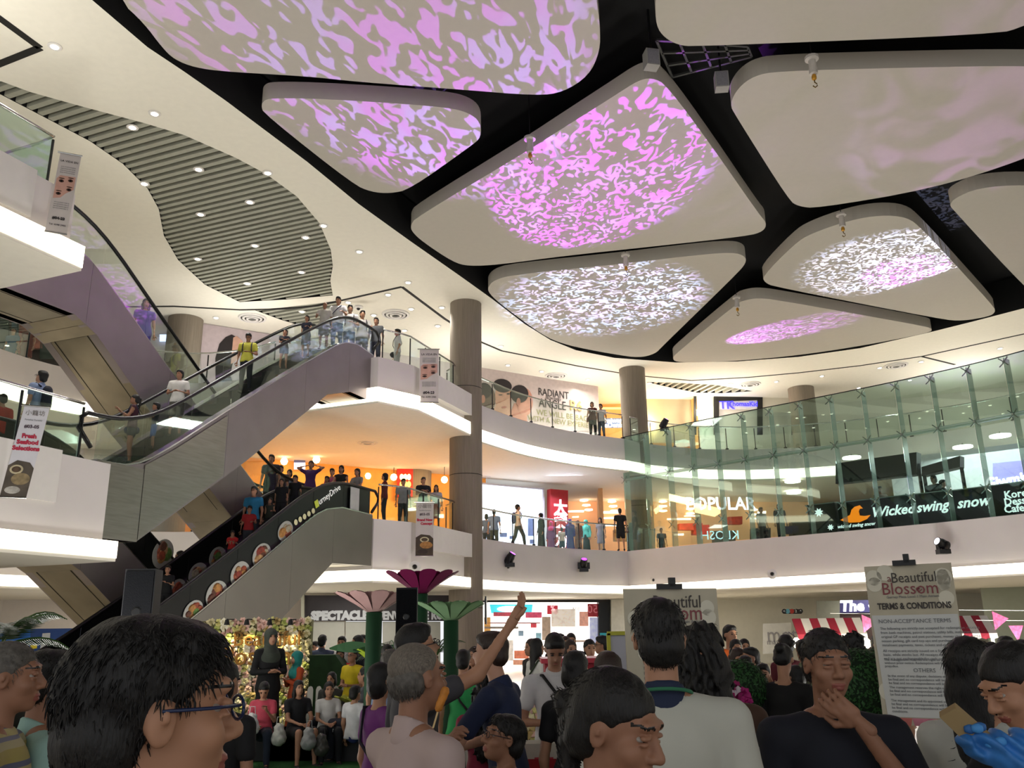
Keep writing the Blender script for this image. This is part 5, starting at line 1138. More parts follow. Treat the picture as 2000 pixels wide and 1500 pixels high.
for px, yt, d, lb, kw in [
 (517, 1331, 12.4, 'seated woman in coral pink tee looking at her phone', dict(fem=True, hair='bun', top='c24a5c', bot='1c2434', arms=('phone', 'lap'), head=(0, -30, 0), yaw=190)),
 (584, 1327, 12.4, 'seated woman in black tee with white shoulder stripes', dict(fem=True, hair='long', top='17181c', bot='0e0e11', arms=('lap', 'lap'), yaw=215, bk='shorts')),
 (643, 1330, 12.6, 'seated woman in white tee with crossed wrists', dict(fem=True, hair='bob', top='c9c7c4', bot='15161c', arms=('lap', 'lap'), yaw=200)),
 (648, 1311, 13.6, 'seated woman with dark curly hair behind the white tee', dict(fem=True, hair='bob', top='3a3a36', yaw=170)),
 (694, 1338, 12.2, 'small child in white tee and blue trousers facing away on the bench', dict(hair='short', top='c9c9cc', bot='2a3468', yaw=-30)),
 (715, 1300, 12.6, 'woman in grey striped top seated beyond the child', dict(fem=True, hair='bob', top='54565c', yaw=90)),
 (1521, 1258, 6.8, 'woman in black sitting with bowed head on the green platform', dict(fem=True, hair='bun', tk='long', top='0d0d10', bot='0d0d10', yaw=-30, head=(0, -35, 0), lean=.12))]:
    zz = .3 if px > 1400 else 0; person(px, yt, lb, dist=d, zf=zz, legs='sit', group='people seated near the stage', **kw)
# ---------------------------------------------------------------- nearest people
def stripemat(name, cols, scale, axis='Z'):
    M = bpy.data.materials.new(name); M.use_nodes = True; nt = M.node_tree; N = nt.nodes; K = nt.links; B = N['Principled BSDF']; B.inputs['Roughness'].default_value = .8
    tc = N.new('ShaderNodeTexCoord'); sx = N.new('ShaderNodeSeparateXYZ'); K.new(tc.outputs['Object'], sx.inputs[0])
    a = N.new('ShaderNodeMath'); a.operation = 'MULTIPLY'; a.inputs[1].default_value = scale; K.new(sx.outputs[axis], a.inputs[0])
    f = N.new('ShaderNodeMath'); f.operation = 'FRACT'; K.new(a.outputs[0], f.inputs[0])
    cr = N.new('ShaderNodeValToRGB'); cr.color_ramp.interpolation = 'CONSTANT'; e = cr.color_ramp.elements
    while len(e) < len(cols): e.new(.5)
    for i, (p, c) in enumerate(cols): e[i].position = p; e[i].color = (*lin(c), 1)
    K.new(f.outputs[0], cr.inputs[0]); K.new(cr.outputs[0], B.inputs['Base Color']); return M
NG = 'people nearest the camera'
person(20, 1255, 'older man in yellow and grey striped polo at the left edge', dist=2.9, yaw=-72, tk='polo', top=stripemat('striped_polo', [(0, '9c8f52'), (.35, 'a39a78'), (.55, '6f7080'), (.66, 'a59a6c'), (.85, '585c74')], 9), hair='crop', hcol=HAIRG, sk='b', group=NG)
person(98, 1272, 'man in mint green polo half hidden behind the nearest head', dist=3.2, yaw=-52, tk='polo', top='8fb0a8', bot='26282e', sk='b', group=NG)
person(292, 1213, 'nearest man, black hair and dark glasses with blue rims, seen from behind', dist=1.12, yaw=-48, tk='tee', top='15161a', gl='17264a', hair='short', sk='a', group=NG, fat=1.05, head=(-6, 0, 0))
rt, I = person(812, 1257, 'elderly man in pale pink shirt with thin grey hair, eating', dist=2.95, yaw=-50, tk='shirt', top=mat('b09c98', .8, var=.04, bump=.2, scale=5), bot='33343a', hair='bald', hcol=HAIRG, sk='b', group=NG, arms=(((.03, .15, -.24), (-.13, .17, -.05), (-.3, .0, .9)), 'down'), hand={-1: ((-.6, -.6, .1), 1.3), 1: ((0, .3, 1), .6)})
# thin combed-over hair on top of the elderly man's head
V, Q = nets([('e', tuple(I['Hc']+I['HR']@(np.array([0, -.024, .040])*I['hS'])), tuple(np.array([.0725, .0965, .082])*I['hS']), I['HR'])]+[('-e', tuple(I['Hc']+I['HR']@(np.array([0, .085, -.02])*I['hS'])), tuple(np.array([.12, .09, .10])*I['hS']), I['HR'])]+[('-e', tuple(I['Hc']+I['HR']@(np.array([0, .0, -.07])*I['hS'])), tuple(np.array([.12, .12, .10])*I['hS']), I['HR'])], .006, .01)
rawmesh('thin_hair', V, Q, [mat('6a6259', .7, var=.4, scale=90, stretch=(8, 1, 1), bump=.4)], rt)
p = Yd(862, 1368, 2.86); root = empty('corn_dog', 'golden battered sausage on a stick held at the elderly man\'s mouth', 'food', tuple(p))
V, Q = nets([('c', (-.008, 0, -.022), (.012, 0, .028), .0125, .014)], .004, .01, None, lambda X, Y_, Z_: .0012*np.sin(X*300)*np.sin(Z_*260)); rawmesh('batter', V, Q, [mat('b8752a', .6, var=.2, scale=40, bump=.4)], root)
MB().tube([(-.010, 0, -.03), (-.025, 0, -.08)], .003, 6).make('stick', mat('c9ad7c', .6), root, local=True)
person(812, 1218, 'man in charcoal tee raising his right arm high with a phone', dist=4.4, yaw=-62, top='3b3a3f', bot='22232a', hair='short', gl=True, sk='a', group=NG, arms=('down', ((.03, .23, .10), (.06, .40, .33), (.1, .5, .85))), vox=.014, head=(0, 10, 0))
p = Yd(949, 1192, 4.62); root = empty('smartphone', 'black smartphone held up in the raised hand', 'phone', tuple(p)); MB().box((0, 0, 0), (.008, .07, .14)).make('case', mat('0d0d10', .3), root, local=True); MB().box((-.005, 0, 0), (.002, .06, .12)).make('screen', mat('20242c', .1), root, local=True)
person(990, 1234, 'man in navy blue shirt and khaki trousers in profile facing left', dist=5.0, yaw=72, tk='shirt', top='1d2746', bot='857553', hair='short', hc='br', sk='c', group=NG, arms=('reach', 'lap'), lean=.12, vox=.014)
person(987, 1396, 'boy with thin glasses looking up to the left', dist=3.9, yaw=112, gl='2a2226', hair='short', top='17181c', sk='b', group=NG, head=(0, 14, 0))
person(1082, 1239, 'man in white polo with a black strap looking down at his phone', dist=6.4, yaw=186, tk='polo', top='bdbbbd', bot='1b2a30', hair='short', sk='b', bag=('sling', '121214', -1), arms=('fold', 'fold'), head=(0, -32, 0), group=NG, vox=.013)
person(1186, 1314, 'near woman with dark pulled-back hair looking down to the right', dist=1.8, yaw=-122, fem=True, hair='tail', top='14120f', sk='b', head=(0, -16, 0), group=NG)
rt, I = person(1283, 1172, 'tall man seen from behind in off-white polo with navy and green collar', dist=2.75, yaw=-4, tk='polo', top=mat('b4b4aa', .8, var=.05, bump=.2, scale=5), bot='25262c', hair='short', collar='1c2640', sk='a', group=NG, fat=1.08)
nk = I['L'](0, -.01, 1.42); S_ = I['S']; ring_ = [nk+np.array([math.cos(a)*.082*S_, math.sin(a)*.082*S_, .018*S_-.02*math.sin(a)*S_]) for a in np.linspace(0, 2*PI, 25)]
MB().tube([tuple(q) for q in ring_], .0055*S_, 6).make('collar_stripe', mat('2c6b4c', .8), rt, local=True, smooth=True)
person(1368, 1222, 'woman with long curly black hair beside the tall man in off-white', dist=3.4, yaw=-12, fem=True, hair='curly', top='4a3428', sk='a', group=NG)
person(1606, 1230, 'man in dark navy tee with his hand at his mouth, facing the camera', dist=3.0, yaw=176, top='10131f', bot='15161c', hair='crop', hcol=mat('1d1b1b', .6, var=.4, scale=60, bump=.4), sk='b', group=NG, arms=('chin', 'down'), hand={-1: ((.5, 1, .0), 1.0), 1: ((0, .3, 1), .6)}, head=(6, -4, 0), fat=1.1)
person(1888, 1247, 'woman in white tee with long straight black hair carrying a blue bouquet', dist=3.05, yaw=-52, fem=True, hair='long', top='b9bab4', bot='8c8878', sk='a', group=NG, arms=('carry', 'carry'), hand=True)
person(1975, 1262, 'woman in black with tied hair leaning in at the right edge', dist=2.6, yaw=98, fem=True, hair='tail', top='0e0e12', bot='1a1a20', sk='a', group=NG, head=(0, -28, 0), arms=('reach', 'reach'), hand=True)
# bouquet wrapped in crumpled blue paper
p = Yd(1948, 1466, 2.12); root = empty('flower_bouquet', 'bouquet in crumpled blue paper with a brown paper sheet held by the woman in white', 'bouquet', tuple(p))
def crumple(X, Y_, Z_): return .010*np.sin(X*60+4*np.sin(Z_*35))*np.sin(Z_*48+3*np.sin(X*40))+.006*np.sin((X+Z_)*120)
V, Q = nets([('c', (-.075, -.02, .02), (.10, 0, -.03), .022, .075), ('c', (.09, 0, -.05), (.15, .02, -.12), .07, .06)], .006, .02, None, crumple)
rawmesh('blue_paper', V, Q, [mat('2f6fb4', .5, var=.25, scale=14, bump=.5)], root)
MB().prism([(-.13, -.02, .075), (-.095, -.03, .095), (-.01, -.04, .01), (-.045, -.03, -.02)], (.01, .02, .01)).make('brown_paper', mat('8c7650', .7, var=.1), root, local=True)
for k in range(7):
    a = k*.9; V, Q = nets([('e', (-.07+.012*k, -.03-.01*(k % 2), .05-.01*k+.012*(k % 3)), (.015, .010, .012))], .006, .01); rawmesh('blossom', V, Q, [mat('3f87c8' if k % 2 else '2a5f9c', .6)], root)
# ---------------------------------------------------------------- the two event posters on stands
BEIGE = mat('b5ad98', .6, var=.12, scale=3.5); SHEET = mat('c6c7c4', .6, var=.02); BOK = mat('cfcab8', .6, var=0); ROSE = mat('7e4045', .6); TXT = mat('3a3532', .6, var=0); GREYT = mat('6d6f72', .6, var=0)
def poster(dist, px0, px1, pyt, pyb, lb, rx):
    a = Yd(px0, (pyt+pyb)/2, dist); b = Yd(px1, (pyt+pyb)/2, dist+rx); a2, b2 = (a[0], a[1]), (b[0], b[1])
    root = empty('poster_stand', lb, 'poster', ((a[0]+b[0])/2, (a[1]+b[1])/2, 0))
    w = math.hypot(b[0]-a[0], b[1]-a[1]); r, u, nn = frame_of(a2, b2)
    zt = float(onplane(px0, pyt, a2, b2)[2]); zb = float(onplane((px0+px1)/2, pyb, a2, b2)[2]); c = (Vector(a2).to_3d()+Vector(b2).to_3d())/2
    O = lambda x, z, o=.0: c + r*x*w + Vector((0, 0, zt+(zb-zt)*z)) + nn*o
    MB().prism([O(-.5, 0), O(.5, 0), O(.5, 1), O(-.5, 1)], -nn*.012).make('poster_board', BEIGE, root)
    for k in range(13):
        R_ = random.Random(k+int(px0)); x, z, q = R_.uniform(-.41, .41), R_.choice([R_.uniform(.02, .25), R_.uniform(.02, .9)]), R_.uniform(.03, .05)
        if abs(x) < .25 and z < .2: x = .39 if x > 0 else -.40
        MB().lathe(O(x, z, .001), [(q, 0), (q, .0015)], 16, r, u, nn).make('printed_light_dot', BOK, root)
    q = w/.6
    text('a', O(-.22, .085, .003), r, u, .075*q, ROSE, root, ext=.001); text('Beautiful', O(.06, .085, .003), r, u, .105*q, TXT, root, ext=.001, sx=.86)
    text('Blossom', O(.0, .155, .003), r, u, .125*q, ROSE, root, ext=.001, sx=.92)
    MB().tube([tuple(O(.10+.035*math.cos(t)*(1-t/9), .158+.016*math.sin(t)*(1-t/9), .006)) for t in np.linspace(0, 7, 22)], .0025, 5).make('rose_print', ROSE, root)
    text('Gurney Plaza Level 1 Main Atrium', O(.02, .205, .003), r, u, .026*q, GREYT, root, ext=.001)
    mb = MB(); mb.box(O(-.02, -.012, .012), (.16*q, .02, .03), tuple(r), tuple(nn)); mb.box(O(.01, -.04, .012), (.04*q, .02, .05), tuple(r), tuple(nn)); mb.make('bulldog_clip', mat('0c0c0c', .4), root)
    for s in (-1, 1): MB().tube([tuple(O(.36*s, .9, -.03)), tuple(Vector((O(.44*s, 1, -.10).x, O(.44*s, 1, -.10).y, 0)))], .013, 8).make('easel_leg', CHROME, root)
    MB().tube([tuple(O(0, .1, -.03)), tuple(Vector((O(0, 1, -.5).x, O(0, 1, -.5).y, 0)))], .012, 8).make('easel_leg', DARKM, root)
    return root, O, r, u, nn, q
ra, O, r, u, nn, q = poster(5.0, 1226, 1412, 1150, 1480, 'beige poster with bokeh dots headed Beautiful Blossom behind the tall man', .12)
text('FLOWER WORKSHOP', O(.06, .33, .003), r, u, .075*q, TXT, ra, ext=.001, bold=.002, sx=.75)
for k in range(12): text('for all shoppers with a minimum spend of the day', O(.1, .42+.03*k, .003), r, u, .026*q, GREYT, ra, ext=.001)
MB().prism([O(.18, .78, .002), O(.5, .74, .002), O(.5, 1, .002), O(.24, 1, .002)], nn*.001).make('printed_figure', mat('b98070', .6, var=.3), ra)
rb, O, r, u, nn, q = poster(5.2, 1707, 1882, 1106, 1418, 'beige poster headed TERMS & CONDITIONS with a white text sheet', -.25)
text('TERMS & CONDITIONS', O(.02, .265, .003), r, u, .062*q, TXT, rb, ext=.001, bold=.0015, sx=.78)
MB().prism([O(-.48, .32, .001), O(.49, .32, .001), O(.49, .95, .001), O(-.44, .95, .001)], nn*.002).make('text_sheet', SHEET, rb)
text('NON-ACCEPTANCE TERMS', O(0, .36, .005), r, u, .04*q, GREYT, rb, ext=.001); text('OTHERS', O(.04, .665, .005), r, u, .04*q, GREYT, rb, ext=.001)
para = ['The following are strictly not accepted for redemption: receipts', 'from bank machines, petrol stations, utility bills, instalments,', 'original GP receipts and past purchases, money changers, banks,', 'season parking, gift card top ups and purchases, online', 'instalment payments, taxes, tickets and charge payments.']
for i, t_ in enumerate(para): text(t_, O(-.40, .405+.026*i, .005), r, u, .026*q, GREYT, rb, ext=.001, align='LEFT', sx=.98)
for i, t_ in enumerate(['All receipts are strictly issued on a first come, first served', 'basis, while stocks last. All receipts must be on the same day', 'and are not exchangeable for cash or voucher.']): text(t_, O(-.40, .545+.024*i, .005), r, u, .026*q, GREYT, rb, ext=.001, align='LEFT')
for i, t_ in enumerate(['The management reserves the right to verify all purchases', 'without prior notice. Redemption will be processed without', 'prejudice.']): text(t_, O(-.40, .60+.02*i, .005), r, u, .024*q, GREYT, rb, ext=.001, align='LEFT')
for j, z0 in enumerate((.70, .77, .85)):
    for i in range(3 if j < 2 else 4): text(['In the event of any dispute, decisions made by the management', 'The management reserves the right to change the terms and', 'The management and its appointed service company shall not'][j] if i == 0 else 'be final and no correspondence will be entertained' if i < 3 else 'conditions.', O(-.38, z0+.022*i, .005), r, u, .024*q, GREYT, rb, ext=.001, align='LEFT')
for x, c_ in ((-.32, 'b0605a'), (-.02, 'b56f80'), (.25, '9a8452')): MB().prism([O(x-.15, .955, .001), O(x+.15, .955, .001), O(x+.13, 1, .001), O(x-.13, 1, .001)], nn*.002).make('printed_strip', mat(c_, .6, var=.3, scale=9), rb)
# ---------------------------------------------------------------- stage turf, flower wall and paper flowers
TURF = mat('1f5a20', .95, var=.35, scale=60, bump=.8); TURFD = mat('16301a', .95, var=.35, scale=50, bump=.8)
t = MB().flat([(-6.2, 10.4), (1.2, 10.4), (1.2, 16.5), (-6.2, 16.5)], .04, .04).make('stage_turf', TURF, label='bright green artificial turf under the seated spectators', cat='carpet')
root = empty('turf_platform', 'dark green turf covered platform behind the red belt on the right', 'platform', (3.2, 6.2, 0))
MB().box((2.75, 7.2, .22), (3.4, 2.4, .44)).make('turf_top', TURFD, root)
MB().box((3.5, 5.95, .27), (2.1, .12, .54)).make('turf_front', TURFD, root)
root = empty('green_wheelie_bin', 'dark green panelled box with white letters beside the terms poster', 'bin', (2.3, 4.5, 0))
p0 = Yd(1708, 1410, 3.9)
MB().box((p0[0], p0[1], .58), (.30, .3, 1.16)).make('body', mat('1d4a24', .4, var=.2), root); MB().box((p0[0], p0[1], 1.18), (.34, .34, .06)).make('lid', mat('1d4a24', .4, var=.2), root)
text('wn', Vector((p0[0]-.07, p0[1]-.152, 1.20-.10)), (1, 0, 0), (0, 0, 1), .10, mat('c8ccc8', .5), root, bold=.003)
FWa, FWb = tuple(Yd(330, 1300, 15.2)[:2]), tuple(Yd(604, 1300, 14.9)[:2])
r_, u_, n_ = frame_of(FWa, FWb); fz = float(onplane(480, 1212, FWa, FWb)[2]); fw = math.hypot(FWb[0]-FWa[0], FWb[1]-FWa[1])
root = empty('flower_wall', 'wall of cream and pink blossoms lettered Beautiful Blossom lit by small spots', 'flower wall', (FWa[0], FWa[1], 0))
MB().box(Vector((*FWa, fz/2))+r_*fw/2-n_*.06, (fw, .10, fz), tuple(r_), tuple(n_)).make('backing_board', mat('7c7a52', .8, var=.2), root)
def petalball(c, R, n, seed, k=5):
    rr = random.Random(seed); V = []; F = []
    for i in range(k):
        a = 2*PI*i/k+rr.uniform(0, 1); b = rr.uniform(.5, .9); ra_ = r_*math.cos(a)+u_*math.sin(a); t_ = (u_*math.cos(a)-r_*math.sin(a)); o = len(V)
        V += [c+n_*.01, c+ra_*R*.6+t_*R*.45+n_*R*.5, c+ra_*R+n_*R*b*.6, c+ra_*R*.6-t_*R*.45+n_*R*.5, c+ra_*R*.35+n_*R*.7]
        F += [(o, o+1, o+4), (o+1, o+2, o+4), (o+2, o+3, o+4), (o+3, o, o+4)]
    return V, F
cols = [mat(c, .8, var=.15) for c in ('d9cfa4', 'cfa79a', 'c8c07a', 'e3dcc4', 'b8a06a', 'd3b0a4', 'a8b060')]
proto = []
for i in range(14):
    V, F = petalball(Vector((0, 0, 0)), .075, n_, i, 6); me = bpy.data.meshes.new('blossom'); me.from_pydata([tuple(v) for v in V], [], F); me.materials.append(cols[i % 7]); proto.append(me)
rr = random.Random(3); spots = []
nx, nz = int(fw/.105), int(fz/.105)
for i in range(nx+1):
    for j in range(nz+1): spots.append((i, j, Vector((*FWa, 0))+r_*(i*.105+rr.uniform(-.03, .03))+Vector((0, 0, j*.105+rr.uniform(-.03, .03)))+n_*rr.uniform(0, .05)))
vis = [s for s in spots if s[0]*.105 > fw*.32]; rest = [s for s in spots if s[0]*.105 <= fw*.32]; rr.shuffle(vis)
for s in vis[:295]:
    o = bpy.data.objects.new('blossom', proto[rr.randrange(14)]); link(o, root); o.location = s[2]-Vector((FWa[0], FWa[1], 0))
V = []; F = []
for s in vis[295:]+rest:
    v, f = petalball(s[2], .075, n_, rr.random(), 6); b = len(V); V += v; F += [tuple(i+b for i in q) for q in f]
mesh('small_blossoms', V, F, mat('c9bd92', .8, var=.4, scale=6), root, kind='stuff')
GOLD = mat('6b4a1c', .4, .6)
def fl_tx(s_, px, py, sz, **kw): tx(s_, px, py, FWa, FWb, sz, GOLD, root, .12, ext=.03, **kw)
fl_tx('a', 470, 1240, .26); fl_tx('Beautiful', 528, 1248, .34, sx=1.0); fl_tx('Blossom', 508, 1282, .44, sx=.95)
for k, x in enumerate((458, 496, 540, 580)):
    p = onplane(x, 1210, FWa, FWb); q = Vector(tuple(p))+n_*.28; lr = empty('clip_spotlight', 'small black clip spotlight above the flower wall, %s from the left' % ORD[k], 'light', tuple(q), 0, 'clip spotlights on the flower wall')
    MB().bar(tuple(q), tuple(q-n_*.3), .02).make('arm', DARKM, lr); MB().lathe(tuple(q), [(.03, 0), (.05, -.09)], 10).make('head', DARKM, lr)
    light('SPOT', tuple(q+Vector((0, 0, -.1))), tuple(q-n_*.30-Vector((0, 0, .9))), 42, (1, .85, .5), 'clip_spot', .03, 80, .6)
def paper_flower(px, py, dist, R, H, lb, c, stemw, tilt=.9, n=10):
    p = Yd(px, py, dist); root = empty('paper_flower', lb, 'flower decoration', (p[0], p[1], 0), 0, 'giant paper flowers'); zt = p[2]
    MB().lathe((0, 0, 0), [(stemw, 0), (stemw, zt)], 18).make('stem', mat('0f3d22', .7, var=.1), root, local=True, smooth=True)
    m_ = mat(c, .6, var=.06)
    for layer in (0, 1):
        for i in range(n):
            a = 2*PI*(i+.5*layer)/n; d = Vector((math.cos(a), math.sin(a), 0)); t_ = Vector((-math.sin(a), math.cos(a), 0)); k = 1-.18*layer; th = tilt+.10*layer
            prof = [(0, .05), (.35, .12), (.7, .20), (.88, .21), (.97, .14), (1.0, .04)]; L_ = []; Rr = []
            for s_, w_ in prof:
                q = d*(stemw*.6+R*k*s_*math.cos(th-.15*s_))+Vector((0, 0, zt+R*k*s_*math.sin(th-.10*s_)))
                L_.append(q+t_*w_*R*k); Rr.append(q-t_*w_*R*k)
            nn = len(L_); V = L_+Rr; F = [(i2, i2+1, nn+i2+1, nn+i2) for i2 in range(nn-1)]; V2 = [v+Vector((0, 0, -.008))+d*.008 for v in V]; b = len(V)
            F += [tuple(x+b for x in f[::-1]) for f in F]; F += [(0, nn, nn+b, b), (nn-1, b+nn-1, b+2*nn-1, 2*nn-1)]
            mesh('petal', V+V2, F, m_, root, smooth=True, local=True)
    return root
paper_flower(731, 1196, 11.0, .50, 0, 'giant pale pink paper flower on a dark green stem, left of the right speaker', 'c09a98', .10, .62)
paper_flower(822, 1160, 12.6, .56, 0, 'giant magenta paper flower, tallest, just behind the right speaker', '76104a', .10, .70)
paper_flower(881, 1212, 10.2, .42, 0, 'giant light green paper flower in front of the near column', '8fb88a', .085, .62)
paper_flower(738, 1300, 11.8, .34, 0, 'small lime paper flower low in front of the pink one', 'b4cf3c', .07, .8, 8)
paper_flower(700, 1382, 12.9, .34, 0, 'lime paper flower near the picket fence', 'c3c95a', .06, .6, 8)
for k, (px, py, s_) in enumerate([(690, 1262, -1), (768, 1268, 1)]):
    p = Yd(px, py, 11.6); root = empty('paper_leaf', 'long green paper leaf %s of the pink flower stem' % ('left', 'right')[k], 'leaf decoration', (p[0], p[1], p[2]-.05))
    V = []; 
    for i in range(7): x = (i/6-.5)*.62; w_ = .07*math.sin(PI*(i+.3)/6.6); V += [(x, 0, w_+.04*math.cos(x*3)), (x, .02, -w_+.04*math.cos(x*3))]
    F = [(2*i, 2*i+2, 2*i+3, 2*i+1) for i in range(6)]; mesh('leaf_blade', V, F, mat('2f5a34', .6), root, local=True); MB().tube([(0, .01, 0), (-.31*s_, .01, -.05), (-.30*s_, .01, -(p[2]-.06))], .012, 6).make('stalk', mat('0f3d22', .7), root, local=True)
# picket fences
PICK = mat('c9c8bd', .7, var=.05)
def fence(x0, x1, yb, dist, lb, w=.085, gap=.13, h=.62):
    a = Yd(x0, yb, dist); b = Yd(x1, yb, dist); n = max(2, int((b[0]-a[0])/gap)); root = empty('picket_fence', lb, 'fence', (a[0], dist, 0), 0, 'white picket fences')
    for i in range(n):
        x = a[0]+gap*i; MB().prism([(x, dist, 0.02), (x+w, dist, .02), (x+w, dist, h-.05), (x+w*.8, dist, h-.01), (x+w*.5, dist, h), (x+w*.2, dist, h-.01), (x, dist, h-.05)], (0, .02, 0)).make('picket', PICK, root)
    for z in (.18, .46): MB().box(((a[0]+b[0])/2, dist+.035, z), (b[0]-a[0], .025, .05)).make('rail', PICK, root)
fence(598, 715, 1400, 13.9, 'white picket fence behind the seated women', h=.92); fence(1033, 1062, 1340, 9.4, 'tall pale picket fence left of the white polo man', h=1.22, w=.08)
for px, w_, lb in [(520, 1.0, 'black cube bench under the coral pink tee woman'), (583, .75, 'black bench under the black tee woman'), (645, .8, 'dark bench under the white tee woman')]:
    p = Yd(px, 1420, 12.75); root = empty('bench', lb, 'bench', (p[0], p[1], .04), 0, 'low black benches'); MB().box((0, 0, .19), (w_, .42, .36)).make('seat_block', mat('141416', .6), root, local=True); MB().box((0, 0, .385), (w_+.02, .44, .03)).make('seat_top', mat('1c1c1f', .5), root, local=True)
p = Yd(700, 1410, 12.6); root = empty('bench', 'white topped low table beside the seated child', 'table', (p[0], p[1], .04)); MB().box((0, 0, .40), (.6, .5, .04)).make('table_top', mat('b9bcc4', .4), root, local=True); MB().box((0, .05, .19), (.5, .4, .38)).make('table_base', mat('1a1a1e', .6), root, local=True)
for px, py, c_, lb, d in [(492, 1412, 'c9c9c9', 'white plastic bag hanging by the coral pink tee woman', 11.9), (603, 1440, '8f9090', 'clear plastic carrier bag at the feet of the black tee woman', 11.9), (628, 1452, '45433f', 'grey rucksack on the turf between the seated women', 12.0), (545, 1432, 'b8b8b0', 'small white pouch beside the black bench', 12.1)]:
    p = Yd(px, py, d); root = empty('bag', lb, 'bag', (p[0], p[1], max(.05, p[2]-.12)), 0)
    V, Q = nets([('c', (0, 0, .06), (0, 0, .18), .10, .065)], .012, .02, None, lambda X, Y_, Z_: .008*np.sin(X*70)*np.sin(Z_*60+Y_*40)); rawmesh('bag_body', V, Q, [mat(c_, .4, var=.2, scale=14, bump=.4)], root)
    MB().tube([(-.04, 0, .22), (-.03, 0, .32), (.03, 0, .32), (.04, 0, .22)], .006, 5).make('bag_handle', mat(c_, .5), root, local=True)
root = empty('green_drape', 'dark green draped display block behind the picket fence', 'drape', (*Yd(640, 1300, 14.6)[:2], 0))
a = Yd(605, 1280, 14.6); b = Yd(655, 1280, 14.6); c = Yd(690, 1330, 14.6)
MB().prism([(a[0], 14.6, 0), (c[0], 14.6, 0), (c[0], 14.6, .95), (b[0], 14.6, a[2]), (a[0], 14.6, a[2])], (0, .5, 0)).make('cloth', mat('1f3a1c', .85, var=.2, bump=.4), root)
# ---------------------------------------------------------------- loudspeakers on poles
def speaker(px0, px1, pyt, pyb, dist, lb):
    a = Yd((px0+px1)/2, pyt, dist); w = (px1-px0)/FPX*dist*.96; h = (pyb-pyt)/FPX*dist; root = empty('loudspeaker', lb, 'speaker', (a[0], a[1], 0), 0, 'black loudspeakers on poles'); zt = a[2]; CBX = mat('1a1b1f', .7, var=.1)
    mb = MB().prism([(-w/2, -.17, zt-h), (w/2, -.17, zt-h), (w*.36, .17, zt-h), (-w*.36, .17, zt-h)], (0, 0, h)); mb.make('cabinet', CBX, root, local=True)
    MB().box((0, -.175, zt-h/2), (w*.92, .012, h*.95)).make('grille', mat('101114', .95, var=.2, scale=90, bump=.3, spec=.1), root, local=True)
    for z in (.42, .56): MB().lathe((0, -.182, zt-h*z), [(w*.16, 0), (w*.12, -.006)], 14, (1, 0, 0), (0, 0, 1), (0, 1, 0)).make('horn_mark', RUBBER, root, local=True)
    MB().box((w*.2, -.184, zt-h*.53), (.012, .006, .012)).make('indicator_light', mat('d8e4ff', .4, emit=2, var=0), root, local=True)
    MB().tube([(0, 0, .02), (0, 0, zt-h)], .025, 8).make('pole', DARKM, root, local=True)
    for k in range(3): an = 2.1*k; MB().tube([(0, 0, .7), (.55*math.cos(an), .55*math.sin(an), .02)], .014, 6).make('leg', DARKM, root, local=True)
speaker(257, 317, 1113, 1300, 10.5, 'black loudspeaker on a pole at the foot of the lower escalator, left'); speaker(778, 819, 1149, 1275, 9.6, 'black loudspeaker on a pole between the pink and green paper flowers')
# ---------------------------------------------------------------- ground floor shops
GA, GB = (-11, 31.8), (-1.9, 31.9)
r = at_root('shopfront', 'dark hoarding reading SPECTACLE over white panels', 'shopfront', 665, 1200, (-7.0, 29.6), (-1.7, 30.4)); sa, sb = (-7.0, 29.6), (-1.7, 30.4)
decal('sign_band', [(593, 1163), (900, 1163), (900, 1213), (593, 1213)], sa, sb, mat('2c272b', .5, var=.3, scale=1.5), r, 0, .15)
for x0, x1 in ((595, 673), (675, 745), (747, 860)): decal('white_panel', [(x0, 1214), (x1, 1214), (x1, 1345), (x0, 1345)], sa, sb, mat('a9a9a0', .5, var=.03), r, 0, .05)
tx('SPECTACLE', 664, 1203, sa, sb, .37, mat('aeb0b2', .4, emit=.25), r, .17, bold=.03, sx=.98); tx('YUENWAH', 768, 1203, sa, sb, .36, mat('aeb0b2', .4, emit=.15), r, .17, bold=.02, sx=.8); tx('THE ROI', 838, 1203, sa, sb, .36, mat('aeb0b2', .4, emit=.15), r, .17, bold=.02, sx=.8)
decal('side_wall', [(590, 1150), (596, 1150), (596, 1345), (590, 1345)], sa, sb, mat('a8a898', .6), r, .02, .4)
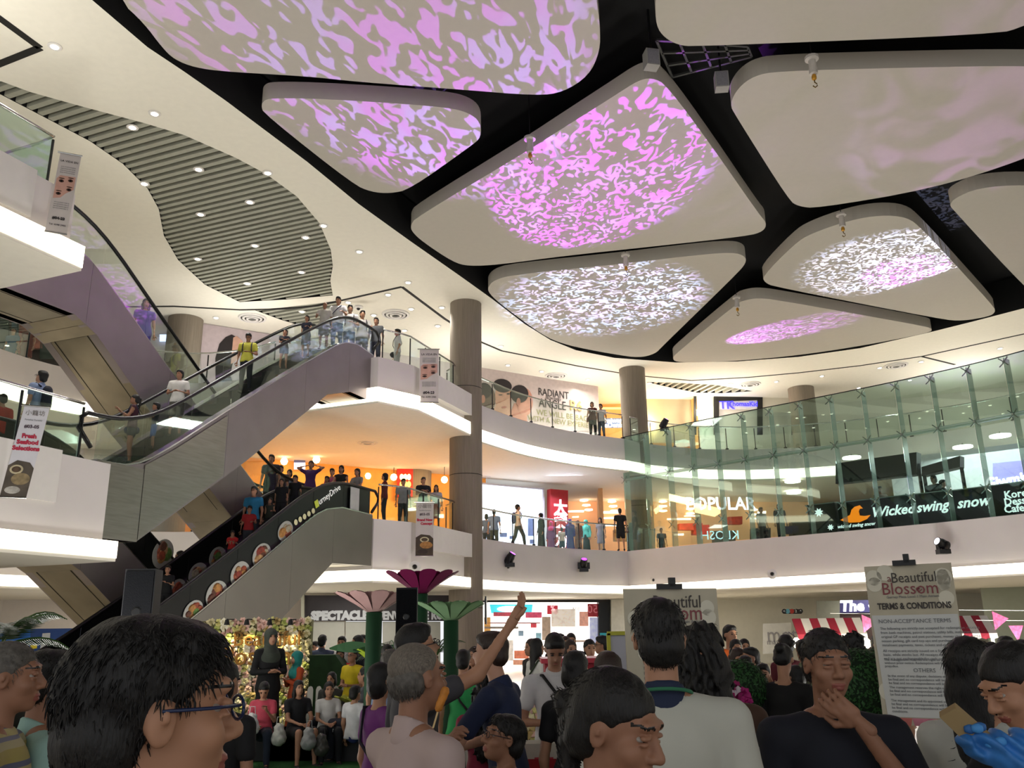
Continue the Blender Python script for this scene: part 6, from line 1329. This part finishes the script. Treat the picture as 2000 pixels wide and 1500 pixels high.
# bright shop
BA, BB = (-1.9, 40.0), (6.0, 41.0)
r = at_root('bright_shop', 'very bright shop with white shelves and teal header on the ground floor', 'shop', 1060, 1300, BA, BB)
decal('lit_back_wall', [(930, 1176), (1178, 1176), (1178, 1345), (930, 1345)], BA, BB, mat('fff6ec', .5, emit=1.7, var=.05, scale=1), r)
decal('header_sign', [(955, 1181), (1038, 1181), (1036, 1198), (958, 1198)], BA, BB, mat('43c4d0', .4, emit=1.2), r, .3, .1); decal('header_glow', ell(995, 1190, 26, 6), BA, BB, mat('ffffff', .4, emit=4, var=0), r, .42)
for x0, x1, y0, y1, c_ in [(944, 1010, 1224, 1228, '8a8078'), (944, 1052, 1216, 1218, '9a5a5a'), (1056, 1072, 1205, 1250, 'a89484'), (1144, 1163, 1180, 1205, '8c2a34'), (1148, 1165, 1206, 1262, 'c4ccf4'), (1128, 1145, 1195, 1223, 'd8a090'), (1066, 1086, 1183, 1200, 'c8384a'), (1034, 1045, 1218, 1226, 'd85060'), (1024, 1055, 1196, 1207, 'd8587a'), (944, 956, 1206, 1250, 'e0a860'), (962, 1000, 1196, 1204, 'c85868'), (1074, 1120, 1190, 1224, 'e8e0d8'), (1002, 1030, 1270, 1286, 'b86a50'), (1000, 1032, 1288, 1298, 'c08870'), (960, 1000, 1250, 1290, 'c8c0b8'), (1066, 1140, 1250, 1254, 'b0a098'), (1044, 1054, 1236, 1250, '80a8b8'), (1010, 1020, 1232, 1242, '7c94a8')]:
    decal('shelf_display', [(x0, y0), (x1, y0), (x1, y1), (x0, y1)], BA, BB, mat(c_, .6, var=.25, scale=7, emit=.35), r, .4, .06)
text('50', Vector(tuple(onplane(1153, 1191, BA, BB)))+frame_of(BA, BB)[2]*.5, -frame_of(BA, BB)[0], (0, 0, 1), .5, mat('c87880', .5, emit=.3), r); tx('%', 1076, 1189, BA, BB, .3, mat('ffe0e8', .5, emit=1), r, .5); tx('KOJ', 1121, 1189, BA, BB, .18, INK, r, .5)
decal('dark_door_frame', [(1163, 1176), (1184, 1176), (1184, 1275), (1163, 1275)], BA, BB, mat('10161c', .4), r, .3, .4); decal('top_frame', [(930, 1172), (1184, 1172), (1184, 1177), (930, 1177)], BA, BB, mat('1a1614', .4), r, .3, .4); decal('teal_panel', [(1165, 1236), (1186, 1236), (1186, 1275), (1165, 1275)], BA, BB, mat('2a8a98', .5, emit=.2), r, .72)
decal('white_pilaster', [(1186, 1172), (1232, 1172), (1232, 1300), (1186, 1300)], BA, BB, mat('c9c8c0', .5), r, .3, .5)
light('AREA', (1.0, 38.0, 2.9), (1, 36, 0), 260, (1, .95, .88), 'bright_shop_lamp', 3)
# right side shops
MA, MBp = (6.3, 41.6), (16, 39.4)
r = at_root('shop_sign', 'pale wall sign with thin grey lowercase letters behind the crowd', 'sign', 1520, 1245, MA, MBp)
decal('sign_board', [(1490, 1218), (1545, 1216), (1545, 1275), (1490, 1277)], MA, MBp, mat('c9c6bc', .5), r); tx('mothercare', 1497, 1241, MA, MBp, .95, mat('8a8686', .5), r, .05, align='LEFT', sx=.85); tx('maternity', 1497, 1254, MA, MBp, .35, mat('8a8686', .5), r, .05, align='LEFT')
CA, CBb = (12.3, 36.2), (18, 34.2)
r = at_root('coffee_shopfront', 'coffee shop front with glowing white script on a dark blue band', 'shopfront', 1665, 1190, CA, CBb)
decal('grey_pillar', [(1595, 1174), (1640, 1174), (1640, 1300), (1595, 1300)], CA, CBb, mat('6b6c60', .6), r, 0, .3); decal('sign_band', [(1640, 1173), (1790, 1170), (1790, 1195), (1640, 1197)], CA, CBb, mat('23204e', .5, emit=.15), r, .02, .2); decal('dark_interior', [(1640, 1196), (1790, 1196), (1790, 1330), (1640, 1330)], CA, CBb, mat('2c1a14', .6, var=.4, scale=2), r, 0, .05)
tx('The Coffee', 1640, 1185, CA, CBb, .56, mat('f6f4ff', .4, emit=3, var=0), r, .25, align='LEFT', bold=.025, shear=.15)
r = at_root('direction_sign', 'small round-ended direction sign with arrows and a red disc on the white wall', 'sign', 1548, 1194, MA, MBp)
decal('sign_bar', [(1530, 1190), (1565, 1190), (1568, 1194), (1565, 1199), (1530, 1199), (1526, 1194)], MA, MBp, mat('2a2624', .5), r, .1, .05)
for x, c_ in ((1531, '2a2624'), (1538, '6fb4c4'), (1546, 'b5382c'), (1555, '2a2624'), (1563, '2a2624')): decal('sign_disc', ell(x, 1194, 4.6, 4.8, 14), MA, MBp, mat(c_, .5), r, .16)
for s_, x in (('<', 1531), ('2', 1554), ('^', 1563)): tx(s_, x, 1194, MA, MBp, .16, mat('d8d8d0', .5, emit=.3), r, .18)
wall('wall_right_ground', [(18, 34.2), (26, 30), (29, 20)], 0, 3.1, mat('8f9484', .6, var=.03), -.2)
POa, POb = tuple(Yd(-40, 1260, 25)[:2]), tuple(Yd(262, 1260, 26)[:2])
r = at_root('hoarding', 'blue hoarding with white lettering about a new branch at lower left', 'hoarding', 120, 1260, POa, POb)
decal('blue_board', [(60, 1228), (262, 1226), (262, 1345), (60, 1345)], POa, POb, mat('143a78', .5, var=.08, scale=1), r); decal('bright_blue_print', [(-40, 1229), (62, 1229), (74, 1262), (60, 1345), (-40, 1345)], POa, POb, mat('1d6ac8', .5, var=.3, scale=1), r, .01)
decal('white_figure_print', [(84, 1237), (99, 1236), (97, 1275), (78, 1275)], POa, POb, mat('b4b8bc', .5), r, .04); decal('yellow_print', [(60, 1260), (73, 1258), (73, 1266), (60, 1268)], POa, POb, mat('c8b41c', .5), r, .04)
tx('A new POSB branch', 107, 1257, POa, POb, .36, mat('8fa8d0', .5, emit=.1), r, .04, align='LEFT'); tx('Coming your way', 107, 1272, POa, POb, .36, mat('8fa8d0', .5, emit=.1), r, .04, align='LEFT')
# ---------------------------------------------------------------- striped awning stalls and pennants
RED = mat('8a1f30', .7); WH = mat('c4c0b8', .7)
def stall(px0, px1, pyt, pyb, dist, lb):
    a = Yd(px0, pyt, dist); b = Yd(px1, pyt, dist); zb = Yd(px0, pyb, dist)[2]; root = empty('awning_stall', lb, 'stall', ((a[0]+b[0])/2, dist, 0), 0, 'red and white awning stalls'); n = int(round((b[0]-a[0])/.098)); w = (b[0]-a[0])/n; cx = (a[0]+b[0])/2
    for i in range(n):
        x = a[0]+w*i-cx
        V = [(x, .16, a[2]), (x+w, .16, a[2]), (x+w, 0, zb+.05), (x, 0, zb+.05), (x+w, -.01, zb), (x+w/2, -.01, zb-.015), (x, -.01, zb)]
        V += [(p[0], p[1]+.012, p[2]-.01) for p in V[:4]]
        mesh('awning_stripe', V, [(0, 1, 2, 3), (3, 2, 4, 5, 6), (7, 8, 9, 10), (0, 3, 10, 7), (1, 8, 9, 2)], RED if i % 2 == 0 else WH, root, local=True)
    for x in (a[0]-cx+.03, b[0]-cx-.03): MB().tube([(x, .06, 0), (x, .06, zb+.08)], .02, 8).make('post', WH, root, local=True)
    MB().box((0, .45, .5), (b[0]-a[0]-.1, .5, 1.0)).make('counter', mat('3c5a2a', .6, var=.2), root, local=True)
    MB().box((0, .45, 1.02), (b[0]-a[0], .58, .04)).make('counter_top', mat('b8b29c', .5), root, local=True)
    for k, (x, c_) in enumerate(((-.45, 'a8c43c'), (-.2, 'c8c890'), (.2, 'd85a9c'), (.4, 'c8a83c'))): MB().box((x, .42, 1.04+.09), (.14, .12, .18)).make('display_box', mat(c_, .6), root, local=True)
stall(1555, 1690, 1208, 1248, 10.5, 'red and white striped awning stall left of the terms poster'); stall(1845, 1942, 1203, 1247, 10.0, 'red and white striped awning stall right of the terms poster')
PNK = mat('c45a84', .7, var=.4, scale=30)
for k, (px, py, s_, d) in enumerate([(1697, 1218, 1, 10.2), (1953, 1212, 1, 9.8), (1986, 1232, .8, 9.9)]):
    p = Yd(px, py, d); root = empty('pennant', 'pink checked fabric pennant %s' % ('beside the left awning', 'at the end of the right awning', 'hanging near the right edge')[k], 'pennant', tuple(p), 0, 'pink pennants')
    pts = [(-.07, 0, .10), (.10, 0, .02), (-.07, 0, -.10)] if k < 2 else [(-.10, 0, .07), (.10, 0, .07), (0, 0, -.14)]
    MB().prism([(x*s_, y, z*s_) for x, y, z in pts], (0, .006, 0)).make('cloth', PNK, root, local=True)
    MB().tube([(-.42, .02, .12), (.42, .02, .10)], .003, 4).make('string', WH, root, local=True)
for k, px in enumerate((1556, 1692)):
    p = Yd(px, 1256, 10.3); root = empty('bulb_lamp', 'bare glowing bulb hanging under the %s end of the left awning' % ('left', 'right')[k], 'lamp', tuple(p)); MB().lathe((0, 0, 0), [(.01, -.06), (.05, -.03), (.05, .02), (.015, .06)], 12).make('bulb', mat('fff2d0', .5, emit=12, var=0), root, smooth=True, local=True); MB().tube([(0, 0, .06), (0, .26, .12)], .006, 5).make('cord', DARKM, root, local=True)
    light('POINT', tuple(p+np.array([0, -.15, 0])), (0, 0, 0), 14, (1, .9, .7), 'bulb_light', .05)
# yellow framed board and red counter
p = Yd(1188, 1237, 7.2); root = empty('notice_board', 'white notice board with a yellow frame behind the tall man', 'board', (p[0]+.25, p[1], 0))
for q in (((.0, 0, p[2]), (.52, .03, .03)), ((-.25, 0, p[2]-.25), (.03, .03, .5)), ((.25, 0, p[2]-.25), (.03, .03, .5)), ((0, 0, p[2]-.5), (.52, .03, .03))): MB().box(*q).make('frame_bar', mat('a8a52c', .5), root, local=True)
MB().box((0, .01, p[2]-.25), (.5, .01, .48)).make('board_face', mat('a5a4ac', .5, var=.05), root, local=True)
for s_ in (-1, 1): MB().tube([(.24*s_, .03, 0), (.24*s_, .03, p[2]-.4)], .012, 6).make('leg', CHROME, root, local=True)
p = Yd(1185, 1292, 7.9); root = empty('red_counter', 'red counter with white lettering behind the brown-haired head', 'counter', (p[0], p[1], 0)); MB().box((0, 0, p[2]/2), (1.1, .5, p[2])).make('counter_body', mat('9c1a2c', .5), root, local=True); MB().box((0, 0, p[2]+.02), (1.16, .56, .04)).make('counter_top', mat('c03a4a', .4), root, local=True)
# ---------------------------------------------------------------- queue barriers with red belts
def stanchion(x, y, lb): 
    root = empty('barrier_post', lb, 'barrier', (x, y, 0), 0, 'belt barrier posts'); MB().lathe((0, 0, 0), [(.17, 0), (.17, .02), (.03, .04), (.03, .92), (.042, .92), (.042, 1.0), (.02, 1.02)], 16).make('post', CHROME, root, smooth=False, local=True); MB().box((0, -.035, .95), (.05, .02, .06)).make('belt_clip', RUBBER, root, local=True); return Vector((x, y, .94))
BELT = mat('9c1420', .6)
q1 = Yd(1020, 1453, 5.4); q2 = Yd(1545, 1470, 5.4); q3 = Yd(1752, 1380, 3.6); q4 = Yd(1765, 1380, 4.4)
a = stanchion(q1[0]-.02, 5.4, 'chrome belt barrier post beside the boy with glasses'); b = stanchion(q2[0], 5.4, 'chrome belt barrier post left of the navy tee man'); c = stanchion(q3[0]+.14, 3.7, 'chrome barrier post under the terms poster')
q = Yd(1290, 1460, 5.4)
MB().box(((a.x+b.x)/2, 5.37, .95), (b.x-a.x, .003, .062)).make('barrier_belt', BELT, label='wide red belt stretched across behind the nearest heads', cat='barrier belt')
root = empty('gift_stand', 'white stand with red panel and flower print behind the red belt', 'stand', (*Yd(1060, 1420, 6.0)[:2], 0)); x0 = Yd(1060, 1420, 6.0)[0]
MB().box((x0, 6.0, .5), (.34, .2, 1.0)).make('stand_body', mat('b5b2a8', .6), root); MB().box((x0, 5.89, .62), (.05, .01, .5)).make('red_panel', mat('a8283c', .6), root); MB().box((x0, 5.89, .9), (.12, .012, .04)).make('red_panel', mat('a8283c', .6), root)
root = empty('flower_column', 'narrow column of pink and cream flowers behind the white polo man', 'flower column', (*Yd(1048, 1380, 7.6)[:2], 0)); x0 = Yd(1048, 1380, 7.6)[0]
MB().box((x0, 7.66, .55), (.16, .08, 1.1)).make('backing_board', mat('8a6a50', .8), root)
for k in range(48):
    o = bpy.data.objects.new('blossom', proto[k % 14]); link(o, root); o.location = Vector((rr.uniform(-.08, .08), .0+rr.uniform(-.02, .02), .03+1.08*k/48))
# ---------------------------------------------------------------- topiary balls
def topiary(px, py, dist, R, lb):
    p = Yd(px, py, dist); root = empty('topiary_ball', lb, 'topiary', (p[0], p[1], 0), 0, 'clipped topiary balls'); rr = np.random.default_rng(px)
    V, Q = nets([('e', (0, 0, p[2]), (R, R, R))], .02, .02); rawmesh('inner_ball', V, Q, [mat('0f2410', .9)], root)
    n = 4200; d = rr.normal(size=(n, 3)); d /= np.linalg.norm(d, axis=1)[:, None]; c = d*R*rr.uniform(.97, 1.05, (n, 1))+np.array([0, 0, p[2]]); a = rr.normal(size=(n, 3)); a -= d*(a*d).sum(1)[:, None]*.6; a /= np.linalg.norm(a, axis=1)[:, None]; b = np.cross(a, d)
    s_ = rr.uniform(.008, .014, (n, 1)); V = np.stack([c-a*s_, c+b*s_*.6, c+a*s_*1.4, c-b*s_*.6], 1).reshape(-1, 3); Q = np.arange(n*4).reshape(-1, 4)
    o = rawmesh('small_leaves', V, Q, [mat('1f4a1e', .6, var=.5, scale=30)], root); o['kind'] = 'stuff'
    MB().lathe((0, 0, 0), [(.16, 0), (.2, .3), (.21, .32), (.17, .32)], 16).make('pot', mat('123018', .7), root, local=True); MB().tube([(0, 0, .3), (0, 0, p[2]-R*.8)], .03, 8).make('trunk', mat('3a2c1c', .8), root, local=True)
topiary(1446, 1345, 7.0, .21, 'clipped green topiary ball beside the first poster'); topiary(1678, 1345, 5.6, .23, 'clipped green topiary ball at the navy tee man\'s shoulder'); topiary(1712, 1330, 6.1, .20, 'darker topiary ball touching the terms poster')
p = Yd(1440, 1380, 6.2); root = empty('flower_bunch', 'bunch of magenta and white flowers at the edge of the first poster', 'flowers', (p[0], p[1], 0))
MB().lathe((0, 0, 0), [(.07, 0), (.09, p[2]-.15), (.1, p[2]-.12)], 12).make('vase', mat('3a2c30', .5), root, local=True)
for k in range(26): o = bpy.data.objects.new('blossom', bpy.data.meshes.new('b')); V, F = petalball(Vector((0, 0, 0)), .045, n_, k+50, 6); o.data.from_pydata([tuple(v) for v in V], [], F); o.data.materials.append(mat(['a01c6c', 'c8b8c4', '8c1458'][k % 3], .7)); link(o, root); o.location = (rr.uniform(-.08, .08), rr.uniform(-.08, 0), p[2]+rr.uniform(-.12, .14))
# ---------------------------------------------------------------- palms
def palm(px, py, dist, lb, fr, L_, leafs=26, col='24401c', drop=1.3):
    p = Yd(px, py, dist); root = empty('potted_palm', lb, 'palm', (p[0], p[1], 0), 0, 'indoor palms'); MB().tube([(0, 0, .3), (0, 0, p[2]-.2)], .035, 8).make('trunk', mat('4a3c24', .8), root, local=True); MB().lathe((0, 0, 0), [(.2, 0), (.26, .4), (.22, .4)], 16).make('pot', mat('2c2c2c', .6), root, local=True)
    for a, el in fr:
        d = Vector((math.cos(a), math.sin(a), 0)); pts = []
        for i in range(9): t_ = i/8; pts.append(Vector((0, 0, p[2]-.2))+d*L_*t_*math.cos(el*(1-.4*t_))+Vector((0, 0, L_*(math.sin(el)*t_-drop*.38*t_*t_*t_))))
        MB().tube([tuple(q) for q in pts], [.012-.001*i for i in range(9)], 5).make('frond_stem', mat('3c5a28', .6), root, local=True)
        fo = MB(); sd = d.cross(Vector((0, 0, 1)))
        for i in range(leafs):
            t_ = .14+.84*i/leafs; k = t_*8; i0 = min(7, int(k)); q = pts[i0].lerp(pts[i0+1], k-i0); tan = (pts[i0+1]-pts[i0]).normalized(); Ln = .34*math.sin(PI*min(1, .25+.75*t_))*L_
            for s_ in (-1, 1):
                e = q+(sd*s_*.8+tan*.55+Vector((0, 0, -.35))).normalized()*Ln; w = tan*.0055
                fo.add([q-w, q+w, q.lerp(e, .6)+w*1.2, e, q.lerp(e, .6)-w*1.2], [(0, 1, 2, 3, 4)])
        fo.make('leaflets', mat(col, .6, var=.3), root, local=True, kind='stuff')
palm(5, 1215, 7.5, 'tall palm with arching fronds at the left edge', [(.15, 1.0), (-.5, .9), (.9, 1.1), (2.6, .9), (-1.2, .8), (.3, .35), (3.4, .6)], .62, 30)
palm(775, 1262, 13.9, 'dark leafy palm behind the right loudspeaker', [(0, .9), (.9, 1.1), (1.9, .9), (2.9, .8), (-.8, .9), (-2, .8), (.4, .3), (3.4, .4)], .75, 18, '1f3a1c')
palm(852, 1255, 13.8, 'small palm at the foot of the near column', [(0, 1.0), (1.2, 1.1), (2.4, .9), (3.4, .8), (-1, .9)], .55, 16, '2a4a24')
# ---------------------------------------------------------------- hanging banners
BANW = mat('b8b0ac', .6, var=.03)
def banner(a2, b2, px0, px1, pyt, pyb, lb, kind, tilt=0):
    r, u, nn = frame_of(a2, b2); P = lambda x, y, o=0: Vector(tuple(onplane(x, y, a2, b2)))+nn*o
    tl = P(px0, pyt); tr_ = P(px1, pyt); wv = r*(tr_-tl).dot(r); hv = Vector((0, 0, P((px0+px1)/2, pyb).z-P((px0+px1)/2, pyt).z)) + r*tilt
    O = lambda x, z, o=0: tl+wv*x+hv*z+nn*o; w = wv.length; root = empty('hanging_banner', lb, 'banner', tuple(tl), 0, 'vertical hanging banners')
    MB().prism([O(0, 0), O(1, 0), O(1, 1), O(0, 1)], nn*.006).make('banner_cloth', BANW if kind != 'white' else mat('c6c4ca', .6, var=.03), root); MB().tube([tuple(O(-.12, 0, .01)), tuple(O(1.05, 0, .01))], .018, 8).make('top_rod', CHROME, root); MB().tube([tuple(O(-.02, 1, .01)), tuple(O(1.02, 1, .01))], .014, 8).make('bottom_rod', CHROME, root)
    T_ = lambda s_, x, z, sz, m_, **kw: text(s_, O(x, z, .012), r, u, sz*w, m_, root, ext=.002, **kw)
    rad = lambda x, z, rx, rz, m_, n_, o=.012: MB().prism([O(x+rx*math.cos(t), z+rz*math.sin(t), o) for t in [2*PI*i/18 for i in range(18)]], nn*.002).make(n_, m_, root)
    if kind == 'eyes':
        T_('LA VIDA EN', .5, .10, .16, INK)
        for k in range(4): T_('enjoy brows and lashes', .5, .17+.025*k, .075, GREYT)
        MB().prism([O(.06, .33, .008), O(.2, .285, .008), O(.93, .28, .008), O(.93, .44, .008), O(.6, .50, .008), O(.4, .56, .008), O(.06, .58, .008)], nn*.002).make('face_print', mat('b98f80', .6, var=.1), root)
        for x, z in ((.3, .355), (.72, .335), (.27, .515), (.72, .45)): rad(x, z, .12, .018, mat('4a3028', .5), 'eye_print', .012); rad(x, z, .05, .016, mat('14100e', .3), 'iris_print', .015); rad(x, z-.034, .14, .006, mat('3c2820', .5), 'brow_print', .012)
        for k in range(4): T_('semi permanent make up', .5, .62+.025*k, .07, GREYT)
        T_('#04-23', .5, .82, .2, INK, bold=.004); T_('Tel: 4398 2985', .5, .90, .13, INK)
    else:
        T_('小籠坊', .5, .08, .26, mat('77706a', .5)); T_('Paradise Dynasty', .5, .155, .10, GREYT); T_('#03-05', .5, .23, .2, mat('4a3c44', .5), bold=.003)
        for k, t_ in enumerate(('Fresh', 'Seafood', 'Selections') if kind == 'white' else ('Brand New', 'Concept')): T_(t_, .5+(.1*k if kind != 'white' else 0), .335+.068*k, .26 if kind == 'white' else .19, mat('a8203c', .5), bold=.006)
        MB().prism([O(0, .66, .008), O(.3, .60, .008), O(.8, .62, .008), O(1, .68, .008), O(1, 1, .008), O(0, 1, .008)], nn*.002).make('dish_photo', mat('3c2f22' if kind != 'white' else '4a4238', .6, var=.4, scale=4), root)
        rad(.35 if kind == 'white' else .5, .70, .26, .05, mat('b8ac8c', .5, var=.2), 'bowl_print', .012); rad(.35 if kind == 'white' else .5, .70, .18, .032, mat('4a3826', .5, var=.4, scale=20), 'food_print', .016)
        rad(.6, .80, .36, .065, mat('7a6a4c' if kind == 'white' else '9a6a34', .5, var=.4, scale=12), 'food_print', .014); rad(.4, .92, .3, .04, mat('a09c94' if kind == 'white' else '2c1c12', .5, var=.3, scale=12), 'food_print', .014)
Pn = lambda s, o: E(s, o)[:2]
def facing(px, py, z, w=1.0):
    p = Z(px, py, z); d = Vector((p[0], p[1])).normalized(); r = Vector((d.y, -d.x)); r = (r+Vector((.25, .0))).normalized(); return (p[0]-r.x*w, p[1]-r.y*w), (p[0]+r.x*w, p[1]+r.y*w)
a2, b2 = facing(848, 690, 9.9); banner(a2, b2, 820, 857, 682, 786, 'eye make-up banner hanging at the top right landing beside the near column', 'eyes')
a2, b2 = facing(830, 985, 5.25); banner(a2, b2, 813, 847, 981, 1086, 'Brand New Concept food banner hanging at the middle right landing', 'pink')
c_ = EP(72, 800, .45); c_ = E(c_[0], .45, c_[1]); dd = Vector((c_[0], c_[1])).normalized(); rr_ = (Vector((dd.y, -dd.x))+Vector((.2, 0))).normalized(); a2, b2 = (c_[0]-rr_.x, c_[1]-rr_.y), (c_[0]+rr_.x, c_[1]+rr_.y); banner(a2, b2, 48, 98, 792, 972, 'white Fresh Seafood Selections banner hanging at the middle left landing', 'white', -.16)
c_ = EP(138, 300, .5); c_ = E(c_[0], .5, c_[1]); dd = Vector((c_[0], c_[1])).normalized(); rr_ = (Vector((dd.y, -dd.x))+Vector((.2, 0))).normalized(); a2, b2 = (c_[0]-rr_.x, c_[1]-rr_.y), (c_[0]+rr_.x, c_[1]+rr_.y); banner(a2, b2, 118, 160, 298, 456, 'eye make-up banner hanging high at the top left landing', 'eyes', -.06)
# ---------------------------------------------------------------- moving-head lights, cameras, hoists
def moving_head(px, py, dist, lb, aim, lens='b03cff', up=1, wallm=True):
    p = Vector(tuple(Yd(px, py, dist))); root = empty('moving_head_light', lb, 'stage light', tuple(p), 0, 'black moving-head stage lights'); d = Vector(aim).normalized(); x = d.cross(Vector((0, 0, 1))).normalized(); y = x.cross(d)
    MB().box(p+Vector((0, 0, -.24*up)), (.34, .28, .14)).make('base_box', RUBBER, root)
    for s_ in (-1, 1): MB().bar(p+x*.17*s_+Vector((0, 0, -.2*up)), p+x*.17*s_+Vector((0, 0, .05*up)), .05, .14, up=tuple(x)).make('yoke_arm', RUBBER, root)
    MB().lathe(p, [(.09, -.24), (.15, -.18), (.15, .05), (.13, .12), (.13, .2)], 16, x, y, d).make('lamp_head', mat('111214', .4), root, smooth=False); MB().lathe(p+d*.201, [(.11, 0), (.09, .012)], 16, x, y, d).make('lens', mat(lens, .3, emit=3.5, var=0), root)
moving_head(996, 1090, 31.2, 'black moving-head light with purple lens below the middle gallery, nearer the column', (.5, -.2, .8)); moving_head(1140, 1101, 34.3, 'black moving-head light with purple lens below the middle gallery, right one', (.1, -.5, .85)); moving_head(1840, 1062, 26.6, 'large black moving-head light on the right gallery face', (-.9, -.3, .4), lens='d0d0d8'); moving_head(1297, 827, 35.9, 'black moving-head light with purple lens standing above the glass wall corner', (.5, -.1, .8))
for px, py, dist, lb in [(1277, 1133, 35.0, 'small white dome camera on the gallery face left of the first poster'), (1508, 1121, 31.0, 'small white dome camera on the gallery face between the posters'), (810, 1107, 24.6, 'small dome camera on the white landing box'), (992, 1107, 31.4, 'small dome camera beside the near moving-head light'), (700, 601, 28.5, 'small dark dome camera on the top ceiling above the escalator')]:
    p = Vector(tuple(Yd(px, py, dist))); root = empty('dome_camera', lb, 'camera', tuple(p), 0); d = Vector((-p.x, -p.y, 0)).normalized() if py > 700 else Vector((0, 0, -1)); x = d.cross(Vector((.1, 0, 1))).normalized(); y = x.cross(d)
    MB().lathe(p, [(.17, -.05), (.17, 0), (.10, .03)], 16, x, y, d).make('housing', WHITE, root); MB().lathe(p+d*.03, [(.07, 0), (.05, .05), (.01, .07)], 12, x, y, d).make('dome', RUBBER, root, smooth=True)
for px, py, lb in [(1035, 283, 'ceiling hoist with hook on a dark cable in front of the central cloud panel'), (1587, 128, 'ceiling hoist with yellow hook at the wide right panel'), (1222, 508, 'ceiling hoist at the top edge of the lower centre panel'), (1644, 430, 'ceiling hoist at the top edge of the rounded right panel'), (1439, 590, 'small ceiling hoist at the corner of the furthest panel')]:
    p = Z(px, py, 12.75); root = empty('ceiling_hoist', lb, 'hoist', tuple(p), 0, 'ceiling hoists'); HW = mat('b5afa8', .5, var=.1)
    MB().lathe((0, 0, 0), [(.10, .22), (.14, .20), (.14, .14), (.075, .12), (.075, -.06), (.085, -.07), (.085, -.2), (.04, -.22)], 14).make('motor_body', HW, root, local=True)
    MB().lathe((0, 0, 0), [(.035, -.22), (.05, -.26), (.05, -.32), (.02, -.35)], 10).make('swivel', mat('b8862c', .4, .4), root, local=True)
    MB().tube([(0, 0, -.35), (0, 0, -.40), (.04, 0, -.43), (.045, 0, -.48), (0, 0, -.52), (-.045, 0, -.48)], .012, 6).make('hook', mat('6a5424', .4, .6), root, smooth=True, local=True)
    MB().tube([(0, 0, .2), (0, 0, 13.5-p[2]+.9)], .012, 6).make('cable', DARKM, root, local=True)
for px, py, lb, rz in [(1272, 117, 'white box loudspeaker hanging between three cloud panels', .2), (1409, 160, 'smaller white box loudspeaker hanging left of the wide right panel', -.1)]:
    p = Z(px, py, 12.9); root = empty('ceiling_speaker', lb, 'speaker', tuple(p), rz, 'hanging white speakers'); MB().box((0, 0, 0), (.28, .24, .38)).make('cabinet', mat('8f8d88', .5), root, local=True); MB().box((0, -.125, 0), (.24, .01, .34)).make('grille', mat('77757a', .6, var=.2, scale=80), root, local=True); MB().box((0, 0, .7), (.04, .04, 1.05)).make('bracket', DARKM, root, local=True)
root = empty('ceiling_grille', 'dark metal grid hanging in the black gap at the upper right', 'grille', tuple(Z(1370, 105, 13.4)))
g0, g1, g2, g3 = [Vector(tuple(Z(x, y, 13.4))) for x, y in ((1282, 78), (1460, 90), (1468, 110), (1313, 150))]
for k in range(5): MB().bar(g0.lerp(g1, k/4), g3.lerp(g2, k/4), .05).make('grid_bar', mat('3a3a38', .5), root)
for k in range(4): MB().bar(g0.lerp(g3, k/3), g1.lerp(g2, k/3), .05).make('grid_bar', mat('3a3a38', .5), root)
p = Z(1935, 945, 6);
